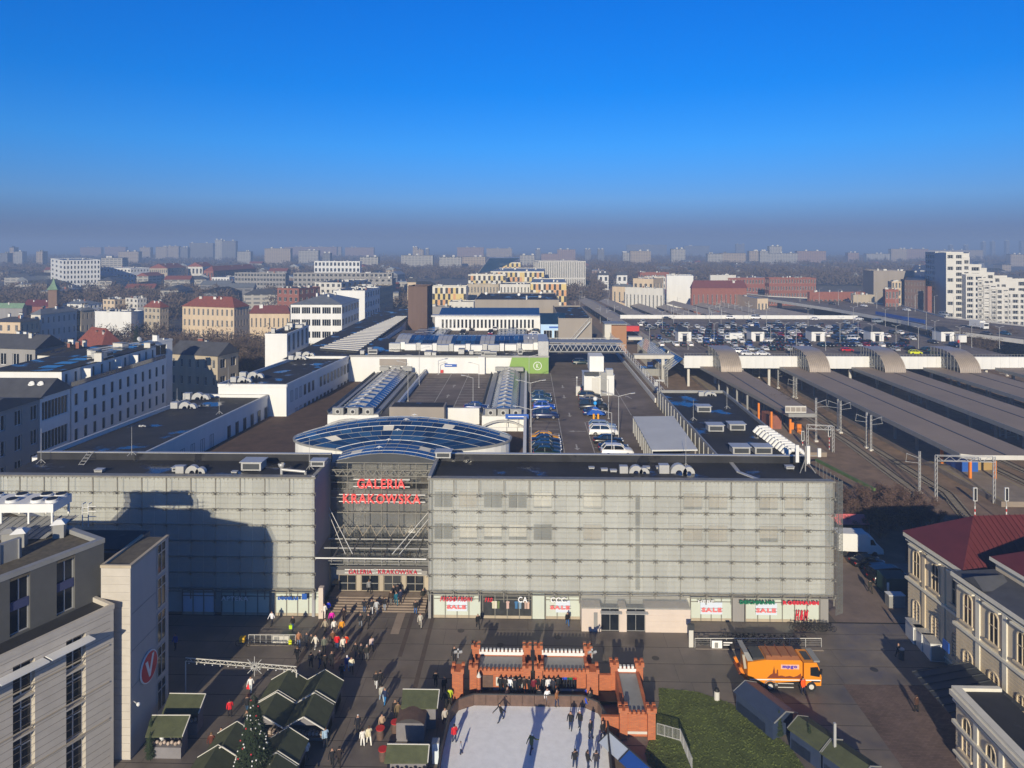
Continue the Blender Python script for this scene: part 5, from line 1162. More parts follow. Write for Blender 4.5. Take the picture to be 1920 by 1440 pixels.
for u, D, s, lb in ((17,61.5,0, 'square grey cowl on the hotel roof, left of its twin'),(38,61.5,1, 'grey cowl with a white hood on the hotel roof'),(112,63.5,1, 'pyramid-topped vent near the edge of the hotel roof')):
    p = WD(u, D, 18.9); t = thing('roof_cowl', lb, 'roof vent', (p.x, p.y, 18.9),.3, 'cowls on the hotel roof'); b = MB(); b.box(-.45,.45,-.4,.4,0,1.3, M.metal_grey); b.build('shaft', None, t); b = MB(); b.mesh([(-.65,-.6,1.3),(.65,-.6,1.3),(.65,.6,1.3),(-.65,.6,1.3),(-.2,-.2,1.65),(.2,-.2,1.65),(.2,.2,1.65),(-.2,.2,1.65)], [(0,1,5,4),(1,2,6,5),(2,3,7,6),(3,0,4,7),(4,5,6,7),(3,2,1,0)]); b.build('hood', M.white if s else M.metal_grey, t)
t = thing('roof_ladder', 'caged white ladder end standing above the hotel roof edge', 'ladder', (*WD(160,68,18.0).xy, 18.0)); b = MB()
for x in (-.3,.3): b.tube((x, 0,0),(x, 0,2.2),.05); b.tube((x, 0,2.2),(x, .5,2.2),.05)
for k in range(4): b.tube((.3,0,.5 + k * .5),(1.1,0,.5 + k * .5),.04); b.tube((-.3,0,.4 + k * .5),(.3,0,.4 + k * .5),.03)
b.build('cage', M.white, t)
# rear part of the hotel between attic and tower (dark)
b = MB(); b.box(-62,-38.4,63.5,68.5,0,17.0, M.hotel_grey); b.box(-61.5,-38.6,64,68.3,17.01,17.1, M.roof_black); adopt(b.build('rear_block'), hotel)
# V tower
vt = thing('stair_block', 'slim stone-clad tower with a round red V emblem on its shaded side', 'tower', (0,0,0)); b = MB()
b.box(-38.2,-35.5,60.2,66.6,0,17.15, mat('tower_stone', (.44,.42,.40), rough=.8, var=.06, scale=.7, streak=True)); b.build('wall', None, vt)
b = MB(); b.box(-38.25,-35.45,60.15,60.4,17.151,17.4); b.box(-35.75,-35.45,60.4,66.65,17.151,17.4); b.box(-38.25,-38,60.4,66.65,17.151,17.4); b.build('coping', M.beige, vt); b = MB(); b.box(-38,-35.75,60.4,66.6,17.151,17.2); b.build('roof', M.gravel, vt)
for i in range(24): b = MB(); z = .1 + i * .71; b.box(-38.15,-35.52,60.165,60.199, z, z + .68); b.build('stone_slab', M.hotel_stone, vt)
for i in range(5):
    z = 1.2 + i * 3.3; o = put('window', win_mesh(1.5,2.9, 'glass_dark', 'metal_light', 1, True), vt, (-35.47,64.5, z), R(90))
for i, (y, z) in enumerate(((61.2,6.3),(61.2,9.6),(61.2,12.9))): b = MB(); b.box(-35.49,-35.47,60.4,64.3, z, z + .05); b.build('joint', M.grey_wall, vt)
em = thing('emblem', 'round red disc with a white letter V on the stone tower', 'sign', (-35.35,62.9,6.7), R(90)); em.scale = (.8,.8,.8); b = MB(); b.tube((0,.1,0),(0,-.05,0),1.75, n=40, m=M.sign_white); b.tube((0,-.051,0),(0,-.08,0),1.62, n=40, m=M.sign_red); b.build('disc', None, em)
b = MB(); b.mesh([(-.95,-.1,.9),(-.45,-.1,.9),(-.02,-.1,-.35),(.5,-.1,1.25),(.95,-.1,1.25),(.15,-.1,-1.15),(-.15,-.1,-1.15)], [(0,6,2,1),(6,5,4,3,2)]); lt = b.build('letter', M.sign_white, em)
b = MB(); b.tube((-35.45,60.6,5.0),(-35.0,60.3,5.0),.05, m=M.metal_light); b.blob((-34.8,60.2,5.0),.18, M.white); tag(b.build('camera'), 'small white camera on the corner of the stone tower', 'camera')

# -- buildings across the street on the left
B = building
B('office_building', 'white office house with three long rows of dark windows, blue in the shade', 'building', 75,117.5, R(90),131,-60,745, wall='white', fR=gr(1,3,.88,.62, mull=7, base=4), fL=gr(6,4), roof='gable', roofm='roof_slate', roofh=2.6, clut=0)
t = B('old_house', 'dark old grey house at the left edge with a brown roof', 'house', -86,100, R(90),75,-400,768, h=19.6, wall='grey_wall', lenR=18, fR=gr(5,4,.45,.6, base=3), fL=gr(6,4), roof='gable', roofm='roof_slate', roofh=2.0, clut=2)
ht, w_, d_, H_ = B('hotel', 'long white hotel with rows of narrow windows and a set-back attic, in blue shade', 'hotel', 134,126, R(90),312,40,727, wall='white', fR=gr(12,5,.36,.66, base=2.5, top=.8, fr='metal_dark'), fL=gr(4,4), clut=0)
b = MB(); 
at_ = thing('hotel_attic', 'set-back white attic with small windows on top of the long shaded hotel', 'hotel', (ht.location.x, ht.location.y, H_ - .35), R(90)); bm = MB(); facade(bm, at_, (.5,2.2),0, w_ - 1,0,3.2,12,1,.28,.6, M.white, fr='metal_grey'); facade(bm, at_, (.5,16),-math.pi / 2,13.8,0,3.2,0,0,0,0, M.white); bm.face([(.5,16,0),(w_ - .5,16,0),(w_ - .5,16,3.2),(.5,16,3.2)], M.white); bm.face([(w_-.5,2.2,0),(w_-.5,16,0),(w_-.5,16,3.2),(w_-.5,2.2,3.2)], M.white); bm.build('wall', None, at_)
b = MB(); b.box(.3, w_ - .3,2.0,16.2,3.2,3.4); b.build('roof', M.roof_black, at_); b = MB(); b.box(.1, w_ - .1,.1,.16,.35,1.3); b.build('glass_balustrade', M.glass_blue, at_)
for k in range(9):
    b = MB(); b.box(3 + k * 4.2,5.6 + k * 4.2,5,8.5,3.41,3.5); b.build('solar_panel', M.glass_blue, at_)
for x in (6,16,22): b = MB(); b.box(x, x + .3,.3,2.1,.35,2.8); b.build('party_wall', M.white, at_)
clutter(at_, w_, 12,3.4,7); at_.name = 'attic'; adopt(at_, ht)
for u, v, z, lb in ((59,700,20, 'left one of two white satellite dishes on the dark roof'),(76,698,20, 'right one of two white satellite dishes on the dark roof')):
    p = WD(u, 120,21.5); o = put('satellite_dish', dish_mesh(), None, (p.x, p.y, 20.2)); o.scale = (1,1,1.2); tag(o, lb, 'satellite dish', 'big satellite dishes on the dark roof')
B('corner_house', 'grey-beige corner house with small windows at the end of the white hotel', 'house', 408,175, R(75),416,318,668, wall='beige', fL=gr(6,4,.35,.5), fR=gr(2,4), roof='gable', roofm='roof_slate', roofh=3, clut=2, lenR=8)
B('white_building', 'low white rooftop house behind the hotel attic', 'building', 182,150, R(70),240,172,657, wall='white', zbase=0, fR=gr(3,5), clut=3, lenR=20)
for a in ( # left middle distance: name,label,uM,D,theta,uR,uL,vtop,wall,roof,roofm,roofh,fR,fL
 ('tenement', 'dark-roofed tenement with a pale gable near the left edge, behind the old house', 66,165,80,120,-30,655, 'grey_wall', 'gable', 'roof_slate', 3, gr(5,4), gr(4,4)),
 ('tenement', 'low dark roof with white skylight boxes behind the satellite dishes', 140,160,80,200,70,668, 'offwhite', 'hip', 'roof_black', 2, gr(5,4), gr(4,4)),
 ('villa', 'dark red hipped villa with two pale chimneys behind the hotel', 190,215,60,232,140,655, 'cream', 'hip', 'tile_red', 6, gr(3,3), gr(4,3)),
 ('villa', 'small cream gabled villa at the left under dark trees', 58,230,80,66,40,648, 'cream', 'gable', 'roof_slate', 4, gr(3,3), gr(2,2)),
 ('apartment_house', 'cream and grey apartment house with flat green-grey roof at the left edge', 38,250,85,74,-20,604, 'cream', 'hip', 'roof_slate', 1.5, gr(4,4,.35,.5), gr(4,4,.35,.5)),
 ('apartment_house', 'long blue-shaded apartment house with a grey zinc roof behind the cream one', 76,262,80,144,58,590, 'offwhite', 'hip', 'roof_zinc', 2, gr(7,4,.3,.5), gr(2,4)),
 ('apartment_house', 'grey house end with pale corner, left of the big white wall', 152,280,70,177,140,583, 'beige', 'hip', 'roof_zinc', 1.5, gr(3,4,.3,.5), gr(1,4)),
 ('white_block', 'big blank white wall block among bare trees', 246,330,80,270,178,585, 'white', 'flat', 'roof_slate', 0, gr(0,0), gr(0,0)),
 ('apartment_house', 'pale apartment house with a lit side behind the big white wall', 258,400,60,275,235,560, 'offwhite', 'flat', 'roof_slate', 0, gr(3,5), gr(3,5)),
 ('apartment_house', 'yellowish apartment house with white dormers left of the lit side', 215,400,70,240,193,562, 'cream', 'flat', 'roof_zinc', 0, gr(3,4), gr(3,4)),
 ('apartment_house', 'brown shaded tenement with red roof right of the big white wall', 300,330,70,316,270,577, 'beige', 'hip', 'tile_red', 3, gr(3,5), gr(4,5)),
 ('white_house', 'low white houses with zinc roofs left of the apartment house', 160,420,70,192,118,571, 'white', 'hip', 'roof_zinc', 2, gr(4,3), gr(4,3)),
 ('palace', 'peach palace with a wide red hipped roof and white-framed windows', 439,330,75,467,342,577, 'cream', 'hip', 'tile_red', 4.8, gr(5,3,.35,.6), gr(11,3,.38,.6)),
 ('school', 'ochre house with a long dark red roof beside the glass office', 462,345,90,466,462,590, 'cream', 'hip', 'roof_maroon', 3, gr(2,2), gr(2,2)),
 ('school', 'long ochre building with maroon roof between palace and white office', 543,300,90,546,468,588, 'cream', 'hip', 'roof_maroon', 3.5, gr(2,2), gr(9,2,.3,.5)),
 ('office_building', 'white modern office with five rows of dark ribbon windows and a blue-grey roof', 641,262,90,673,545,571, 'white', 'hip', 'roof_zinc', 3.2, gr(6,5,.8,.55,mull=3), gr(5,5,.85,.55,mull=3)),
 ('white_house', 'bright white slab house with a blue-shaded glazed side next to the mall wing', 538,180,92,579,497,626, 'white', 'flat', 'roof_black', 0, gr(5,4,.6,.8), gr(0,0)),
 ('apartment_house', 'white corner house at the street with a shaded side, behind the office', 684,330,88,712,625,545, 'white', 'flat', 'roof_slate', 0, gr(6,5), gr(0,0)),
 ('tenement', 'long row house lining the shaded street, first behind the white corner house', 712,400,88,737,640,540, 'beige', 'flat', 'roof_black', 0, gr(9,5), gr(6,5)),
 ('tenement', 'red brick house among roofs left of the street', 560,430,70,600,520,541, 'brick_far', 'flat', 'roof_black', 0, gr(4,4), gr(4,4)),
 ('office_building', 'long grey office with glazed dark end along the street, far', 735,560,88,738,550,512, 'grey_wall', 'flat', 'roof_zinc', 0, gr(4,6), gr(22,6,.6,.6)),
 ('office_building', 'grey glass office with white frame at left of the long grey office', 535,620,80,542,440,512, 'grey_wall', 'flat', 'roof_zinc', 0, gr(3,5), gr(16,5,.7,.6)),
 ('white_house', 'long white flat-roofed house with brown lower storey, mid distance', 430,700,85,455,397,520, 'white', 'flat', 'roof_slate', 0, gr(3,2), gr(6,2)),
 ('apartment_block', 'white balconied apartment block in the middle distance', 675,800,85,678,589,490, 'white', 'flat', 'roof_slate', 0, gr(2,4), gr(12,4,.6,.6)),
 ('hotel', 'tall white grid-fronted hotel block on the left skyline', 118,640,40,188,95,488, 'white', 'flat', 'roof_zinc', 0, gr(11,7,.5,.6,mull=0), gr(3,7,.5,.5)),
 ('white_block', 'broad white office block right of the grid-fronted hotel', 245,720,60,280,188,503, 'white', 'flat', 'roof_zinc', 0, gr(6,4,.5,.4), gr(9,4,.5,.4)),
 ('apartment_block', 'long pale house with a red roof, left of two', 314,760,85,348,280,503, 'beige', 'gable', 'tile_red', 5, gr(5,3), gr(9,3)),
 ('apartment_block', 'long red-roofed range behind bare trees left of the street', 400,720,80,480,382,508, 'brick_far', 'hip', 'tile_red', 5, gr(8,2), gr(3,2)),
 ('apartment_block', 'far red-roofed range with white dormers', 380,800,85,400,352,500, 'offwhite', 'gable', 'tile_red', 5, gr(4,2), gr(4,2)),
 ('tenement', 'flat black-roofed tenement cluster left of the street', 640,470,80,690,590,530, 'offwhite', 'flat', 'roof_black', 0, gr(5,5), gr(5,5)),
 ('tenement', 'dark tenement by the street beyond the row house', 735,520,88,742,690,522, 'grey_wall', 'flat', 'roof_black', 0, gr(8,6), gr(4,6)),
):
    nm, lb, uM, D, th, uR, uL, vt_, wl, rf, rm_, rh, fr_, fl_ = a
    c_ = 'hotel' if nm == 'hotel' else ('house' if 'house' in nm or nm in ('tenement', 'villa') else 'building')
    B(nm, lb, c_, uM, D, R(th), uR, uL, vt_, wall=wl, roof=rf, roofm=rm_, roofh=rh, fR=fr_, fL=fl_, clut=9 if D < 480 and rf == 'flat' else 4)
# church
t = thing('church_tower', 'slim brick church tower with a green copper spire', 'church', (*WD(101,420).xy, 0),.3); b = MB(); b.box(-2.3,2.3,-2.3,2.3,0,18.8); b.build('tower', mat('church_brick', (.20,.125,.085), var=.1), t); b = MB(); b.mesh([(-3,-3,18.8),(3,-3,18.8),(3,3,18.8),(-3,3,18.8),(-1.2,-1.2,22),(1.2,-1.2,22),(1.2,1.2,22),(-1.2,1.2,22),(0,0,26)], [(0,1,5,4),(1,2,6,5),(2,3,7,6),(3,0,4,7),(4,5,8),(5,6,8),(6,7,8),(7,4,8),(3,2,1,0)]); b.build('spire', M.copper, t)
B('church_nave', 'dark red church roof beside the slim brick tower', 'church', 92,425, R(85),108,44,575, wall='brick_far', roof='gable', roofm='roof_maroon', roofh=4, clut=2); B('market_hall', 'wide dull green roof at the left edge beside the church', 'building', 42,420, R(85),44,-60,578, wall='grey_wall', roof='gable', roofm='copper', roofh=3, clut=3)

# -- centre: the yellow, white and black chequered university buildings
defm('chq_yellow', (.62,.47,.17), rough=.6, var=.06); defm('chq_orange', (.60,.30,.12), rough=.6, var=.06); defm('chq_white', (.66,.62,.52), rough=.6, var=.05); defm('chq_black', (.03,.03,.035), rough=.3, var=.1)
CM = {}
def chequer(root, o, ang, width, z0, z1, cols, rows, seed):
    r = random.Random(seed); w = width / cols; h = (z1 - z0) / rows
    for j in range(rows):
        for i in range(cols):
            c = 'chq_black' if (i + j) % 2 == 0 and r.random() < .93 else r.choice(('chq_yellow', 'chq_yellow', 'chq_white', 'chq_orange'))
            k = (round(w, 2), round(h, 2), c)
            if k not in CM: b = MB(); b.box(.06, w - .06,-.12,.0,.06, h - .06, M[c]); CM[k] = b.data('facade_panel')
            s = w * i; put('facade_panel', CM[k], root, (o[0] + math.cos(ang) * s + math.sin(ang) * .02, o[1] + math.sin(ang) * s - math.cos(ang) * .02, z0 + j * h), ang)
for (lb, uM, D, th, uR, uL, vt_, rows, cl, cr_, sd) in (
    ('chequered yellow and black building, the lower left one of the group', 874,400,88,878,806,537,3,14,3,1),('chequered yellow and black building, the lower right one of the group', 1062,400,88,1066,995,530,4,14,3,2),
    ('long chequered building behind the beige offices', 1020,520,88,1022,920,509,3,22,2,3),('chequered building with a terrace left of the long one', 948,500,88,950,878,515,3,15,2,4),
    ('farthest chequered building rising beside a sloping blue glass wall', 976,640,88,978,925,492,3,12,2,5)):
    rt, w, d, H = B('university_building', lb, 'building', uM, D, R(th), uR, uL, vt_, wall='chq_white', roof='flat', roofm='roof_zinc', clut=5)
    zb_ = H - rows * 3.6; chequer(rt, (0, d),-math.pi / 2, d, zb_ - .6, H - .8, cl, rows, sd)
t = thing('glass_wedge', 'sloping dark blue glass roof left of the farthest chequered building', 'building', (0,0,0)); p = [WD(895,640), WD(925,640), WD(972,640)]
b = MB(); b.mesh([WD(897,640,20), WD(918,640,34), WD(975,640,34), WD(926,640,22), WD(897,670,20), WD(918,670,34), WD(975,670,34), WD(926,670,22)], [(0,3,2,1),(4,5,6,7),(1,2,6,5),(0,4,7,3),(0,1,5,4)]); b.build('glass', M.glass_blue, t)
B('office_building', 'beige office with small windows between the two lower chequered buildings', 'building', 935,430, R(88),937,876,533, wall='beige', fL=gr(10,3,.4,.5), fR=gr(2,3), clut=4)
B('office_building', 'second beige office with small windows, right part of the pair', 'building', 994,425, R(88),996,937,533, wall='offwhite', fL=gr(9,3,.4,.5), fR=gr(2,3), clut=4)
B('white_house', 'low white house with five windows right of the brown tower', 'house', 888,330, R(88),892,842,566, wall='offwhite', fL=gr(5,2,.5,.5), clut=2, fR=gr(1,2))
B('dark_house', 'dark blue-roofed hall right of the brown tower', 'building', 842,320, R(88),846,804,575, wall='grey_wall', roofm='roof_slate', clut=3)
rt, w, d, H = B('fin_building', 'long white building with dense vertical fins on the skyline', 'building', 1010,620, R(8),1098,1000,490, wall='offwhite', fR=gr(26,2,.45,.92), fL=gr(4,2,.4,.9), clut=3)
for a in (
 ('white_gable', 'small white house with an arched gable among bare trees, left of two', 1122,700,3,1141,1120,516, 'white', 'gable', 'roof_slate', 3.4, gr(2,2), gr(1,1)),
 ('white_gable', 'small white house with an arched gable, right of two', 1157,700,3,1176,1155,516, 'white', 'gable', 'roof_slate', 3.4, gr(2,2), gr(1,1)),
 ('barn', 'pale gabled house left of the chequered buildings', 764,500,3,780,762,529, 'cream', 'gable', 'roof_slate', 3, gr(2,2), gr(1,1)),
 ('station_house', 'cream railway building with a flat tower-like upper storey', 1225,470,60,1244,1187,523, 'cream', 'flat', 'roof_zinc', 0, gr(3,2,.5,.4), gr(4,2,.5,.4)),
 ('depot', 'long low cream depot in front of the station house', 1243,440,60,1246,1172,541, 'offwhite', 'flat', 'roof_zinc', 0, gr(1,1), gr(10,1,.3,.5)),
 ('depot', 'yellowish low depot with grey roof by the tracks', 1185,500,60,1190,1148,538, 'cream', 'hip', 'roof_zinc', 2, gr(1,1), gr(4,1,.3,.5)),
 ('office_building', 'white office with small dark windows beside the station house', 1210,560,2,1248,1206,519, 'offwhite', 'flat', 'roof_zinc', 0, gr(9,4,.45,.55), gr(1,4)),
 ('white_cube', 'plain white cube of a hall under construction', 1300,500,80,1303,1250,517, 'white', 'flat', 'roof_zinc', 0, gr(0,0), gr(0,0)),
 ('white_hall', 'second white wrapped hall behind the brick house', 1332,560,2,1380,1330,516, 'offwhite', 'flat', 'roof_zinc', 0, gr(0,0), gr(0,0)),
 ('brick_house', 'red brick workshop with a wide dark red hipped roof', 1297,455,3,1400,1295,540, 'brick_far', 'hip', 'roof_maroon', 5, gr(12,1,.3,.5), gr(2,1)),
 ('brick_building', 'long red brick building with rows of square windows, left one', 1365,560,3,1438,1362,521, 'brick_far', 'flat', 'roof_zinc', 0, gr(13,3,.5,.5), gr(1,3)),
 ('brick_building', 'long red brick building with rows of square windows, right one', 1442,520,3,1530,1434,521, 'brick_far', 'flat', 'roof_zinc', 0, gr(17,4,.5,.55), gr(2,4)),
 ('brick_building', 'flat dark red brick block behind the white office', 1200,640,3,1254,1196,511, 'brick_far', 'flat', 'roof_slate', 0, gr(8,2), gr(1,2)),
 ('low_hall', 'low pinkish hall with a row of white windows in front of the trees', 1518,440,5,1622,1516,548, 'brick_far', 'flat', 'roof_slate', 0, gr(12,1,.6,.4), gr(2,1)),
 ('low_hall', 'small pinkish shed at the right end of the low hall', 1600,425,5,1640,1598,553, 'beige', 'flat', 'roof_slate', 0, gr(5,1,.6,.4), gr(1,1)),
 ('concrete_block', 'windowless grey-beige concrete block left of the stepped white building', 1715,470,85,1740,1638,508, 'taupe', 'flat', 'roof_zinc', 0, gr(3,5,.6,.5), gr(0,0)),
 ('apartment_block', 'pale yellow stepped apartment block in front of the concrete block', 1690,420,80,1698,1672,528, 'cream', 'flat', 'roof_zinc', 0, gr(2,5), gr(3,5,.6,.7)),
 ('apartment_block', 'small brick and white block in front of the pale yellow one', 1685,400,80,1690,1660,543, 'brick_far', 'flat', 'roof_zinc', 0, gr(1,3), gr(4,3,.6,.6)),
 ('brick_building', 'dark brick block with small windows under the stepped white building', 1735,410,60,1742,1696,526, 'brown_wall', 'flat', 'roof_slate', 0, gr(2,6), gr(7,6,.3,.5)),
 ('viaduct_house', 'cream long low building along the far platforms', 1420,420,3,1440,1290,560, 'cream', 'flat', 'roof_zinc', 0, gr(3,1), gr(0,0)),
):
    nm, lb, uM, D, th, uR, uL, vt_, wl, rf, rm_, rh, fr_, fl_ = a
    B(nm, lb, 'house' if 'house' in nm or nm in ('barn', 'white_gable') else 'building', uM, D, R(th), uR, uL, vt_, wall=wl, roof=rf, roofm=rm_, roofh=rh, fR=fr_, fL=fl_, clut=5 if rf == 'flat' else 2)
# slim brick chimney stack by the stepped block
b = MB(); p = WD(1741,400); b.box(p.x - 1.2, p.x + 1.2, p.y - 1.2, p.y + 1.2,0,22); tag(b.build('brick_chimney', M.brick_far), 'slim square brick chimney left of the stepped white building', 'chimney')
# stepped white residential building
sw = thing('stepped_building', 'big white stepped apartment building with terraces and dark loggias on the right', 'apartment building', (0,0,0))
defm('step_white', (.62,.60,.55), rough=.75, var=.05, scale=.2); bm = MB()
STEPS = [(1774,1806,474),(1806,1818,484),(1818,1840,497),(1840,1850,504),(1850,1864,512),(1864,1888,518),(1888,1925,524),(1925,1990,538)]
def wing_(P, q, z, cols, rows, ww, rec, dp=16, sk=None):
    rt = bpy.data.objects.new('wing', None); COL.objects.link(rt); rt.parent = sw; rt.location = (P.x, P.y, 0); d = q - P; w = math.hypot(d.x, d.y); rt.rotation_euler = (0,0, math.atan2(d.y, d.x)); wb_ = MB()
    facade(wb_, rt, (0,0),0, w, 0, z, cols, rows, ww, .62, M.step_white, 'glass_dark', 'white', 2, rec=rec, top=.6, skip=sk)
    wb_.face([(0, dp, 0),(0,0,0),(0,0, z),(0, dp, z)], M.step_white); wb_.face([(w, 0,0),(w, dp, 0),(w, dp, z),(w, 0, z)], M.step_white); wb_.face([(w, dp, 0),(0, dp, 0),(0, dp, z),(w, dp, z)], M.step_white); wb_.face([(0,0, z - .5),(w, 0, z - .5),(w, dp, z - .5),(0, dp, z - .5)], M.roof_zinc)
    for x, y, W_, D_ in ((-.05,-.12, w + .1,.3),(-.05, dp - .2, w + .1,.3)): wb_.box(x, x + W_, y, y + D_, z - .55, z + .5, M.step_white)
    wb_.build('wall', None, rt)
P0 = WD(1774,400); A0 = R(-10)
for i, (ua, ub, v) in enumerate(STEPS):
    pa, pb = [P0 + Vector((math.cos(A0), math.sin(A0),0)) * ray_hit(P0, A0, u) for u in (ua, ub)]; D = camfr(pa)[1]; z = ZV(v, D); w = (pb - pa).length; n = max(1, int(w / 4.2 + .5)); wing_(pa, pb, z, n, max(3, int(z / 3.3)),.66,.9, sk=lambda c, r_, i=i: (c * 5 + r_ * 3 + i * 2) % 6 == 0)
    if i > 1: t0 = (pb - pa).normalized(); n0 = Vector((t0.y, -t0.x, 0)); wing_(pa - t0 * 4 + n0 * 5, pa + t0 * (w * .8) + n0 * 5, z - 4.5 - i * .4, n + 1, max(3, int(z / 3.3) - 1),.7,.8,5)
wing_(WD(1735,440), WD(1773.5,402), ZV(474,425),9,12,.6,.5,12)
P = WD(1775,420); 

# -- skyline of far housing estates
def far_mat(name, col, dark, sx, sz):
    m = bpy.data.materials.new(name); m.use_nodes = True; t = m.node_tree; N = t.nodes; L = t.links; b = N['Principled BSDF']
    tcn = N.new('ShaderNodeTexCoord'); sp_ = N.new('ShaderNodeSeparateXYZ'); ad = N.new('ShaderNodeMath'); ad.operation = 'ADD'; cb = N.new('ShaderNodeCombineXYZ')
    L.new(tcn.outputs['Object'], sp_.inputs[0]); L.new(sp_.outputs['X'], ad.inputs[0]); L.new(sp_.outputs['Y'], ad.inputs[1]); L.new(ad.outputs[0], cb.inputs[0]); L.new(sp_.outputs['Z'], cb.inputs[1])
    br = N.new('ShaderNodeTexBrick'); br.offset = 0; br.inputs['Scale'].default_value = 1; br.inputs['Brick Width'].default_value = sx; br.inputs['Row Height'].default_value = sz; br.inputs['Mortar Size'].default_value = sz * .28
    br.inputs['Color1'].default_value = (*dark, 1); br.inputs['Color2'].default_value = (*[c * 1.6 for c in dark], 1); br.inputs['Mortar'].default_value = (*col, 1); L.new(cb.outputs[0], br.inputs['Vector']); L.new(br.outputs['Color'], b.inputs['Base Color']); b.inputs['Roughness'].default_value = .8
    return m
FM = [far_mat('estate_cream', (.38,.31,.23),(.11,.10,.09),5,3), far_mat('estate_white', (.38,.36,.32),(.12,.12,.12),6,3), far_mat('estate_rose', (.30,.21,.18),(.10,.08,.08),5,3), far_mat('estate_grey', (.19,.19,.20),(.07,.07,.08),6,3)]
def estate(u0, u1, vt_, D, m, label, side=14, steps=0, th=0.0):
    z = ZV(vt_, D); P = WD(u0, D); w = (u1 - u0) / F * D; t = thing('apartment_block', label, 'apartment block', (P.x, P.y, 0), th, 'far housing blocks on the skyline')
    b = MB(); b.box(0, w, 0, side, 0, z, FM[m]); b.build('wall', None, t); b = MB(); b.box(-.3, w + .3,-.3, side + .3, z, z + .6, M.roof_slate); r = random.Random(int(u0 * 7))
    b.build('roof', None, t)
    for k in range(max(2, int(w / 40))): x = r.uniform(.1,.9) * w; c = MB(); c.box(x - 2, x + 2,3,7, z + .6, z + 3.2, M.offwhite); c.build('lift_house', None, t)
EST = [(496,545,466,1500,0, 'cream slab block left of a rose one'),(560,597,470,1400,1, 'white block with a low wing in front of a long rose slab'),(532,632,463,2300,2, 'very long rose slab on the horizon'),(605,619,475,1300,3, 'small grey block right of the white one'),(647,701,464,2200,2, 'rose slab on the horizon right of the street'),
 (675,709,482,1150,1, 'low white row with shops on the skyline'),(752,812,479,1200,1, 'long white ribbed block left of the chequered buildings'),(774,783,464,1700,0, 'thin twin tower, left of two, on the skyline'),(783,794,468,1650,0, 'thin twin tower, right of two, on the skyline'),(798,804,467,1900,3, 'slim grey tower right of the twin towers'),
 (824,865,482,1150,1, 'low white ribbed block in front of trees'),(866,910,482,1200,0, 'cream ribbed block with balconies'),(857,907,464,1900,2, 'rose-grey slab behind the cream ribbed block'),(912,960,466,2000,0, 'cluster of pale slabs above the chequered buildings'),(975,1002,479,1200,1, 'white ribbed block left of the fin building'),(1004,1013,468,1700,3, 'slim grey tower above the fin building'),
 (1045,1079,468,1600,2, 'rose stepped block above the fin building'),(1097,1108,468,1700,3, 'small grey tower right of the rose stepped block'),(1121,1133,468,1700,3, 'second small grey tower right of the rose stepped block'),(1182,1220,471,1350,0, 'big cream block with a shaded right part'),(1168,1182,474,1400,1, 'low white wing left of the big cream block'),(1259,1285,467,1400,1, 'bright white tower block with balconies'),
 (1175,1250,459,2800,3, 'faint grey slab row on the horizon'),(1283,1330,461,2600,3, 'faint grey slab row right of the bright white tower'),(1327,1355,476,1300,1, 'low white stepped block at the edge of the wood, left part'),(1352,1398,475,1350,0, 'low cream block at the edge of the wood'),(1405,1422,471,1400,0, 'cream cube block above the wood'),(1425,1440,471,1400,1, 'white block right of the cream cube block'),
 (1443,1466,462,1500,1, 'white tower part rising from a long block'),(1440,1495,475,1450,1, 'long white stepped block'),(1495,1548,471,1450,2, 'rose stepped block at the right of the wood'),(1671,1700,467,1700,0, 'cream slab left of the stepped white building'),(1700,1740,467,1750,2, 'rose slab left of the stepped white building'),(1740,1842,469,2000,0, 'long cream slab behind the stepped white building'),(1895,1930,477,1500,0, 'cream block at the right edge'),
 (1843,1849,454,2600,3, 'first slim tower at the right horizon'),(1860,1866,453,2600,3, 'second slim tower at the right horizon'),(1887,1893,452,2600,3, 'third slim tower at the right horizon'),(1915,1922,452,2600,3, 'fourth slim tower at the right horizon'),(1782,1788,460,2600,3, 'short slim tower above the stepped white building'),(1810,1816,460,2600,3, 'second short slim tower above the stepped white building'),
 (355,400,456,1900,3, 'grey twin slab left of the tall dark block'),(403,416,450,1800,1, 'tall white slab edge on the left skyline'),(416,442,452,1800,3, 'tall dark block on the left skyline'),(445,470,472,1500,1, 'striped white block right of the tall dark block'),(196,236,463,2300,2, 'faint rose slabs on the left horizon'),(222,260,472,1500,0, 'cream stepped block left of centre skyline'),(262,282,464,1900,0, 'cream slab on the left skyline'),
 (292,313,463,1900,0, 'cream ribbed tower block, left one'),(314,335,462,1900,0, 'cream ribbed tower block, right one'),(338,352,464,1800,3, 'shaded grey block beside the ribbed towers'),(150,190,464,2300,2, 'faint rose slab row at far left'),(68,80,472,1300,0, 'small cream block at far left'),(18,26,464,1500,0, 'thin cream chimney-like tower at far left'),(20,42,472,1500,1, 'low white block at far left'),(190,230,484,1000,1, 'white slab behind bare trees near the broad office block'),(0,14,475,1300,3, 'grey block touching the left edge'),
 (1015,1045,476,1500,2, 'rose low row behind the fin building'),(590,640,463,2500,0, 'faint cream slab row over the long rose slab'),(1590,1610,474,1600,2, 'small rose block behind the right wood'),(1625,1668,476,1700,1, 'low white row behind the right wood'),(1380,1396,458,2600,3, 'faint thin tower over the wood')]
for a in EST: estate(a[0], a[1], a[2], a[3], a[4], a[5])
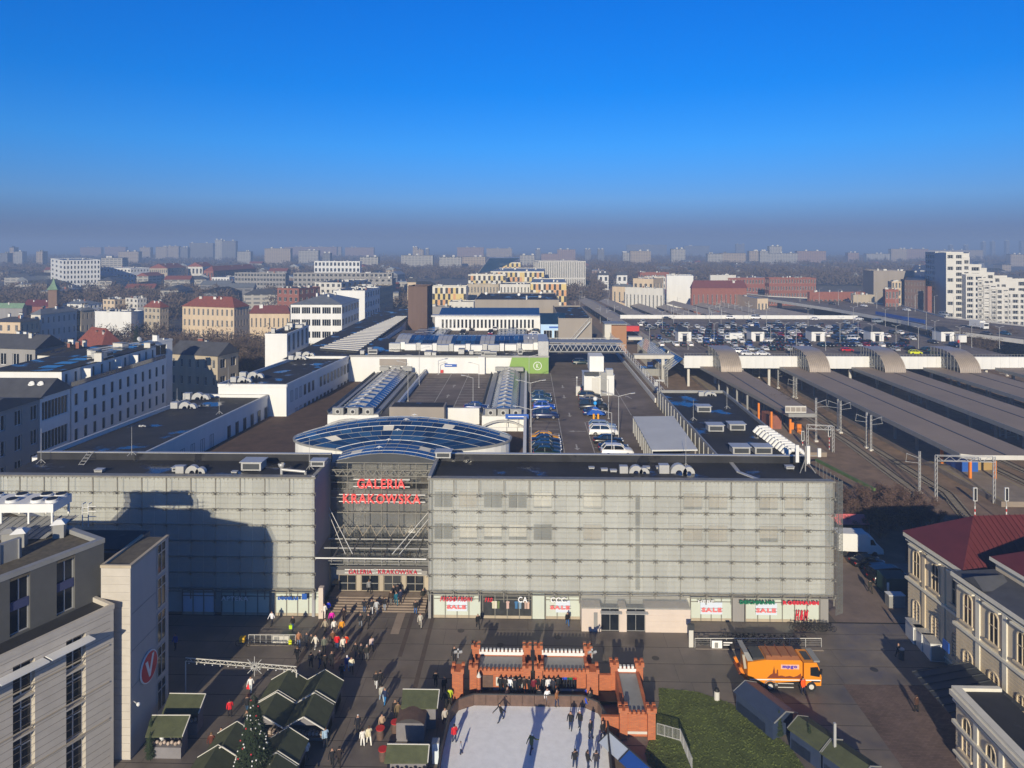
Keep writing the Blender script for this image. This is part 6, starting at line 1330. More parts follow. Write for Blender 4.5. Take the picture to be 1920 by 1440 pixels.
# low house carpet filling the middle distance, each a small block with a pitched or flat roof
r = random.Random(11); HM = {}
def small_house(i):
    if i not in HM:
        w, d, h = r.uniform(14,34), r.uniform(11,16), r.uniform(7,15); b = MB(); wl = FM[(0,1,3,1,2)[i % 5]]; b.box(0, w, 0, d, 0, h, wl); me = b.data('wall'); rf = roof_hip(w, d, h, 3.4,.5,('tile_red', 'roof_slate', 'roof_zinc', 'roof_black')[i % 4], gable=i % 2 == 0).data('roof') if i % 3 else None
        if rf is None: b = MB(); b.box(-.2, w + .2,-.2, d + .2, h, h + .5, M.roof_zinc); rf = b.data('roof')
        HM[i] = (me, rf, w, d, h, ('red', 'slate', 'zinc', 'black')[i % 4] if i % 3 else 'flat', ('cream', 'white', 'grey', 'white', 'rose')[i % 5])
    return HM[i]
occupied = []
for k in range(230):
    u = r.uniform(0,760) if k < 150 else r.uniform(1060,1900); D = r.uniform(480,1250) if k < 150 else r.uniform(700,1400)
    p = WD(u, D)
    if any(abs(p.x - q[0]) < 26 and abs(p.y - q[1]) < 26 for q in occupied): continue
    occupied.append((p.x, p.y)); me, rf, w, d, h, rn, wn = small_house(r.randrange(16)); rz = r.choice((0,.2,1.4,1.57)); t = thing('town_house', '%s town house with a %s roof, %s' % (wn, rn + ('-coloured' if rn == 'zinc' else ''),('%s the %s' % (('in front of', 'far behind')[D > 850], ('left-edge trees', 'church spire', 'grid-fronted hotel', 'peach palace', 'brown slate roofs', 'white corner house', 'street end')[int(min(u, 760) / 109)]) if u < 770 else '%s the %s' % (('near', 'far beyond')[D > 1050], ('mast forest', 'station house', 'brick workshop', 'brick building', 'concrete block', 'stepped building')[int(max(0, min(5,(u - 1060) / 145)))]))), 'house', (p.x, p.y, 0), rz, 'small far houses'); put('wall', me, t); put('roof', rf, t)
    for c in range(2): put('chimney', chimney_mesh(r.randrange(9)), t, (r.uniform(.2,.8) * w, d / 2, h + .5))

# -- woods and tree belts: one mass each
def wood(name, u0, u1, D0, D1, h, n, m='twig', seed=1, size=1.0):
    r = random.Random(seed); b = MB(); 
    for _ in range(n):
        D = r.uniform(D0, D1); u = r.uniform(u0, u1); p = WD(u, D); H = h * r.uniform(.6,1.1) * (.8 + .2 * math.sin(u * .13 + D * .02)); R_ = H * .35
        for q in range(26):
            c = Vector((p.x + r.gauss(0,1) * R_ * .6, p.y + r.gauss(0,1) * R_ * .6, H * r.uniform(.15,1.0))); d = Vector((r.gauss(0,1), r.gauss(0,1), abs(r.gauss(.5,1)))).normalized() * r.uniform(1.2,3.0) * size; s = d.cross(Vector((r.gauss(0,1), r.gauss(0,1),.2))).normalized() * .38 * size
            b.mesh([c - s, c + s, c + d], [(0,1,2)])
    b.build(name, M[m], kind='stuff')
wood('far_wood', 1110,1760,760,1300,17,4200, seed=1, size=2.0); wood('far_wood', 0,760,850,1350,15,3200, seed=2, size=2.0); wood('far_wood', -20,340,440,600,14,1100, seed=3, size=1.2); wood('far_wood', 600,1180,900,1400,14,2200, seed=4, size=2.0); wood('far_wood', 330,440,480,640,13,420, seed=8, size=1.2)
wood('far_wood', 0,1920,1500,2400,15,3000, seed=5, size=3.2); wood('far_wood', 1750,1960,600,900,14,500, seed=6, size=1.6); wood('far_wood', 1060,1130,560,760,12,260, seed=7, size=1.3); wood('bare_thicket', 335,500,190,300,11,1000, seed=21, size=.55); wood('bare_thicket', -10,330,225,330,9,900, seed=22, size=.6); wood('bare_thicket', 590,660,225,255,8,160, seed=23, size=.5); wood('bare_thicket', 1750,1930,275,345,9,500, seed=24, size=.7); wood('bare_thicket', 500,740,480,700,12,700, seed=25, size=1.0)
wood('railway_scrub', 740,830,480,700,9,260, seed=9, size=1.2)
# bare trees one can tell apart
for u, D, h, k, lb in ((372,250,13, 'thick', 'big bare tree in front of the peach palace, leftmost'),(398,235,14, 'thick', 'big bare tree in front of the peach palace, second from the left'),(425,245,13, 'thick', 'bare tree in front of the peach palace, centre'),(447,230,14, 'thick', 'dark bare tree in front of the peach palace, right'),(470,240,12, 'thick', 'bare tree between palace and ochre building'),(440,205,13, 'thick', 'near bare tree beside the bright white slab house'),(470,200,13, 'thick', 'bare tree touching the bright white slab house'),(415,195,10, 'thick', 'low bare tree left of the bright white slab house'),(480,215,14, 'thick', 'tall bare tree behind the white slab house'),
    (345,260,12, 'thick', 'bare tree right of the brown shaded tenement'),(330,240,11, 'thick', 'bare tree behind the corner house'),(600,235,13, 'bare', 'thin bare tree in front of the white modern office'),(625,232,13, 'bare', 'second thin bare tree in front of the white modern office'),(193,235,11, 'bare', 'pale bare tree against the big white wall, left'),(222,240,11, 'bare', 'pale bare tree against the big white wall, right'),(130,240,11, 'thick', 'bare tree in front of the blue-shaded apartment house'),(20,215,12, 'thick', 'dark bare tree at the left edge'),(40,205,10, 'thick', 'dark bare tree left of the cream villa'),(290,255,10, 'thick', 'bare tree in front of the brown shaded tenement')):
    p = WD(u, D); tree(lb, p.x, p.y, h, k)
p = WD(256,265); tree('single dark green conifer in front of the big white wall', p.x, p.y, 13, 'conifer', name='fir_tree', group=None)
for k in range(26):
    u = RND.uniform(60,330); D = RND.uniform(300,420); p = WD(u, D); tree('far bare tree in the belt between the left houses', p.x, p.y, RND.uniform(9,13), 'far', group='tree belt between the left houses')
for k in range(16):
    u = RND.uniform(1780,1925); D = RND.uniform(255,300); p = WD(u, D); tree('bare tree along the foot of the stepped white building', p.x, p.y, RND.uniform(8,12), 'thick', group='trees below the stepped building')
# row of tall street trees in the shade of the boulevard
for k in range(12):
    p = Vector((-49 + k * 1.0,215 + k * 34,0)); tree('bare boulevard tree in the shaded street beyond the mall wing', p.x, p.y, RND.uniform(8,11), 'far', group='boulevard trees')
# --- railway station: roof car park, canopies, masts, viaduct
CZ = 9.5
dk = thing('car_park_deck', 'huge raised concrete car park with a white front fascia above the railway platforms', 'car park', (0,0,0))
b = MB(); b.prism([(50.3,222),(159.2,222),(163,342),(46,342)], 7.2, CZ, M.offwhite, M.asphalt_deck); b.build('deck', None, dk)
fm = MB(); fm.box(.02,2.86,0,.25,0,3.9, M.white); fme = fm.data('fascia_panel')
for k in range(38): put('fascia_panel', fme, dk, (50.4 + k * 2.87,221.7,6.4))
b = MB(); b.box(50.3,159.3,221.6,222.1,10.31,10.42, M.metal_light); b.box(46,163,341.5,342, CZ, 11.3, M.white); b.build('parapet', None, dk)
# fence of thin bars on the front edge
b = MB()
for k in range(110): b.box(50.6 + k, 50.66 + k, 222.2,222.26, CZ, 11.0)
b.box(50.5,159,222.2,222.26,11.0,11.06); b.build('railing', M.metal_grey, dk)
for i in range(13):
    for j in range(4): b = MB(); x = 52 + i * 8.7; b.box(x, x + .7,224 + j * 30,224.7 + j * 30,0,7.19); b.build('column', M.offwhite, dk)
mk = MB()
for y in (244,262.2,280.2,298.2,316.2):
    for k in range(42): mk.box(47 + k * 2.62,47.12 + k * 2.62, y - 5.2, y + 5.2, CZ + .004, CZ + .008)
mk.build('bay_marking', M.road_paint, dk, kind='stuff')
# blue glass lean-to on the left edge
ln = thing('glass_lean_to', 'sloping blue glass roof with white slats along the left edge of the raised car park', 'glass roof', (0,0,0))
for k in range(24):
    y = 222 + k * 2.6; b = MB(); b.mesh([(50.2, y + .1,9.3),(50.2, y + 2.4,9.3),(45.2, y + 2.4,5.4),(45.2, y + .1,5.4)], [(0,1,2,3)], M.glass_blue); b.build('glass_pane', None, ln)
    b = MB(); b.bar((48.6, y, 8.2),(45.0, y, 5.45),.14,.1, M.metal_light); b.build('slat', None, ln); b = MB(); b.box(45.1,45.25, y, y + .15,0,5.4, M.metal_light); b.build('post', None, ln)
# canopies over the platforms
defm('canopy_roof', (0.29,0.225,0.17), rough=.8, var=.12, scale=.08, streak=False, bump=.1)
defm('canopy_far', (0.34,0.30,0.26), rough=.8, var=.1, scale=.1)
CL = ['shortest grey-brown platform roof, ending beside the bare scrub', 'long grey-brown platform roof with the white front edge, second from the left', 'long grey-brown platform roof, third from the left', 'long grey-brown platform roof, fourth from the left', 'outermost long platform roof at the right edge']
for i, (x, w) in enumerate(zip(CANX, CANW)):
    y0 = (160,129,129,129,129)[i]; t = thing('platform_canopy', CL[i], 'platform roof', (x, y0,0),0, 'platform roofs of the station'); L = 222 - y0 - .5
    pl = [(0,.8),(2.2,0),(w - 1,0),(w, .9),(w, L),(0, L)]
    if i == 0: pl = [(6.5,0),(w - .6,0),(w, 3),(w, L),(1.5, L)]
    b = MB(); b.prism(pl, 6.1,6.95, M.offwhite if i else M.metal_grey, M.canopy_roof); b.build('roof', None, t)
    b = MB(); b.box(w * .56, w * .56 + .35,.2, L, 6.96,7.04); b.build('ridge_gutter', M.metal_dark, t)
    if i: b = MB(); b.box(0 - .12,-.004,.9, L, 6.0,7.0); b.build('dark_fascia', M.metal_grey, t)
    for k in range(int(L / 9)):
        for s in (w * .33, w * .67): b = MB(); b.box(s - .22, s + .22,5 + k * 9,5.45 + k * 9,.95,6.09, M.orange if k < 2 and i < 2 else M.metal_grey); b.build('column', None, t)
    if i in (0,1):
        b = MB(); b.box(w * .38, w * .62,9,14,.95,4.2, M.blue if i else M.brick_far); b.build('shelter', None, t)
    if i == 1: b = MB(); b.box(w * .64, w * .9,10,15,.95,4, mat('ochre', (.38,.25,.09), var=.1)); b.build('shelter', None, t)
b = MB(); b.box(-2.4,2.4,0,.25,0,1.6, M.offwhite); tag(b.build('sign_box', None, None, (62.0,159.6,7.2)), 'pale rectangular sign box at the end of the shortest platform roof', 'sign')
for k in range(4): b = MB(); b.box(.08 + k * 1.2 - 2.4,1.1 + k * 1.2 - 2.4,-.04,-.003,.3,1.3, M.taupe); b.build('panel', None, bpy.data.objects['sign_box'])
# ends of the tracks' roofs beyond the deck
for i in range(8):
    x = 44 + i * 16; t = thing('platform_canopy', 'far platform roof behind the raised car park, %s' % ('first from the left', 'second from the left', 'third from the left', 'fourth from the left', 'fifth, behind the second kiosk', 'sixth, behind the third kiosk', 'seventh, dark and rounded', 'eighth, farthest right')[i], 'platform roof', (x, 346,0), R(3 + i * .8), 'far platform roofs'); b = MB(); L = 150 - i * 6
    b.mesh([(0,0,6.2),(11,0,6.2),(11, L, 6.2),(0, L, 6.2),(5.5,0,8),(5.5, L, 8)], [(0,1,4),(0,4,5,3),(1,2,5,4),(2,3,5)], M.canopy_far); b.build('roof', None, t); b = MB()
    for k in range(12): b.box(5.3,5.7,4 + k * 11,4.4 + k * 11,0,6.2)
    b.build('column', M.metal_grey, t, kind='stuff')
# arched metal stair houses
defm('bronze', (0.46,0.38,0.29), rough=.4, metal=.3, var=.12, scale=.6)
AL = ['curved bronze-grey metal stair house, leftmost of four, beside white parked cars', 'curved bronze-grey metal stair house, second from the left', 'curved bronze-grey metal stair house, third from the left', 'curved bronze-grey metal stair house, fourth from the left, near the yellow car']
for i in range(4):
    x0, x1 = CANX[i] + 5.6, CANX[i] + 12.0; t = thing('arched_stair_house', AL[i], 'stair house', (0,0,0),0, 'curved metal stair houses'); pr = [(212 + 9.5 * (1 - math.cos(math.pi / 2 * k / 10)),7.0 + 5.8 * math.sin(math.pi / 2 * k / 10)) for k in range(11)] + [(228,12.8)]
    for s in range(11):
        xa, xb = x0 + (x1 - x0) * s / 11, x0 + (x1 - x0) * (s + 1) / 11 - .05; b = MB(); vs = [(x, y, z) for y, z in pr for x in (xa, xb)]; b.mesh(vs, [(k*2, k*2+1, k*2+3, k*2+2) for k in range(11)], M.bronze, True); b.build('metal_strip', None, t)
    b = MB(); vs = [(x1 - .1, y, z - .05) for y, z in pr] + [(x1 - .1,228,7)]; b.mesh(vs, [tuple(range(len(vs)))], M.bronze); b.mesh([(x, y, z - .12) for y, z in pr for x in (x0 + .05, x1 - .1)], [(k*2, k*2+2, k*2+3, k*2+1) for k in range(11)], M.metal_dark); b.build('shell', None, t)
    b = MB(); vs = [(x0, y, z - .1) for y, z in pr] + [(x0,228,7)]; b.mesh(vs, [tuple(range(len(vs)))[::-1]], M.hall_glass); b.build('side_glass', None, t)
    b = MB()
    for k in range(9): y = 213.2 + k * 1.75; z = 7 + 5.8 * math.sin(math.acos(max(-1, min(1,1 - (y - 212) / 9.5)))) if y < 221.5 else 12.8; b.box(x0 - .08, x0 + .08, y - .06, y + .06,7, z)
    for z in (8.6,10.2,11.7): b.box(x0 - .06, x0 + .06,212.6 + (z - 7) * .3,228, z - .04, z + .04)
    b.build('mullion', M.metal_grey, t)
# kiosks
KL = ['white stair kiosk with a dark sloping roof among the parked cars, leftmost of five', 'white stair kiosk among the parked cars, second from the left', 'white stair kiosk among the parked cars, third from the left', 'white stair kiosk among the parked cars, fourth, beside a red car', 'white stair kiosk at the right, beside the small ticket box']
for u, lb in zip((1284,1421,1534,1645,1777), KL):
    p = W(u, 640, CZ); t = thing('stair_kiosk', lb, 'kiosk', (p.x, p.y, CZ),0, 'white stair kiosks on the roof car park'); t.scale = (.82,.82,.85); b = MB(); b.box(-3,-1,0,7,0,4.3, M.white); b.box(1,3,0,7,0,4.3, M.white); b.box(-.999,.999,0,7,2.6,4.3, M.white); b.build('wall', None, t)
    b = MB(); b.mesh([(-3.2,-.3,4.3),(3.2,-.3,4.3),(3.2,8,4.3),(-3.2,8,4.3),(-2,6.5,6.0),(2,6.5,6.0)], [(0,1,5,4),(1,2,5),(2,3,4,5),(3,0,4)]); b.build('roof', M.metal_dark, t)
    b = MB(); b.box(-.9,.9,.4,.5,0,2.6); b.build('door', M.glass_dark, t); b = MB(); b.box(-1,1,-.06,-.003,2.75,3.3); b.build('sign', M.spandrel, t); b = MB(); b.box(-1.6,1.6,-.3,-.004,3.5,3.6); b.build('ledge', M.metal_dark, t)
p = W(1805,642, CZ); t = thing('ticket_box', 'small white ticket box with a red bin beside the rightmost kiosk', 'kiosk', (p.x, p.y, CZ)); b = MB(); b.box(-1.5,1.5,0,2,0,2.6, M.white); b.box(-1.7,1.7,-.2,2.2,2.61,2.8, M.metal_light); b.build('booth', None, t); b = MB(); b.tube((-1.9,-.6,0),(-1.9,-.6,1),.35, m=M.red); b.build('bin', None, t)
# parked cars
r = random.Random(5); rows = [(239.5, 'front'),(249, 'second'),(257.5, 'third'),(267, 'fourth'),(275.5, 'fifth'),(285, 'sixth'),(293.5, 'seventh'),(303, 'eighth'),(311.5, 'ninth'),(321, 'tenth')]
KX = [(59, 'leftmost'),(87, 'second'),(110, 'third'),(133, 'fourth'),(159, 'rightmost')]; n = 0
def col_word(i): return ('first bay', 'a few bays left', 'straight behind or before it', 'a few bays right')[i]
for yi, (y, rw) in enumerate(rows):
    for k in range(41):
        x = 48.4 + k * 2.62
        if any(abs(x - kx) < 4.4 and 257 < y < 271 for kx, _ in KX): continue
        f = (.35,.78,.9,.9,.88,.85,.8,.7,.5,.3)[yi]
        if x < 56 and yi < 7: f = .25
        if x > 140: f *= .35
        if r.random() > f or n >= 285: continue
        cn, cx, _ = rcol(r); kd = r.choice(('hatchback', 'hatchback', 'saloon', 'estate', 'suv')); kx = min(KX, key=lambda q: abs(q[0] - x)); d = x - kx[0]; sd = 'level with' if abs(d) < 3 else ('just left of' if -8 < d < 0 else 'just right of' if 0 < d < 8 else 'well left of' if d < 0 else 'well right of')
        car(kd, '%s %s in the %s row of the deck, %s the %s kiosk' % (cn, {'suv': 'off-roader', 'estate': 'estate'}.get(kd, kd), rw, sd, kx[1]),(x, y + r.uniform(-.3,.3), CZ + .01), R(90) + r.choice((0, math.pi)), cx, 'cars on the raised station car park', False); n += 1
for u, v, kd, cn, cx, w in ((1389,662, 'suv', 'white', '#eeeeec', 'broadside at the front edge, beside the leftmost metal stair house'),(1402,666, 'estate', 'white', '#e4e4e6', 'second broadside at the front edge'),(1430,666, 'saloon', 'white', '#ececec', 'third broadside at the front edge, on the right'),(1412,657, 'saloon', 'grey', '#6f7d8a', 'behind the white broadside cars'),(1716,664, 'hatchback', 'bright yellow', '#d8e020', 'beside the fourth metal stair house'),(1588,659, 'hatchback', 'red', '#b01820', 'at the front row right of the second metal stair house'),(1444,641, 'estate', 'white', '#e6e6e6', 'right of the second kiosk'),(1327,641, 'suv', 'white', '#e8e8e8', 'right of the leftmost kiosk'),(1370,637, 'van', 'white', '#ececec', 'between first and second kiosk'),(1602,638, 'van', 'white', '#ededed', 'between third and fourth kiosk'),(1250,643, 'estate', 'silver', '#9fa6aa', 'left of the leftmost kiosk'),(1250,596+3, 'saloon', 'dark', '#333333', 'alone near the rear white wall, left'),(1370,598, 'suv', 'white', '#e8e8e8', 'in front of the rear white wall, left'),(1418,598, 'van', 'white', '#e8e8e8', 'in front of the rear white wall, centre'),(1528,600, 'saloon', 'white', '#e8e8e8', 'in front of the rear white wall, right'),(1222,618, 'hatchback', 'grey', '#555a60', 'alone on the left lane'),(1610,600, 'saloon', 'white', '#e8e8e8', 'beside the blue fence'),(1645,605, 'van', 'silver', '#8f979c', 'near the blue fence')):
    p = W(u, v, CZ); car(kd, '%s %s %s' % (cn, {'suv': 'off-roader'}.get(kd, kd), w),(p.x, p.y, CZ + .01), R(180) if v > 655 or v < 600 else R(200), cx, 'cars on the raised station car park', False)
p = W(1380,640, CZ); t = thing('box_van', 'white box van among the parked cars right of the leftmost kiosk', 'van', (p.x, p.y, CZ),0); b = MB(); b.box(-2.4,2.4,0,2.1,.6,3.1, M.white); b.build('box', None, t); b = MB(); b.box(-4,-2.45,.1,2.0,.4,2.2, M.white); b.box(-3.7,-2.5,.08,2.02,1.4,2.0, M.glass_dark); b.build('cab', None, t)
for x in (-3.2,1.4):
    for y in (.1,2.0): b = MB(); b.tube((x, y - .12,.4),(x, y + .12,.4),.4, m=M.rubber); b.build('wheel', None, t)
for i, (u, v) in enumerate([(1218,655),(1290,655),(1339,645),(1395,652),(1445,650),(1472,646),(1493,655),(1548,657),(1575,645),(1609,640),(1635,648),(1680,651),(1722,654),(1753,640),(1800,655),(1822,652),(1874,654),(1515,612),(1437,612),(1242,618),(1263,606),(1330,605),(1352,608),(1404,605),(1600,607),(1660,612),(1703,610),(1737,618)]):
    p = W(u, v, CZ); lamp('slim lamp post on the raised car park, %s' % ('front row' if v > 638 else 'rear rows') + ' %s post zone' % ('first', 'second', 'third', 'fourth', 'fifth', 'sixth', 'seventh')[min(6,(u - 1200) // 97)], p.x, p.y, CZ, 7.5,((.9,0),(.9, math.pi)), 'lamp posts on the raised car park', r=.09)
# viaduct
inn = [(1380,553),(1440,562),(1560,580),(1690,603),(1772,621),(1920,640),(2100,668)]; out = [(1380,549),(1440,556),(1560,562),(1690,574),(1772,596),(1920,612),(2100,630)]
vi = thing('viaduct', 'raised grey road curving past the car park with pale edge beams on pillars', 'road bridge', (0,0,0)); b = MB(); A_ = [W(u, v, 10) for u, v in inn]; B_ = [W(u, v, 10) for u, v in out]
for i in range(len(A_) - 1):
    b.mesh([A_[i], A_[i+1], B_[i+1], B_[i], A_[i] - Vector((0,0,1)), A_[i+1] - Vector((0,0,1)), B_[i+1] - Vector((0,0,1)), B_[i] - Vector((0,0,1))], [(0,1,2,3),(7,6,5,4)], M.asphalt_deck)
b.build('road_deck', None, vi)
for pts in (A_, B_):
    b = MB()
    for p, q in zip(pts, pts[1:]): b.bar(p - Vector((0,0,.2)), q - Vector((0,0,.2)),.5,1.6, M.offwhite); b.bar(p + Vector((0,0,1.3)), q + Vector((0,0,1.3)),.1,.1, M.metal_grey)
    b.build('edge_beam', None, vi)
for i in range(len(A_) - 1):
    for f in (.2,.7): q = (A_[i].lerp(A_[i+1], f) * .6 + B_[i].lerp(B_[i+1], f) * .4); b = MB(); b.box(q.x - 1.2, q.x + 1.2, q.y - 1, q.y + 1,0,8.99); b.build('pillar', M.offwhite, vi)
p0, p1, p2 = W(1640,590,10.2), W(1690,600,10.2), W(1732,607,10.2); b = MB()
for p, q in ((p0, p1),(p1, p2)): b.bar(p + Vector((0,-1,1)), q + Vector((0,-1,1)),.2,1.8)
tag(b.build('blue_fence', M.blue), 'bright blue hoarding along the viaduct', 'fence')
for i, (u, v, cx, cn, kd) in enumerate(((1620,575, '#eeeeee', 'white', 'saloon'),(1700,583, '#e8e8e8', 'white', 'estate'),(1850,628, '#23262b', 'dark', 'saloon'),(1885,628, '#1c4f6f', 'blue', 'hatchback'),(1560,571, '#3a3d42', 'grey', 'saloon'),(1770,592, '#a9adb0', 'silver', 'van'))):
    p = W(u, v, 10); car(kd, '%s %s driving on the viaduct, %s' % (cn, kd, ('above the blue hoarding', 'beyond the blue hoarding', 'near the right edge', 'touching the right edge', 'left of the hoarding', 'beside the low trees')[i]),(p.x, p.y, 10.02), R(100), cx, 'cars driving on the viaduct', False, 'driving_car')
t = thing('lorry', 'white lorry driving on the viaduct at the right', 'lorry', (*W(1832,616,10).xy, 10.02), R(98)); b = MB(); b.box(-3,3,-1.25,1.25,.9,3.6, M.white); b.build('box', None, t); b = MB(); b.box(-5,-3.1,-1.2,1.2,.5,2.9, M.white); b.box(-5.02,-4.9,-1.05,1.05,1.6,2.5, M.glass_dark); b.build('cab', None, t); b = MB()
for x in (-4,-1,2): b.tube((x, -1.25,.5),(x, 1.25,.5),.5)
b.build('wheel_set', M.rubber, t)
for i, u in enumerate(range(1500,1900,36)):
    f = W(u, 566 + (u - 1500) * .085,10); lamp('tall lamp post at the roadside of the viaduct, part %s of the curve' % ('far' if u < 1620 else 'middle' if u < 1760 else 'near'), f.x, f.y, 10,9,((1.6, R(20)),), 'lamp posts on the viaduct', r=.12)
# catenary masts near
def mast(label, u, v, vtop, arm=1, z=0, group='railway masts'):
    p = W(u, v, z); D = DV(v, z); h = ZV(vtop, D) - z; t = thing('railway_mast', label, 'mast', (p.x, p.y, z),0, group); b = MB()
    for x in (-.14,.14): b.box(x - .05, x + .05,-.12,.12,0, h)
    for k in range(int(h / .8)): b.bar((-.14,0, k * .8 + .2),(.14,0, k * .8 + .8),.06)
    b.box(-.4,.4,-.4,.4,0,.35, M.offwhite); b.build('pole', M.metal_light, t)
    if arm: b = MB(); b.bar((0,0, h - 1.3),(arm * 2.4,0, h - .4),.07); b.bar((0,0, h - 2.2),(arm * 2.6,0, h - 1.9),.06); b.bar((arm * 2.3,0, h - .45),(arm * 2.5,0, h - 1.9),.05); b.build('bracket_arm', M.metal_light, t)
for a in ((1724,925,846,-1, 'stout mast left of the large portal frame'),(1625,840,773,-1, 'left mast of the pair beside the long canopy'),(1633,845,778,1, 'right mast of the pair beside the long canopy'),(1571,807,748,-1, 'left mast of the pair halfway up the yard'),(1576,812,751,1, 'right mast of the pair halfway up the yard'),(1530,828,746,1, 'mast beside the scrub under the shortest roof'),(1488,745,706,1, 'left mast of the far pair before the car park'),(1493,747,708,-1, 'right mast of the far pair before the car park'),(1455,715,691,1, 'farthest mast between the first two roofs'),(1459,728,693,1, 'tall mast just left of the second roof'),(1424,708,690,-1, 'mast under the car park fascia, left'),(1601,712,693,1, 'mast between second and third roof, farthest'),(1604,712,694,1, 'twin of the farthest mast between second and third roof'),(1722,762,740,1, 'left mast between third and second roof'),(1727,764,741,-1, 'right mast between third and second roof'),(1875,826,798,1, 'left mast of the pair before the third roof'),(1886,830,802,1, 'right mast of the pair before the third roof'),(1813,735,716,1, 'mast between third and fourth roof'),(1894,760,740,1, 'mast between third and fourth roof, nearer'),(1888,705,690,-1, 'far mast under the fourth roof')): mast(a[4], a[0], a[1], a[2], a[3])
def portal(label, u0, u1, v, vt_):
    a, c = W(u0, v), W(u1, v + 3); h = ZV(vt_, DV(v)); t = thing('signal_portal', label, 'portal frame', (0,0,0)); 
    for p in (a, c):
        b = MB()
        for dx in (-.2,.2): b.box(p.x + dx - .05, p.x + dx + .05, p.y - .1, p.y + .1,0, h)
        for k in range(int(h / .9)): b.bar((p.x - .2, p.y, k * .9),(p.x + .2, p.y, k * .9 + .9),.06)
        b.build('post', M.metal_light, t)
    b = MB(); L = (c - a).length; n = int(L / 1.0)
    for z in (h, h - .9):
        for dy in (-.3,.3): b.bar((a.x, a.y + dy, z),(c.x, c.y + dy, z),.08)
    for k in range(n): p, q = a.lerp(c, k / n), a.lerp(c, (k + 1) / n); b.bar((p.x, p.y - .3, h - (.9 if k % 2 else 0)),(q.x, q.y - .3, h - (0 if k % 2 else .9)),.06)
    b.build('truss', M.metal_light, t)
portal('large lattice portal frame across the tracks at the end of the long canopy', 1755,1864,941,854); portal('small lattice portal frame beside the orange post and scrub', 1514,1562,845,796)
def signal(label, u, v, vt_, stripes=True):
    p = W(u, v); D = DV(v); h = ZV(vt_, D); t = thing('rail_signal', label, 'railway signal', (p.x, p.y, 0),0, 'railway signals'); n = int(h * .55 / .45)
    for k in range(n): b = MB(); b.tube((0,0, k * .45),(0,0,(k + 1) * .45 - .005),.1, n=6, m=M.red if k % 2 else M.white); b.build('stripe', None, t)
    b = MB(); b.tube((0,0, n * .45),(0,0, h),.08, n=6, m=M.metal_light); b.build('pole', None, t); b = MB(); b.box(-.3,.3,-.15,.1, h - 2.2, h, M.white); b.box(-.2,.2,-.17,-.152, h - 2.1, h - .1, M.black); b.build('lamp_head', None, t)
signal('railway signal with red and white striped post behind the red roof, left of two', 1828,985,914); signal('railway signal with red and white striped post behind the red roof, right of two', 1887,985,914); signal('striped railway signal under the small portal frame', 1555,843,800); signal('striped railway signal left of the small portal frame', 1505,843,808)
# orange posts and box at the scrub end
for u, v, vt_, lb in ((1498,818,795, 'flat orange post by the shortest platform roof'),(1484,812,792, 'darker orange post at the scrub edge')):
    p = W(u, v); b = MB(); h = ZV(vt_, DV(v)); b.box(-.5,.5,-.3,.3,0, h, M.orange); tag(b.build('orange_post', None, None, p), lb, 'post')
# forest of far masts in the throat of the station
rm_ = random.Random(9)
pm = MB(); pm.tube((0,0,0),(0,0,9),.16,.12,5, M.metal_light); pm.bar((0,0,7.6),(2.6,0,8.2),.1, m=M.metal_light); pme = pm.data('railway_mast')
for k in range(95):
    u = rm_.uniform(1068,1420); D = rm_.uniform(360,800) if u < 1250 else rm_.uniform(350,480); p = WD(u, D); o = put('railway_mast', pme, None, (p.x, p.y, 0), rm_.choice((0, math.pi))); o.scale = (1,1, rm_.uniform(.8,1.25)); tag(o, 'thin railway mast in the crowded tracks beyond the raised car park', 'mast', 'far railway masts')
# lower level left of the car park
b = MB(); b.box(36,58,232,236,7.6,8.8, M.offwhite); b.box(45,46,231,232,0,7.6, M.offwhite); b.box(36,41,246,250,12,13, M.offwhite); tag(b.build('access_bridge'), 'short concrete access bridge with a white edge left of the raised car park', 'bridge')
t = thing('blue_kiosk', 'small blue-roofed kiosk on the low platform left of the raised car park', 'kiosk', (*W(1222,705,0).xy, 0)); b = MB(); b.box(-3.5,3.5,0,3,0,2.6, M.metal_grey); b.box(-3.8,3.8,-.3,3.3,2.6,2.9, M.glass_blue); b.build('booth', None, t); b = MB(); b.box(-.8,1,3.5,4.5,0,4.2, M.blue); b.build('dome', None, t)
b = MB(); b.box(0,2.2,0,2,0,5.4, M.offwhite); b.box(.3,1.9,-.1,-.005,3,4.8, M.white); tag(b.build('white_cabinet', None, None, (*W(1240,706,0).xy, 0)), 'pale square cabinet tower beside the blue-roofed kiosk', 'cabinet')
bs = thing('blue_road_sign', 'long blue direction sign at the far entrance of the raised car park', 'sign', (*WD(1132,285,11).xy, 0)); b = MB(); b.box(0,7,0,.3,12.2,13.6, M.blue); b.box(.6,6.4,-.05,-.004,12.7,13, M.sign_white); b.build('board', None, bs); b = MB(); b.box(6.6,6.8,.1,.3,8,12.2, M.metal_grey); b.build('post', None, bs)
b = MB(); b.box(0,6,0,2.2,0,2.2, M.red); tag(b.build('red_container', None, None, (*WD(1172,290,9).xy, 9.5)), 'red container beside the blue direction sign', 'container')
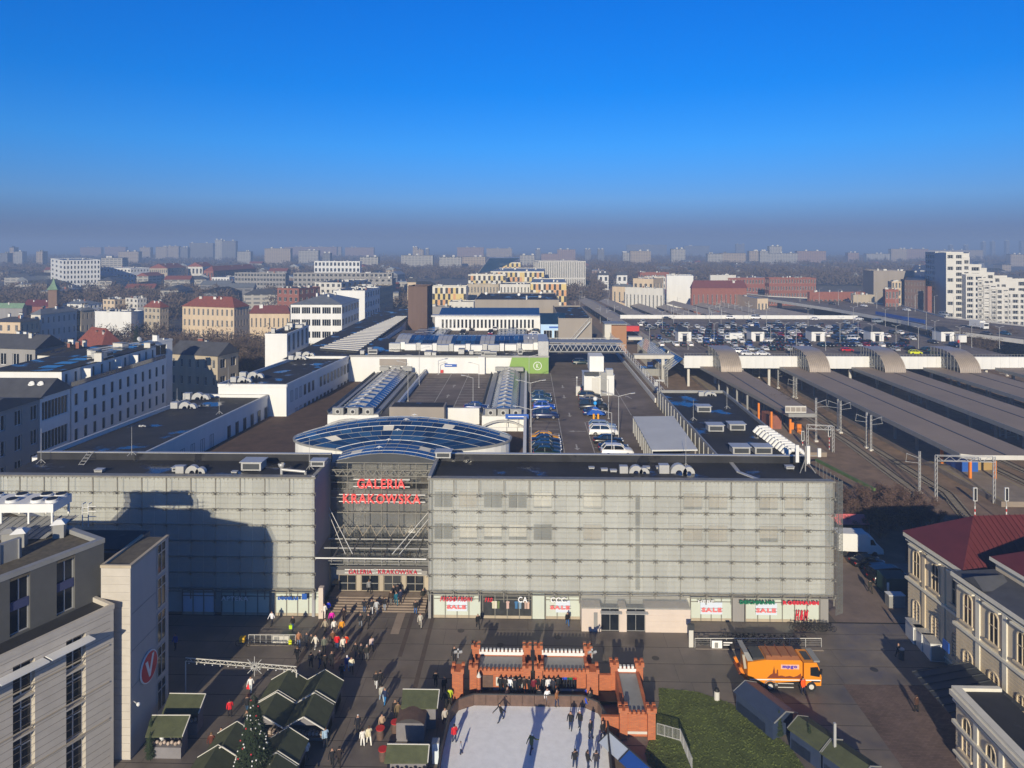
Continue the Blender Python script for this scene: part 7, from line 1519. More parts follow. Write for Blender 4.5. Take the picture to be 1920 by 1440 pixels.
# scrub and trees by the tracks
for i, (u, v, h) in enumerate(((1600,1000,3.2),(1625,985,4.4),(1660,990,4.6),(1690,985,4.6),(1640,960,4.4),(1670,955,4.2),(1610,960,4),(1720,985,4),(1700,960,4),(1745,990,3.4),(1650,1010,3.5),(1590,975,3.4),(1735,960,3))):
    p = W(u, v); tree('reddish bare shrub in the thicket between the service lane and the tracks', p.x, p.y, h * 1.35, 'shrub', group='thicket behind the old station', name='bare_shrub')
for u, v, h, lb in ((1470,795,8, 'bare grey tree at the end of the shortest platform roof'),(1450,780,7, 'bare grey tree behind the right wing roof'),(1490,812,6, 'small bare tree beside the orange post'),(1430,765,6, 'bare bush beside the right wing parapet')): p = W(u, v); tree(lb, p.x, p.y, h, 'bare')
b = MB(); b.bar(W(1530,862,3.5), W(1640,918,3.5),.4,.5, mat('green_rail', (.09,.16,.05), var=.2)); b.bar(W(1530,862,3.5), W(1530,862,0),.3,.3); tag(b.build('green_parapet'), 'green metal parapet of the ramp behind the right end of the mall', 'railing')
# --- old station building on the right
defm('plaster', (0.62,0.52,0.37), rough=.85, var=.1, scale=.8, streak=True); defm('plaster_white', (0.70,0.66,0.55), rough=.8, var=.08, scale=.8)
OA = R(5); old = thing('old_station', 'cream historic station building with maroon hipped roofs, arched windows and cornices', 'station building', (45.5 - 1.045 * (43.5 * math.cos(OA) - 80.2 * math.sin(OA)),82.8 - 1.045 * (43.5 * math.sin(OA) + 80.2 * math.cos(OA)),0), OA); old.scale = (1.045,1.045,.915)
annex = thing('old_station', 'single-storey front wing of the old station with a flat dark terrace and arched windows', 'station building', (0,0,0))
def arch_window(root, y, z, w, h, x):
    """arched window in a wall facing -x"""
    b = MB(); n = 8; pts = [(y - w/2, z),(y + w/2, z)] + [(y + w/2 * math.cos(math.pi * k / n), z + h - w/2 + w/2 * math.sin(math.pi * k / n)) for k in range(n + 1)]
    b.mesh([(x - .03, p, q) for p, q in pts], [tuple(range(len(pts)))[::-1]], M.glass_dark); f = MB()
    for p, q in zip(pts[1:], pts[2:] + pts[:1]): f.bar((x - .08, p[0], p[1]),(x - .08, q[0], q[1]),.12,.12)
    f.box(x - .3, x - .02, y - w/2 - .3, y + w/2 + .3, z - .2, z); f.bar((x - .08, y, z),(x - .08, y, z + h),.07); f.bar((x - .08, y - w/2, z + h * .55),(x - .08, y + w/2, z + h * .55),.07)
    o = b.build('window', None, root); f.build('surround', M.plaster, o)
def oldblock(x, y0, y1, z1, nwin, depth=16, two=True, old=old):
    b = MB(); b.box(x, x + depth, y0, y1,0, z1, M.plaster); b.build('wall', None, old)
    b = MB()
    for z, t, h in ((z1 - .35,.5,.45),(z1 - .9,.22,.15),(z1 * .53,.3,.3),(.6,.2,.2)): b.box(x - t, x + .02, y0 - .2, y1 + .2, z, z + h)
    for z in [0.9 + k * .42 for k in range(int(z1 * .5 / .42) - 1)]: b.box(x - .035, x, y0, y1, z, z + .33, M.plaster)
    b.build('cornice', M.plaster_white, old)
    for i in range(nwin):
        y = y0 + (y1 - y0) * (i + .5) / nwin; arch_window(old, y, 1.6,1.2,3.1, x)
        if two: arch_window(old, y, z1 * .53 + 1.1,1.15, z1 * .26, x); b = MB(); b.box(x - .45, x - .01, y - 1, y + 1, z1 * .53 + 1.5 + z1 * .26, z1 * .53 + 1.68 + z1 * .26); b.build('hood_mould', M.plaster_white, old)
        b = MB(); yy = y0 + (y1 - y0) * i / nwin + .3; b.box(x - .16, x - .01, yy - .25, yy + .25,.9, z1 - .95); b.build('pilaster', M['plaster_white' if y1 < 72 else 'plaster'], old)
oldblock(43.5,70.9,80.2,12.6,3); oldblock(42.3,57.6,70.85,12.6,4,20); oldblock(38.3,40,62.0,6.1,7,3.9, False, annex)
for x0, x1, y0, y1, z, h in ((43.3,62,71.2,80.4,12.75,4.0),(45.3,66,58.4,69.6,14.9,4.6)):
    o = roof_hip(x1 - x0, y1 - y0,0, h, .25, 'roof_maroon').build('roof', None, old, (x0, y0, z))
    b = MB(); n = int((x1 - x0) / .6); 
    for k in range(n): x = k * .6 + .3; L = min(x, (y1 - y0) / 2); b.bar((x, -.4,.12),(x, -.4 + L + .4,.12 + h * (L) / ((y1 - y0) / 2)),.05,.03)
    b.build('standing_seam', M.roof_maroon, o)
b = MB(); b.mesh([(41.9,57.3,12.7),(41.9,71,12.7),(45.3,69.6,13.6),(45.3,58.4,13.6)], [(0,3,2,1)], M.roof_slate); b.box(45.35,66,58.5,69.5,12.6,14.88, M.plaster); b.box(45.0,45.34,58.1,69.9,14.5,14.88, M.plaster_white); b.build('attic', None, old)
b = MB(); b.mesh([(41.8,66.6,12.9),(41.8,69.2,12.9),(41.8,67.9,13.8),(44.8,67.9,13.9),(44.8,66.6,12.9),(44.8,69.2,12.9)], [(0,2,1),(0,4,3,2),(1,2,3,5)], M.roof_slate); b.build('pediment', None, old)
b = MB(); b.box(38.8,42.2,40,61.9,6.11,6.2, M.roof_black); b.box(38.0,38.7,40,62.2,6.11,6.5, M.plaster_white); b.box(38.7,42.2,61.8,62.2,6.21,6.5, M.plaster_white); b.build('terrace', None, annex)
b = MB(); b.mesh([(38.6,62.4,3.1),(44.9,62.4,4.2),(44.3,69.5,4.2),(38.6,69.5,3.1)], [(0,1,2,3)]); 
for k in range(8): b.bar((38.6,62.6 + k, 3.14),(44.4,62.6 + k, 4.24),.08)
tag(b.build('lean_to', M.metal_dark), 'dark ribbed lean-to roof at the foot of the old station', 'awning')
b = MB(); b.box(42.0,42.1,69.2,70.2,5.2,6.2, M.blue); tag(b.build('blue_sign'), 'small blue sign on the old station wall above the awning', 'sign')
# containers, vehicles in the lane
for i, (u, v, lb) in enumerate(((1722,1208, 'pale container box, back one of three by the old station'),(1738,1222, 'pale container box, middle one of three'),(1755,1240, 'pale container box, front one of three'))):
    p = W(u, v); t = thing('container', lb, 'container', (p.x - .6, p.y, 0), R(-6), 'pale boxes beside the old station'); b = MB(); b.box(0,2.6,0,2.0,0,1.9, M.white); b.build('box', None, t); b = MB(); b.box(.1,1.5,-.04,-.003,.1,1.7, M.metal_grey); b.build('door', None, t); b = MB(); b.box(-.06,2.66,-.06,2.06,1.91,2.0, M.metal_light); b.build('lid', None, t)
p = W(1590,1042); t = thing('box_van', 'white box van half in shade behind the mesh screen', 'van', (p.x - 1.5, p.y, 0), R(-4)); b = MB(); b.box(0,4.3,0,2.2,.7,3.3, M.white); b.build('box', None, t); b = MB(); b.mesh([(4.35,.1,.4),(6.6,.1,.4),(6.5,.1,1.1),(5.6,.1,1.9),(5.1,.1,2.7),(4.35,.1,3.0),(4.35,2.1,.4),(6.6,2.1,.4),(6.5,2.1,1.1),(5.6,2.1,1.9),(5.1,2.1,2.7),(4.35,2.1,3.0)], [(0,1,2,3,4,5),(11,10,9,8,7,6),(1,7,8,2),(2,8,9,3),(3,9,10,4),(4,10,11,5),(0,5,11,6)], M.white); b.mesh([(4.7,.08,1.7),(5.5,.08,1.7),(5.05,.08,2.5),(4.7,.08,2.5)], [(0,1,2,3)], M.glass_dark); b.build('cab', None, t)
for x in (1,5.3):
    for y in (.1,2.1): b = MB(); b.tube((x, y - .12,.38),(x, y + .12,.38),.38, m=M.rubber); b.build('wheel', None, t)
for u, v, k, cn, cx, w, a in ((1625,1060, 'saloon', 'black', '#15171a', 'right below the white box van', 190),(1655,1078, 'estate', 'dark blue', '#101a30', 'in the shade beside the black saloon', 190),(1665,1090, 'van', 'dark', '#14181f', 'in deep shade left of the old station', 190)):
    p = W(u, v); car(k, '%s %s %s' % (cn, k, w),(p.x, p.y, .02), R(a), cx, 'cars in the service lane')
p = W(1590,1000); b = MB(); b.mesh([(-2.5,-2,2.2),(2.5,-2,2.2),(2.5,2,2.2),(-2.5,2,2.2),(-2.5,0,3.1),(2.5,0,3.1)], [(0,1,5,4),(2,3,4,5),(0,4,3),(1,2,5)], M.sign_rose); b.bar((-2.4,-1.9,0),(-2.4,-1.9,2.2),.08, m=M.metal_grey); b.bar((2.4,-1.9,0),(2.4,-1.9,2.2),.08, m=M.metal_grey); tag(b.build('market_tent', None, None, p), 'small rose-red tent behind the mesh screen', 'tent')
p = W(1683,1118); t = thing('green_container', 'dark green container with pale lettering in the shade of the old station', 'container', (p.x, p.y, 0)); b = MB(); b.box(-1.5,1.6,0,2.4,0,2.3, mat('dk_green', (.015,.06,.06), var=.1)); b.build('box', None, t); b = MB(); b.box(-1.4,-1.1,-.03,-.004,.6,1.8, M.sign_white); b.build('lettering', None, t)
p = W(1682,1140); b = MB(); b.box(-1,1,0,1,0,1.5, M.metal_grey); b.box(-1.05,1.05,-.05,1.05,1.5,1.6, M.white); tag(b.build('rubbish_bin', None, None, p), 'grey bin store with a white lid left of the old station', 'bin')

# --- people
SK = {}
def body_mesh(pose):
    if pose in SK: return SK[pose]
    s = {'walk': .28, 'stand': .1, 'skate': .34, 'bend': .12}[pose]; ar = {'walk': .25, 'stand': .08, 'skate': .5, 'bend': .4}[pose]; ln_ = {'walk': .03, 'stand': 0, 'skate': .12, 'bend': .35}[pose]
    V = [(0,0,.95),(0,-ln_*.5,1.2),(0,-ln_,1.42),(0,-ln_*1.15,1.53),(0,-ln_*1.25,1.66),(0,-ln_*1.25,1.76)]; Rr = [.15,.16,.16,.065,.105,.075]; E = [(0,1),(1,2),(2,3),(3,4),(4,5)]
    def chain(root, pts, rs):
        a = root
        for p, r_ in zip(pts, rs): V.append(p); Rr.append(r_); E.append((a, len(V) - 1)); a = len(V) - 1
    for sg in (-1,1):
        f = s * sg * -1; chain(0, [(sg*.1,0,.88),(sg*.11,f*.55-.03,.5),(sg*.12,f,.09),(sg*.12,f-.17,.05)], [.115,.085,.06,.045])
        g = ar * sg; chain(2, [(sg*.19,-ln_,1.42),(sg*.26,g*.4-ln_,1.16),(sg*.27,g-ln_-.08,.93),(sg*.27,g-ln_-.13,.84)], [.075,.062,.048,.04])
    me = bpy.data.meshes.new('sk'); me.from_pydata([Vector(v) for v in V], E, []); ob = bpy.data.objects.new('sk', me); COL.objects.link(ob)
    md = ob.modifiers.new('s', 'SKIN'); md.use_smooth_shade = True
    for v, r_ in zip(me.skin_vertices[0].data, Rr): v.radius = (r_, r_ * .85)
    me.skin_vertices[0].data[0].use_root = True; sb = ob.modifiers.new('b', 'SUBSURF'); sb.levels = 1; sb.render_levels = 1
    ev = ob.evaluated_get(bpy.context.evaluated_depsgraph_get()); out = bpy.data.meshes.new_from_object(ev); out.name = 'person'; bpy.data.objects.remove(ob)
    out.materials.clear()
    for k in ('paint',) * 5: out.materials.append(M.black)
    for p in out.polygons:
        c = p.center; p.use_smooth = True
        hx = abs(c.x); front = c.y < -ln_ * 1.25 + .0
        if c.z > 1.55: i = 3 if (c.z > 1.72 or not front) else 2
        elif c.z > 1.49 and hx < .1: i = 2
        elif hx > .2 and c.z < .9: i = 2
        elif c.z > .82 and not (hx > .2 and c.z < .86): i = 0
        elif c.z > .12: i = 1
        else: i = 4
        p.material_index = i
    out.update(); SK[pose] = out; return out
PMAT = {}
def pm_(c):
    if c not in PMAT: PMAT[c] = mat('wear_' + c.lstrip('#'), c, rough=.85, var=.12, scale=5)
    return PMAT[c]
SKIN = mat('skin', (.42,.24,.17), rough=.6, var=0)
def person(label, u, v, coat='#1a1c22', legs='#1b2233', hair='#21160f', pose='walk', rz=0.0, z=0.02, s=1.0, group='people on the plaza'):
    p = W(u, v, z); o = put('person', body_mesh(pose), None, (p.x, p.y, z), rz); o.scale = (s * 1.08, s * 1.08, s)
    for i, m in enumerate((pm_(coat), pm_(legs), SKIN, pm_(hair), pm_('#101010'))): o.material_slots[i].link = 'OBJECT'; o.material_slots[i].material = m
    tag(o, label, 'person', group); return o
DK = ['#15171c', '#1c2330', '#22201f', '#101418', '#2a2c30', '#251c18']; LG = ['#1b2233', '#2c4a75', '#15161a', '#3b3f46', '#4c5a6a']
rp = random.Random(21)
PP = [ # u, v, coat, legs, label bits
 (615,1152, '#2233c8', '#20242c', 'person in a bright blue jacket by the shaded wall of the entrance'),(608,1158, '#efe9e2', '#e7d8d4', 'person all in white by the corner pier of the left block'),(622,1172, '#e815b0', '#191b20', 'person in a magenta jacket near the entrance steps'),(641,1189, '#e39a1c', '#1a1d24', 'person in a yellow-orange jacket and blue hat'),(549,1181, '#17130f', '#2c4a75', 'long-haired person in black carrying a lime green bag'),(510,1172, '#e8e8ee', '#1b1d2a', 'person with a white bag at the edge of the big shadow'),
 (626,1187, '#e6e4de', '#24262c', 'person in a white vest coat behind the yellow jacket'),(610,1187, '#a59a86', '#3b352c', 'person in a long beige coat left of the magenta jacket'),(632,1218, '#d8141c', '#2c4a75', 'person with a red scarf in the crowd'),(648,1219, '#e8481a', '#2a2220', 'person with an orange-red jacket in the crowd'),(643,1222, '#e8ded0', '#a8a094', 'person in a cream coat beside the orange-red jacket'),(624,1210, '#6d4a30', '#2a2119', 'person in a brown coat in the crowd'),(608,1223, '#6b6f62', '#23252a', 'person in a grey-green coat left of the crowd'),
 (667,1233, '#151619', '#3a3d44', 'person in black with a white collar walking alone'),(677,1235, '#1c1d22', '#181a20', 'person in black right of the white-collared one'),(697,1221, '#dcc4bc', '#16181c', 'person in a pale pink jacket walking to the entrance'),(688,1237, '#2a2a26', '#6a6a6a', 'white-haired person in a dark jacket'),(676,1176, '#20222a', '#7a8088', 'person in a dark coat with grey trousers below the steps'),(691,1177, '#1c1a1c', '#241f1e', 'person in black below the steps, right of the grey trousers'),(645,1166, '#2a1c18', '#2a1c18', 'person in a dark brown coat striding below the steps'),
 (683,1149, '#1c1d26', '#31527c', 'person in jeans on the lower steps'),(697,1150, '#202127', '#c9c9cc', 'person with pale trousers on the lower steps'),(706,1150, '#b7babd', '#9ea0a6', 'person in light grey on the lower steps'),(721,1144, '#17181c', '#8f99a8', 'person in black with grey trousers on the steps'),(733,1134, '#3c3024', '#6d6a66', 'person in a brown coat climbing the steps'),(743,1134, '#0f5f75', '#176a80', 'person in a teal coat and teal trousers climbing the steps'),(751,1130, '#1d2440', '#1b2030', 'person in navy beside the teal coat'),(738,1122, '#14151a', '#14151a', 'dark figure in the open doorway, left'),(745,1121, '#17151a', '#17151a', 'dark figure in the open doorway, right'),
 (779,1151, '#15171c', '#2c5a98', 'person in black and blue jeans standing right of the steps'),(788,1176, '#b9b4a8', '#a9a49a', 'long-haired person in a grey coat with a dark dog or bag'),(692,1113, '#8d8d8d', '#2a2a2a', 'person in grey in the left doorway'),(793,1128, '#1d2018', '#1d2018', 'dark figure beside the right door pier'),(896,1177, '#111214', '#111214', 'black figure at the corner of the dark clothes window'),(1064,1173, '#121412', '#2f5f98', 'person in black and jeans in front of the CCC window'),
 (560,1212, '#a87452', '#8fa0b8', 'person in a tan jacket at the end of the bench rail'),(575,1213, '#2a2e38', '#1d2230', 'person in dark clothes beside the tan jacket'),(584,1216, '#34322f', '#25262a', 'person in grey-black, third right of the bench rail'),(592,1217, '#d9d3c8', '#e2ddd4', 'person in a cream coat right of the bench rail'),(557,1242, '#15161a', '#15161a', 'black figure striding below the bench rail'),(583,1252, '#161a26', '#16181f', 'dark figure in the crowd below the bench rail, left'),(600,1250, '#101520', '#31527c', 'white-capped person with jeans in the crowd'),(609,1254, '#191614', '#1b1a1c', 'blond person in black in the crowd'),(622,1251, '#1a1c20', '#1a1c20', 'dark figure at the roofs of the market huts'),(641,1275, '#10141c', '#101420', 'dark figure in the deep shade right of the huts'),
 (651,1258, '#24468e', '#2c5a9a', 'white-haired person with a bright blue bag'),(659,1262, '#e6dcc0', '#191a1e', 'person in a cream jacket next to the blue bag'),(705,1290, '#17171b', '#d0d0d0', 'person with a pushchair on the plaza'),(713,1289, '#121216', '#15151a', 'tall black figure behind the pushchair'),(722,1320, '#1d2a4e', '#1f6fae', 'person in navy with bright blue trousers'),(716,1316, '#b7b4a8', '#9fb4c8', 'person in grey beside the bright blue trousers'),(741,1345, '#241f1c', '#1c1a19', 'two-tone dark figure left of the nearer green hut'),(817,1288, '#1a1a1e', '#1a1a1e', 'dark figure near the brick corner tower, left'),(833,1300, '#111114', '#141417', 'black figure right in front of the brick corner tower'),(852,1241, '#15171a', '#15171a', 'black figure beside the top of the brick corner tower'),
 (671,1373, '#121624', '#121420', 'white-capped person in navy standing alone'),(680,1400, '#e6e2da', '#f0eee8', 'person all in white with a black bag'),(692,1397, '#d8cfae', '#f0ece0', 'person in a cream jacket and white trousers'),(716,1372, '#b49a80', '#3a3430', 'long-haired person in beige beside the red barrel'),(746,1350, '#6a5a40', '#2b2a26', 'person in olive beside the nearer green hut'),(431,1345, '#d0202c', '#1c1a20', 'person wrapped in a red and white coat'),(463,1338, '#1c1c20', '#2c4a6a', 'person in a dark jacket below the lit garland arch'),(470,1298, '#e2e2e2', '#b9c4cc', 'person with a red bag under the garland arch'),(396,1411, '#5a2a1c', '#3c3a24', 'person in a rust coat near the lower edge of the huts'),(329,1218, '#2448a8', '#1a2030', 'person in blue in the shade beside the stone tower'),
 (623,1437, '#14161c', '#14161c', 'black figure at the lower edge, left of the cream couple'),(636,1438, '#2a211e', '#201a18', 'brown figure at the lower edge, left of the cream couple'),(610,1400, '#9db7cf', '#26282c', 'person in pale blue by the lower huts'),(575,1425, '#d8d4cc', '#1c1c20', 'person in white by the hut with goods'),(463,1365, '#4a463e', '#23241f', 'person behind the big decorated fir'),(415,1398, '#302c26', '#26221e', 'dark figure walking left of the fir'),(836,1327, '#1b1b1d', '#1b1b1d', 'dark figure outside the rink boards'),(843,1322, '#b8c828', '#20221c', 'person with a lime vest outside the rink boards'),(834,1360, '#b8b2a8', '#20201f', 'person in pale grey beside the rink, lower'),
 (1632,1112, '#2b2a22', '#2a2820', 'cyclist figure on the service lane'),(1684,1234, '#20242e', '#20242e', 'dark figure in the shade edge by the containers'),(1719,1336, '#4a3024', '#1c1a1a', 'person in a brown coat on the brick paving')]
for i, (u, v, c, l, lb) in enumerate(PP):
    z = .02
    if 1095 < v < 1146 and 650 < u < 765: z = .13 + min(.66, max(0,(1146 - v)) * .03)
    person(lb, u, v, c, l, ('#21160f', '#4a3524', '#15110e', '#6a5236')[i % 4] if 'cap' not in lb and 'white-haired' not in lb else '#e8e8e8', 'stand' if 'stand' in lb or i % 4 == 0 else 'walk', rp.choice((0.3, math.pi, math.pi + .5,.1,-.4)), z, rp.uniform(.95,1.04))
for u, v, c, cat_, lb in ((644,1262, '#2a9df4', 'bag', 'bright blue shopping bag held by the white-haired person'),(545,1183, '#b8e020', 'bag', 'lime green bag held by the long-haired person'),(466,1296, '#e0202a', 'bag', 'red bag of the person under the garland arch'),(544,1212, '#e8f020', 'bag', 'bright yellow bag on the bench rail')):
    b = MB(); b.mesh([(-.17,-.07,0),(.17,-.07,0),(.17,.07,0),(-.17,.07,0),(-.2,-.05,.42),(.2,-.05,.42),(.2,.05,.42),(-.2,.05,.42)], [(0,3,2,1),(4,5,6,7),(0,1,5,4),(1,2,6,5),(2,3,7,6),(3,0,4,7)], pm_(c)); b.bar((-.1,0,.42),(0,0,.62),.025, m=pm_(c)); b.bar((.1,0,.42),(0,0,.62),.025, m=pm_(c)); p = W(u, v); tag(b.build('bag', None, None, (p.x, p.y, .25)), lb, cat_)
SKT = [(500+440,1352, '#15171c', 'skater in black near the top left of the ice'),(852,1393, '#c8202a', 'skater in a red jumper at the left boards'),(864,1414, '#9ba0b0', 'small skater pushing a penguin aid, left'),(996,1412, '#55603a', 'skater in olive green in the middle of the ice'),(1070,1368, '#17181b', 'left skater of the pair holding hands'),(1087,1366, '#15161a', 'right skater of the pair with a white band'),(1107,1384, '#191e2c', 'skater in navy with arms bent'),(1130,1386, '#1a1719', 'person in black at the right boards'),(1106,1327, '#24262a', 'skater in grey entering at the gate'),(1026,1323, '#e6e6ea', 'skater with pale blue jeans at the top boards'),(1000+11,1322, '#15161b', 'skater in black at the top boards'),(1026+18,1325, '#8a5a34', 'skater with a tan hood at the top boards'),(1100,1312, '#1b3fc0', 'child in bright blue on the boards side'),(1100,1328, '#2050d0', 'child in bright blue on the ice by the gate'),(951,1320, '#2a1c20', 'skater leaning on the top boards, left'),(1078,1441, '#17191f', 'skater at the lower edge, left of three'),(1102,1443, '#191a1e', 'skater at the lower edge, middle of three'),(1118,1444, '#2a2830', 'skater at the lower edge, right of three')]
for u, v, c, lb in SKT: person(lb, u, v, c, '#1c2c4c' if 'jeans' not in lb else '#5a8cc0', '#e8e8e8' if 'white' in lb or 'olive' in lb else '#1a1410', 'skate' if 'ice' in lb else 'stand', rp.uniform(0,6.2),.06,.68 if 'child' in lb or 'small' in lb else 1, 'skaters on the ice rink')
for i in range(13):
    u = 938 + i * 9.0; c = ['#15161a', '#201c1c', '#e9e9ea', '#1a1d28', '#141416', '#2a2220', '#111317', '#701828', '#17181b', '#1c1e22', '#e2e2e0', '#2a2c38', '#12161a'][i]; person('%s in the queue between brick gatehouses and rink boards, %s' % ('person in white' if c[1] == 'e' else 'person in dark red' if c == '#701828' else 'dark-clad person', ('leftmost', 'second', 'third', 'fourth', 'fifth', 'sixth', 'seventh', 'eighth', 'ninth', 'tenth', 'eleventh', 'twelfth', 'last on the right')[i]), u, 1299 + (i * 5 % 4), c, '#14161c', pose='stand', rz=rp.uniform(2.4,3.8), z=.3, group='people queuing at the rink gatehouses')
person('worker in orange hi-vis beside the refuse lorry cab', 1506,1302, '#ff5a10', '#20243c', pose='stand', rz=.4, group=None)
for dx in (-1,0,1): person('person in %s inside the right brick gatehouse' % ('blue', 'green stripes', 'red')[dx + 1], 1070 + dx * 10,1288,('#1c48c0', '#187040', '#c02020')[dx + 1], pose='stand', z=.3, group=None)

# --- ice rink and brick castle
defm('ice', (0.95,0.96,0.97), rough=.4, var=.07, scale=1.3, bump=.15, bscale=9)
rk = thing('ice_rink', 'bright white ice rink with brown curved boards in front of the brick gatehouses', 'ice rink', (0,0,0))
arc = [(-7.7,56),(-7.75,62),(-7.55,65.6),(-6.9,67.3),(-5.4,68.1),(5.5,68.1),(6.9,67.2),(7.55,65.3),(7.3,62),(7.0,56)]
b = MB(); b.prism(arc[::-1], 0.0,.055, M.ice); b.build('ice', None, rk)
defm('board_brown', (0.13,0.08,0.06), rough=.7, var=.25, scale=2)
for p, q in zip(arc, arc[1:]):
    n = max(1, int(math.hypot(q[0] - p[0], q[1] - p[1]) / 1.1))
    for k in range(n):
        a = Vector((*p, .6)).lerp(Vector((*q, .6)), k / n); c = Vector((*p, .6)).lerp(Vector((*q, .6)),(k + 1) / n); b = MB(); b.bar(a, a.lerp(c, .97),.1,1.1, M.board_brown); b.build('board', None, rk)
b = MB()
for p, q in zip(arc, arc[1:]): b.bar((*p, 1.2),(*q, 1.2),.16,.08)
b.build('handrail', M.metal_dark, rk)
defm('castle_brick', (0.42,0.12,0.045), rough=.85, var=.25, scale=3)
def brickmat():
    m = M.castle_brick; N = m.node_tree.nodes; L = m.node_tree.links; bs = N['Principled BSDF']; tcn = N.new('ShaderNodeTexCoord'); mp = N.new('ShaderNodeSeparateXYZ'); ad = N.new('ShaderNodeMath'); cb = N.new('ShaderNodeCombineXYZ'); L.new(tcn.outputs['Object'], mp.inputs[0]); L.new(mp.outputs['X'], ad.inputs[0]); L.new(mp.outputs['Y'], ad.inputs[1]); L.new(ad.outputs[0], cb.inputs[0]); L.new(mp.outputs['Z'], cb.inputs[1])
    br = N.new('ShaderNodeTexBrick'); br.inputs['Scale'].default_value = 1; br.inputs['Brick Width'].default_value = .42; br.inputs['Row Height'].default_value = .14; br.inputs['Mortar Size'].default_value = .018; br.inputs['Color1'].default_value = (.55,.15,.05,1); br.inputs['Color2'].default_value = (.42,.105,.04,1); br.inputs['Mortar'].default_value = (.30,.17,.10,1); L.new(cb.outputs[0], br.inputs[0]); L.new(br.outputs['Color'], bs.inputs['Base Color'])
brickmat()
cs = thing('brick_gatehouses', 'orange-brick toy castle gatehouses with crenellated towers behind the ice rink', 'gatehouse', (0,0,0)); cs.scale = (1,1,.8)
def tower_(x, y, h, w=.9):
    b = MB(); b.box(x - w/2, x + w/2, y - w/2, y + w/2,0, h); b.box(x - w/2 - .1, x + w/2 + .1, y - w/2 - .1, y + w/2 + .1, h, h + .25)
    for dx in (-1,1):
        for dy in (-1,1): b.box(x + dx * (w/2 + .1) - (.32 if dx > 0 else 0), x + dx * (w/2 + .1) + (0 if dx > 0 else .32), y + dy * (w/2 + .1) - (.32 if dy > 0 else 0), y + dy * (w/2 + .1) + (0 if dy > 0 else .32), h + .25, h + .55)
    b.build('tower', M.castle_brick, cs)
def gate(x0, x1, y0, y1, h, door=None, hatch=None, white=True):
    b = MB(); segs = [(x0, x1)] if not door else [(x0, door[0]),(door[1], x1)]
    for a, c in segs: b.box(a, c, y0, y0 + .3,0, h)
    if door: b.box(door[0], door[1], y0, y0 + .3, h - .7, h)
    b.box(x0, x0 + .3, y0 + .3, y1,0, h); b.box(x1 - .3, x1, y0 + .3, y1,0, h); b.box(x0 + .3, x1 - .3, y1 - .3, y1,0, h + .3)
    n = int((x1 - x0) / .42)
    for k in range(n): b.box(x0 + k * .42, x0 + k * .42 + .24, y0, y0 + .3, h + .001, h + .28)
    b.build('wall', M.castle_brick, cs); b = MB()
    for k in range(n): b.box(x0 + k * .42, x0 + k * .42 + .24, y1 - .3, y1, h + .301, h + .62)
    b.box(x0, x1, y1 - .34, y1 - .31, h - .1, h + .3); b.build('white_merlons', M.white, cs); b = MB(); b.box(x0 + .3, x1 - .3, y0 + .3, y1 - .35, h - .35, h - .25); b.build('roof', M.metal_grey, cs)
    b = MB(); b.box(x0 + .2, x1 - .2, y0 - .04, y0 - .003,.3,.6); b.build('plinth', M.offwhite, cs)
gate(-5.4,-.3,70.2,73.4,2.75); gate(1.4,6.2,70.2,73.4,2.75,(3.2,5.0))
for x in (-5.6,-.1,1.1): tower_(x, 70.1,3.3,.75); tower_(x, 73.4,3.5,.75)
tower_(6.4,73.4,3.5,.75); tower_(-7.1,69.2,3.6,1.1); tower_(6.5,69.5,3.6,1.15)
b = MB(); b.box(-4.7,-3.6,70.12,70.19,.2,2.2); b.build('door', M.board_brown, cs)
for x in (-3.3,-2.5): b = MB(); b.box(x, x + .6,70.13,70.19,.9,2.0); b.build('notice', M.offwhite, cs)
b = MB(); b.box(-1.5,-.8,70.12,70.19,.9,2.1); b.build('hatch', M.interior_dark, cs)
for x in (-1.75,-.75): b = MB(); b.box(x, x + .25,69.9,69.95,.9,2.1); b.build('hatch_shutter', M.white, cs)
gate(9.0,11.4,64.2,71.0,2.6); 
for x, y in ((8.9,64.1),(11.5,64.1),(8.9,71),(11.5,71)): tower_(x, y, 3.2,.72)
b = MB(); b.box(6.9,8.6,64.5,64.8,0,2.0); b.box(6.9,8.6,70.5,70.8,0,2.2); b.build('link_wall', M.castle_brick, cs)
b = MB(); b.box(-7.0,8.9,68.6,70.1,.02,.3); tag(b.build('rubber_deck', M.black), 'dark raised walkway between the rink boards and the gatehouses', 'walkway')
for x, y, lb in ((-7.1,69.2, 'silver floodlight pair on the left brick corner tower'),(6.5,69.5, 'silver floodlight pair on the right brick corner tower')): b = MB(); b.tube((x, y, 4.1),(x, y, 4.6),.06); b.bar((x - .3, y, 4.6),(x - .2, y - .3,4.9),.3,.2); b.bar((x + .2, y, 4.6),(x + .3, y - .3,4.9),.3,.2); b.blob((x, y, 4.95),.12); tag(b.build('floodlight', M.metal_light), lb, 'floodlight')
b = MB(); b.tube((-5.0,69.4,.3),(-5.0,69.4,2.1),.22, n=8, m=M.castle_brick); b.lathe([(.26,2.1),(.02,2.6)], 8,(-5.0,69.4,0), M.offwhite); tag(b.build('brick_bollard'), 'round brick bollard with a pointed cap by the rink boards', 'bollard')
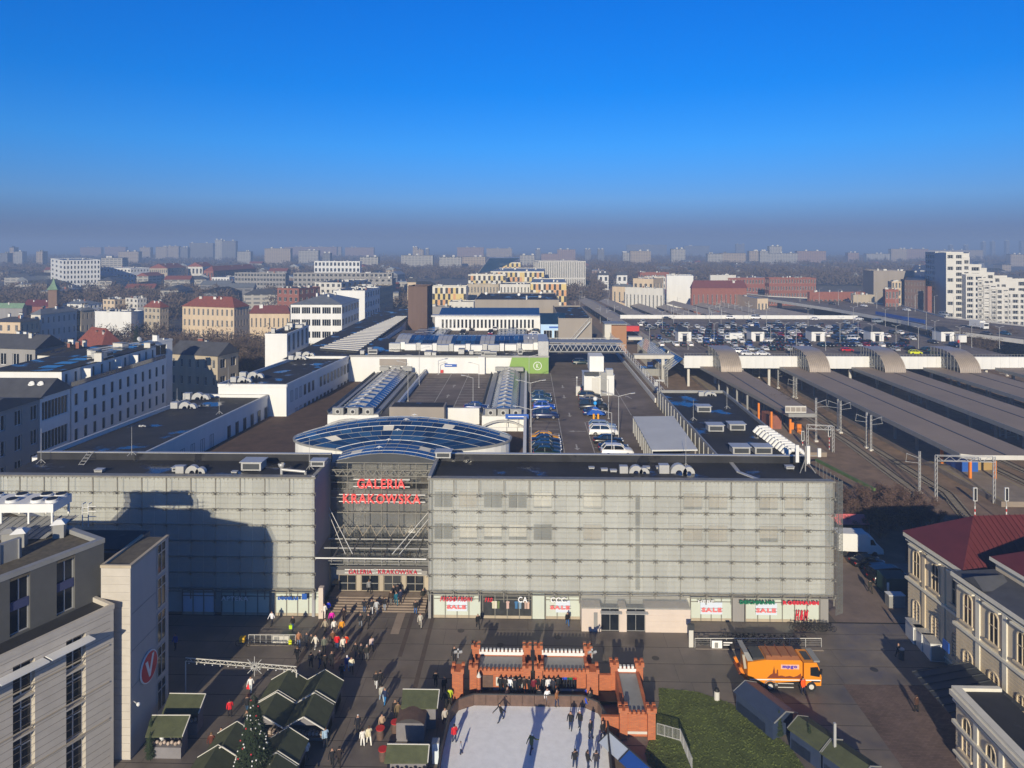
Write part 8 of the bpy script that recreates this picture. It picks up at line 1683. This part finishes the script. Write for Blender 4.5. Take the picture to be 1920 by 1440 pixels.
# blue covered seating at the right lower edge of the rink
cv = thing('rink_shelter', 'low shelter with blue and clear panels curving at the lower right of the rink', 'shelter', (0,0,0)); pts = [W(1142,1372,1.2), W(1180,1405,1.2), W(1225,1445,1.2), W(1260,1480,1.2)]
for i, (p, q) in enumerate(zip(pts, pts[1:])): b = MB(); o = Vector((-1.1,-1.1,-.2)); b.mesh([p, q, q + o, p + o], [(0,1,2,3)], M.shop_blue if i == 0 else M.blue); b.build('panel', None, cv); b = MB(); b.bar(p, q, .12,.12); b.bar(p, p - Vector((0,0,1.2)),.08); b.bar(p, p + o, .1); b.build('frame', M.metal_dark, cv)
# tall festive light figure standing just below the picture, its shadow falls over the ice
lf = thing('light_figure', 'tall festive light figure standing below the rink view, seen by its shadow', 'decoration', (-1.6,50.5,0)); b = MB(); b.tube((0,0,2),(0,0,6.3),.55,.4,10)
for k in range(6): a = k * math.pi / 3; b.tube((.5 * math.cos(a),.5 * math.sin(a),3),(1.7 * math.cos(a),1.7 * math.sin(a),0),.12, n=6); b.tube((0,0,5),(.9 * math.cos(a),.9 * math.sin(a),6.1),.1, n=5)
b.build('frame', M.metal_light, lf)

# --- market huts
defm('hut_green', (0.075,0.085,0.04), rough=.85, var=.2, scale=1.5, bump=.2); defm('hut_wall', (.20,.19,.20), rough=.8, var=.12, scale=1); defm('goods', (.45,.36,.30), rough=.8, var=.6, scale=9); defm('tarp_blue', (0.035,0.052,0.10), rough=.5, var=.12, scale=1)
def hut(label, x, y, w, d, rz=0.0, he=2.1, hr=3.1, open_=False, roof='hut_green', wall='hut_wall', trim='offwhite'):
    t = thing('market_hut', label, 'market hut', (x, y, 0), rz, 'wooden market huts'); a = w / 2
    b = MB(); b.mesh([(-a,0,0),(a,0,0),(a,0,he),(0,0,hr-.08),(-a,0,he),(-a,d,0),(a,d,0),(a,d,he),(0,d,hr-.08),(-a,d,he)], ([(0,1,2,3,4)] if not open_ else [(4,2,3)]) + [(6,5,9,8,7),(5,0,4,9),(1,6,7,2)], M[wall]); b.box(-a, a, .9, d - .1,.03,1.0, M[wall]); b.build('wall', None, t)
    for s in (-1,1): b = MB(); b.mesh([(0,-.35,hr),(0,d+.1,hr),(s*(a+.25),d+.1,he-.12),(s*(a+.25),-.35,he-.12),(0,-.35,hr-.07),(0,d+.1,hr-.07),(s*(a+.25),d+.1,he-.19),(s*(a+.25),-.35,he-.19)], [(0,1,2,3),(7,6,5,4),(0,3,7,4),(1,5,6,2),(3,2,6,7)], M[roof]); b.build('roof', None, t)
    b = MB()
    for s in (-1,1):
        b.bar((0,-.38, hr + .02),(s * (a + .25),-.38, he - .1),.07,.1); b.bar((0, d + .12, hr + .02),(s * (a + .25), d + .12, he - .1),.05,.07)
    b.build('barge_board', M[trim], t)
    if open_:
        b = MB(); b.box(-a + .1, a - .1,.1,.8,.9,1.0, M.board_brown); b.build('counter', None, t)
        for k in range(9): g = MB(); xx = -a + .3 + k * (w - .6) / 8; g.box(xx - .12, xx + .12,.2,.6,1.001,1.15 + (k * 7 % 4) * .08, M.goods); g.blob((xx, 1.1,1.5 + (k % 3) * .15),.14, M.goods); g.build('goods', None, t)
    return t
hut('green-roofed hut, rear left of the tight block of four', -24.1,65.35,3.3,3.1); hut('green-roofed hut, rear right of the tight block of four', -20.5,65.35,3.3,3.1); hut('green-roofed hut with white gable edge, front left of the tight block', -24.1,62.0,3.3,3.15, open_=True); hut('green-roofed hut with white gable edge and goods, front right of the tight block', -20.4,62.0,3.3,3.15, open_=True)
hut('dark green hut roof left of the big fir, upper', -26.2,58.2,3.1,2.6); hut('dark green hut roof left of the big fir, lower', -26.6,55.2,3.1,2.7); hut('green hut roof directly right of the big fir', -21.3,57.6,3.1,2.6); hut('green hut roof right of the big fir, at the lower edge', -21.2,54.6,3.1,2.7)
def lean_hut(label, c, he, hb, roof='hut_green', open_=True):
    """mono-pitch hut given by roof corners in the photo: front-left, front-right, back-right, back-left at heights he (front), hb (back)"""
    t = thing('market_hut', label, 'market hut', (0,0,0),0, 'wooden market huts'); P = [W(*c[0], he), W(*c[1], he), W(*c[2], hb), W(*c[3], hb)]; dn = Vector((0,0,.1))
    b = MB(); b.mesh(P + [p - dn for p in P], [(0,1,2,3),(7,6,5,4),(0,4,5,1),(1,5,6,2),(2,6,7,3),(3,7,4,0)], M[roof]); b.build('roof', None, t)
    Q = [P[0] + Vector((.2,.3,0)), P[1] + Vector((-.2,.3,0)), P[2] + Vector((-.2,-.1,0)), P[3] + Vector((.2,-.1,0))]; b = MB()
    for i, j in ((1,2),(2,3),(3,0)) + (((0,1),) if not open_ else ()): b.mesh([(Q[i].x, Q[i].y, 0),(Q[j].x, Q[j].y, 0),(Q[j].x, Q[j].y, Q[j].z - .11),(Q[i].x, Q[i].y, Q[i].z - .11)], [(0,1,2,3)], M.hut_wall)
    b.build('wall', None, t); b = MB(); b.bar(P[1], P[2], .08,.12); b.bar(P[3], P[2], .06,.1); b.build('barge_board', M.offwhite, t)
    if open_:
        b = MB(); b.box(Q[0].x, Q[1].x, Q[0].y - .1, Q[0].y + .6,0,1.0, M.hut_wall); b.build('counter', None, t)
        for k in range(8): g = MB(); x = Q[0].x + .3 + k * (Q[1].x - Q[0].x - .6) / 7; g.blob((x, Q[0].y + .2,1.15 + k % 2 * .12),.17, M.goods); g.build('goods', None, t)
    return t
lean_hut('green-roofed stall with white goods beside the snowman, foot of the stone tower', [(272,1381),(342,1381),(357,1341),(285,1341)], 2.1,2.9); lean_hut('green-roofed stall behind the snowman stall', [(303,1338),(372,1338),(386,1301),(318,1300)], 2.1,2.9)
lean_hut('green-roofed hut with lilac front left of the rink', [(752,1328),(820,1328),(824,1293),(755,1292)], 2.2,3.0, open_=False); lean_hut('green-roofed hut at the lower edge left of the rink', [(720,1430),(802,1430),(805,1396),(726,1395)], 2.2,3.0)
t = thing('barrel_hut', 'brown barrel-roofed hut between the two green huts left of the rink', 'market hut', (*W(768,1395).xy, 0)); b = MB(); n = 8; vs = []
for k in range(n + 1): a = math.pi * (.15 + .7 * k / n); vs += [(-1.5 * math.cos(a),0,1.3 + 1.0 * math.sin(a)),(-1.5 * math.cos(a),2.0,1.3 + 1.0 * math.sin(a))]
b.mesh(vs, [(2*k, 2*k+1,2*k+3,2*k+2) for k in range(n)], M.board_brown, True); b.build('roof', None, t); b = MB(); b.box(-1.3,1.3,.3,1.9,0,1.7); b.build('wall', M.hut_wall, t)
for u, v, lb in ((713,1385, 'wooden barrel table with a red top, left of three'),(741,1373, 'wooden barrel table with a red top beside the barrel hut'),(718,1425, 'wooden barrel table with a red top at the lower green hut')):
    t = thing('barrel_table', lb, 'barrel table', (*W(u, v).xy, 0),0, 'barrel tables with red tops'); b = MB(); b.lathe([(.3,0),(.38,.45),(.3,.95)], 12); b.build('barrel', M.board_brown, t); b = MB(); b.tube((0,0,.96),(0,0,1.02),.42, n=16); b.build('table_top', M.red, t)
t = thing('display_case', 'pale blue upright glass cabinet beside the rink boards', 'cabinet', (*W(817,1428).xy, 0)); b = MB(); b.box(-.3,.3,-.3,.3,0,1.8); b.build('case', M.shop_blue, t); b = MB(); b.box(-.33,.33,-.33,.33,1.801,1.9); b.build('lid', M.metal_light, t)
sn = thing('snowman', 'white snowman figure with a green hat beside the goods stall', 'figure', (*W(304,1411).xy, 0)); b = MB(); b.blob((0,0,.38),.42, n=12, k=8); b.blob((0,0,.98),.3, n=12, k=8); b.blob((0,0,1.4),.22, n=12, k=8); b.build('body', M.white, sn); b = MB(); b.tube((0,0,1.55),(0,0,1.6),.26, n=12); b.tube((0,0,1.6),(0,0,1.8),.17, n=12); b.build('hat', mat('hat_green', (.02,.2,.08), var=0), sn)
p = W(325,1400)
# garland arch
ga = thing('garland_arch', 'horizontal lattice beam wrapped in fir garland with a silver star, on two posts', 'decoration', (0,0,0)); a, c = W(348,1300,0), W(556,1318,0); z1 = 3.3; a = Vector((a.x, a.y, 0)); c = Vector((c.x, c.y, 0)); b = MB()
for dz in (z1, z1 + .35): b.bar(a + Vector((0,0, dz)), c + Vector((0,0, dz)),.07)
for k in range(30): p, q = a.lerp(c, k / 30), a.lerp(c, (k + 1) / 30); b.bar(p + Vector((0,0, z1 + .35 * (k % 2))), q + Vector((0,0, z1 + .35 * (1 - k % 2))),.04)
b.build('beam', M.offwhite, ga)
for p in (a, c): b = MB(); b.tube(p, p + Vector((0,0, z1)),.07, n=6); b.build('post', M.offwhite, ga)
gm = MB()
for k in range(420): f = rp.random(); p = a.lerp(c, f) + Vector((rp.gauss(0,.12), rp.gauss(0,.1), z1 + .15 + rp.gauss(0,.13))); d = Vector((rp.gauss(0,1), rp.gauss(0,1), rp.gauss(0,1))).normalized() * .16; s = d.cross(Vector((0,.3,1))) * .3; gm.mesh([p - s, p + s, p + d], [(0,1,2)])
gm.build('garland', M.needle, ga, kind='stuff')
for k in range(14): b = MB(); p = a.lerp(c, (k + .5) / 14); b.blob((p.x, p.y - .1, z1 - .12),.06); b.build('bulb', M.sign_white, ga)
b = MB(); p = a.lerp(c, .63) + Vector((0,-.1, z1 + .1))
for k in range(16): q = k * math.pi / 8; L = (1.0,.5)[k % 2]; b.bar(p, p + Vector((math.cos(q) * L, 0, math.sin(q) * L)),.06)
b.build('star', M.metal_light, ga)
# Christmas tree with baubles
xt = thing('christmas_tree', 'tall dark decorated fir with white and red baubles at the lower left', 'christmas tree', (-22.9,56.6,0)); me = leafless; tr = MB(); tr.tube((0,0,0),(0,0,8.4),.16,.03,6); tr.build('trunk', M.bark, xt); b = MB()
for _ in range(9000):
    z = 8.6 * (1 - math.sqrt(rp.random()) * .96); rad = (8.75 - z) * .255 * math.sqrt(rp.uniform(.25,1)); q = rp.uniform(0,6.283); p = Vector((math.cos(q) * rad, math.sin(q) * rad, z)); d = Vector((math.cos(q), math.sin(q),-.25)) * rp.uniform(.12,.32); s = Vector((-math.sin(q), math.cos(q), rp.uniform(-.5,.5))) * rp.uniform(.03,.07); b.mesh([p - s, p + s, p + d], [(0,1,2)])
b.build('crown', M.needle, xt)
bm_ = {}
for c in ('white', 'sign_red', 'metal_light'): b = MB(); b.blob((0,0,0),.07, M[c], n=8, k=5); bm_[c] = b.data('bauble')
for k in range(95): z = 8.3 * (1 - math.sqrt(rp.random()) * .95); q = rp.uniform(math.pi, 2 * math.pi); rad = (8.85 - z) * .262; put('bauble', bm_[rp.choice(('white', 'white', 'sign_red', 'metal_light'))], xt, (math.cos(q) * rad, math.sin(q) * rad, z))
for u, v, h, lb in ((283,1412,3.3, 'small fir beside the snowman stall'),(262+20,1425,2.6, 'smaller fir in front of the snowman stall'),(1461,1382,2.6, 'slim potted fir at the blue tarpaulin tent'),(1518,1420,3.0, 'slim potted fir between the two blue-sided huts'),(540,1432,2.8, 'small fir among the lower huts')): p = W(u, v); t = tree(lb, p.x, p.y, h, 'conifer', name='fir_tree', group=None); t.scale = (h / 13, h / 13, h / 10)
# tarpaulin tents on the right
for lb, x, y, w, d, rz, roof in (('long blue tarpaulin tent beside the lawn', 23.9,64.6,2.6,4.6, R(28), 'tarp_blue'),('blue-sided hut with a green roof, behind the potted fir', 26.6,61.1,2.5,3.0, R(32), 'hut_green'),('blue-sided hut with a green roof, nearest the lamp post', 28.4,58.0,2.5,3.2, R(32), 'hut_green')): hut(lb, x, y, w, d, rz, 2.0,2.5, False, roof, 'tarp_blue', 'metal_grey')
# railings, bins, bicycles, lamp posts
def fence_(label, p, q, h=1.1, n=24, m='metal_light'):
    t = thing('railing', label, 'railing', (0,0,0)); p, q = Vector((*p, 0)), Vector((*q, 0)); b = MB()
    for z in (.12, h): b.bar(p + Vector((0,0, z)), q + Vector((0,0, z)),.05)
    b.build('rail', M[m], t); b = MB()
    for k in range(n + 1): b.bar(p.lerp(q, k / n), p.lerp(q, k / n) + Vector((0,0, h)),.03 if k % 6 else .06)
    b.build('bars', M[m], t, kind='stuff')
fence_('pale crowd barrier on the lawn behind the small brick gatehouse', W(1232,1378)[:2], W(1275,1390)[:2], 1.1,18); fence_('crowd barrier running down the lawn to the lower edge', W(1275,1388)[:2], W(1298,1445)[:2], 1.1,20)
def bikes(label_end, pts, gname):
    for i, (u, v) in enumerate(pts):
        p = W(u, v); rz = rp.uniform(-.35,.35) + (0 if i % 2 else math.pi); t = thing('bicycle', '%s bicycle %s, %s in the rack' % (('black', 'dark grey', 'dark blue', 'brown')[i % 4], label_end, ('first', 'second', 'third', 'fourth', 'fifth', 'sixth', 'seventh', 'eighth', 'ninth', 'tenth', 'eleventh', 'twelfth')[i]), 'bicycle', (p.x, p.y, .02), rz, gname); t.scale = (1,1,1)
        if 'bk' not in SK:
            w = MB()
            for k in range(14): a0, a1 = k * math.pi / 7,(k + 1) * math.pi / 7; w.bar((.33 * math.cos(a0),0,.33 * math.sin(a0)),(.33 * math.cos(a1),0,.33 * math.sin(a1)),.045)
            for k in range(6): a0 = k * math.pi / 3; w.bar((0,0,0),(.33 * math.cos(a0),0,.33 * math.sin(a0)),.01)
            f = MB(); P_ = dict(r=(-.52,0,.34), f=(.52,0,.34), b=(0,0,.3), s=(-.15,0,.82), h=(.36,0,.85))
            for a0, a1 in (('r', 'b'),('r', 's'),('b', 's'),('b', 'h'),('s', 'h'),('h', 'f')): f.bar(P_[a0], P_[a1], .045)
            f.bar((.36,0,.85),(.33,0,1.0),.03); f.bar((.3,-.28,1.0),(.3,.28,1.0),.035); SK['bk'] = (w.data('wheel', M.rubber), f.data('frame', M.black)); s_ = MB(); s_.box(-.3,-.03,-.08,.08,.88,.94); s_.bar((-.15,0,.8),(-.15,0,.9),.03); SK['bs'] = s_.data('saddle', M.black)
        put('wheel', SK['bk'][0], t, (-.52,0,.34)); put('wheel', SK['bk'][0], t, (.52,0,.34)); put('frame', SK['bk'][1], t); put('saddle', SK['bs'], t)
bikes('behind the long front rail', [(1311,1212),(1326,1212),(1362,1203),(1376,1203),(1392,1204),(1406,1203),(1420,1204),(1436,1205),(1450,1206),(1468,1206),(1485,1208),(1505,1208)], 'bicycles behind the front rail'); bikes('below the red letters', [(1494,1183),(1500,1184),(1508,1182),(1516,1184),(1524,1182),(1531,1184),(1539,1183),(1547,1183),(1555,1185)], 'bicycles below the red letters')
def bench_rail(label, u0, u1, v):
    a, c = W(u0, v), W(u1, v); t = thing('rail_fence', label, 'railing', (0,0,0)); b = MB()
    for z in (.35,.6,.85): b.bar(a + Vector((0,0, z)), c + Vector((0,0, z)),.025)
    b.bar(a + Vector((0,0,1.1)), c + Vector((0,0,1.1)),.1,.05, M.offwhite); b.build('rail', M.metal_grey, t)
    for k in range(9): b = MB(); p = a.lerp(c, k / 8); b.bar(p, p + Vector((0,0,1.1)),.06); b.build('post', M.metal_light, t)
    b = MB(); b.box(a.x, c.x, a.y - .3, a.y + .3,.015,.12); b.build('kerb', M.slab, t); return t
bench_rail('metal rail fence with a long pale top beside the crowd on the left', 466,554,1208); ft = bench_rail('long pale-topped rail fence in front of the bicycles', 1303,1540,1215); 
p = W(1334,1216); b = MB(); b.box(0,1.15,0,.06,.15,1.0, M.sign_white); b.box(1.16,2.5,0,.06,.15,1.0, M.black); b.box(1.3,2.3,-.02,-.003,.75,.88, M.sign_white); b.box(1.3,2.0,-.02,-.003,.5,.6, M.sign_white); b.box(.3,.7,-.02,-.003,.2,.8, M.metal_grey); tag(b.build('banner', None, None, (p.x, p.y - .2,0)), 'black and white advertising banner on the bicycle rail', 'banner')
p = W(510,1206); b = MB(); b.box(0,2.0,0,.06,.1,.95, M.offwhite); b.box(.3,.9,-.02,-.003,.3,.8, M.metal_grey); b.box(1.2,1.8,-.02,-.003,.3,.5, M.metal_grey); tag(b.build('banner', None, None, (p.x, p.y - .15,0)), 'pale banner on the rail fence beside the crowd', 'banner')
p = W(1296,1214); b = MB(); b.box(-.25,.25,0,.15,0,2.0, M.offwhite); b.box(-.35,.35,-.1,.3,2.0,2.6, M.metal_dark); tag(b.build('info_post', None, None, p), 'narrow information post at the left end of the bicycle rail', 'sign')
p = W(1344,1312); b = MB(); b.tube((0,0,0),(0,0,.9),.28, n=10, m=M.offwhite); b.tube((0,0,.9),(0,0,1.15),.28,.2,10, M.black); tag(b.build('litter_bin', None, None, p), 'grey litter bin with a dark lid at the lawn edge', 'litter bin'); p = W(1690,1236); b = MB(); b.tube((0,0,0),(0,0,1.1),.3, n=10, m=M.metal_dark); b.tube((0,0,1.1),(0,0,1.2),.32, n=10, m=M.metal_light); tag(b.build('litter_bin', None, None, p), 'dark litter bin in the shade edge near the containers', 'litter bin')
p = W(1565,1450); b = MB(); b.box(-.1,.1,-.1,.1,0,4.4); tag(b.build('square_post', M.metal_light, None, p), 'tall square grey post beside the nearest blue-sided hut', 'post')
p = W(455,1212); t = thing('yellow_moped', 'yellow delivery bicycle in the shade left of the rail fence', 'bicycle', (p.x, p.y, 0)); b = MB(); b.box(-.3,.3,-.25,.25,.6,1.1); b.build('box', mat('delivery_yellow', (.7,.42,.02), var=0), t); put('wheel', SK['bk'][0], t, (-.52,0,.34)); put('wheel', SK['bk'][0], t, (.52,0,.34)); put('frame', SK['bk'][1], t)

# --- orange refuse lorry
TX, TY = W(1466,1296).x, W(1452,1296).y; lo = thing('refuse_lorry', 'bright orange refuse lorry with a brown church silhouette and the letters mpgo', 'lorry', (TX, TY, .02), R(0))
defm('lorry_orange', (0.80,0.27,0.01), rough=.4, var=.03); defm('lorry_brown', (.22,.05,.015), rough=.5, var=0); defm('lorry_roof', (.34,.13,.05), rough=.6, var=.12, scale=1)
b = MB(); b.mesh([(-3.5,0,1.0),(-2.0,0,.75),(1.9,0,1.05),(2.1,0,1.05),(2.1,0,3.0),(1.9,0,3.2),(-1.6,0,3.2),(-3.5,0,2.9)] + [(x, 2.4, z) for x, z in ((-3.5,1.0),(-2.0,.75),(1.9,1.05),(2.1,1.05),(2.1,3.0),(1.9,3.2),(-1.6,3.2),(-3.5,2.9))], [(0,1,2,3,4,5,6,7),(15,14,13,12,11,10,9,8)] + [(i, 8+i, 8+(i+1)%8,(i+1)%8) for i in range(8) if i not in (5,)], M.lorry_orange); b.mesh([(-1.6,-.01,3.21),(1.9,-.01,3.21),(1.9,2.4,3.21),(-1.6,2.4,3.21),(-1.5,.35,3.45),(1.8,.35,3.45),(1.8,2.05,3.45),(-1.5,2.05,3.45)], [(0,1,5,4),(1,2,6,5),(2,3,7,6),(3,0,4,7),(4,5,6,7)], M.lorry_roof); b.build('body', None, lo)
for x in (-1.0,0,1.0): b = MB(); b.box(x - .04, x + .04,.1,2.3,3.46,3.52, M.lorry_brown); b.build('roof_rib', None, lo)
b = MB(); b.mesh([(2.25,0,.6),(4.0,0,.6),(4.05,0,1.5),(3.85,0,2.3),(3.55,0,2.95),(2.25,0,2.95)] + [(x, 2.4, z) for x, z in ((2.25,.6),(4.0,.6),(4.05,1.5),(3.85,2.3),(3.55,2.95),(2.25,2.95))], [(0,1,2,3,4,5),(11,10,9,8,7,6)] + [(i, 6+i, 6+(i+1)%6,(i+1)%6) for i in range(6)], M.lorry_orange); cab_ = b.build('cab', None, lo)
b = MB(); b.mesh([(2.9,-.015,1.65),(3.85,-.015,1.5),(3.9,-.015,1.9),(3.65,-.015,2.55),(2.9,-.015,2.5)], [(0,1,2,3,4)]); b.mesh([(4.07,.15,1.55),(4.07,2.25,1.55),(3.72,2.25,2.7),(3.72,.15,2.7)], [(0,1,2,3)]); b.build('window', M.glass_dark, cab_)
b = MB(); b.box(2.5,3.2,.5,1.9,2.96,3.02, M.metal_dark); b.box(3.3,3.9,.1,2.3,2.96,3.12, M.metal_grey); b.build('roof_hatch', None, cab_); b = MB(); b.box(3.0,3.9,-.02,-.004,.95,1.1); b.build('vent', M.black, cab_); b = MB(); b.bar((3.9,-.15,1.9),(3.9,-.3,2.5),.2,.1); b.build('mirror', M.black, cab_)
b = MB(); b.box(-3.3,3.95,-.02,-.004,1.12,1.22); b.build('white_stripe', M.sign_white, lo)
b = MB(); z0 = 1.32; sil = [(-1.55,0),(-1.2,.35),(-.95,.5),(-.9,.85),(-.85,.95),(-.82,1.3),(-.75,.95),(-.7,.5),(-.55,.5),(-.52,.9),(-.4,.9),(-.37,.25),(0,.3),(.35,.18),(.8,.28),(1.2,.15),(1.6,.3),(1.95,.55),(1.95,0)]
for (xa, za),(xb, zb) in zip(sil, sil[1:]): b.mesh([(xa, -.012, z0),(xb, -.012, z0),(xb, -.012, z0 + zb),(xa, -.012, z0 + za)], [(0,1,2,3)])
b.build('silhouette', M.lorry_brown, lo)
b = MB(); b.box(-.1,1.75,-.018,-.01,2.28,2.75); b.build('logo_panel', mat('logo_pale', (.75,.45,.35), var=0), lo); lettering('mpgo', 1.55,.30, mat('logo_violet', (.10,.05,.38), var=0), lo, (.05,-.03,2.42), depth=.008, bold=.03)
b = MB(); b.mesh([(-3.5,.1,3.0),(-2.9,.1,3.0),(-3.4,.1,3.9),(-3.9,.1,3.9),(-3.5,2.3,3.0),(-2.9,2.3,3.0),(-3.4,2.3,3.9),(-3.9,2.3,3.9)], [(0,1,2,3),(7,6,5,4),(1,5,6,2),(0,3,7,4),(3,2,6,7)]); b.build('tailgate', M.metal_grey, lo)
b = MB(); b.box(-2.9,-1.7,.2,2.2,3.0,3.3, M.metal_dark); b.bar((-3.6,.3,1),(-4.2,.3,2.2),.2,.3, M.orange); b.bar((-3.6,2.1,1),(-4.2,2.1,2.2),.2,.3, M.orange); b.bar((-4.2,.2,1.6),(-4.2,2.2,1.6),.25,.2, M.lorry_brown); b.bar((-3.7,.2,2.2),(-3.9,.2,3.6),.25,.2, M.beige); b.build('lifting_gear', None, lo)
for x, lb in ((-1.2,0),(3.0,0)):
    for y in (.12,2.28): b = MB(); b.tube((x, y - .16,.5),(x, y + .16,.5),.5, n=16, m=M.rubber); w = b.build('wheel', None, lo); b = MB(); b.tube((x, y - .175,.5),(x, y + .175,.5),.26, n=12, m=M.offwhite); b.build('rim', None, w)
b = MB()
for k in range(8): a0, a1 = math.pi * k / 8, math.pi * (k + 1) / 8; b.bar((-1.2 + .65 * math.cos(a0),.05,.5 + .65 * math.sin(a0)),(-1.2 + .65 * math.cos(a1),.05,.5 + .65 * math.sin(a1)),.3,.05)
b.build('mudguard', M.metal_grey, lo); b = MB(); b.box(-3.3,4,.3,2.1,.5,.75, M.black); b.box(-.4,1.2,.0,.05,.35,.42, M.offwhite); b.box(-.4,1.2,.0,.05,.75,.82, M.offwhite); b.build('chassis', None, lo)
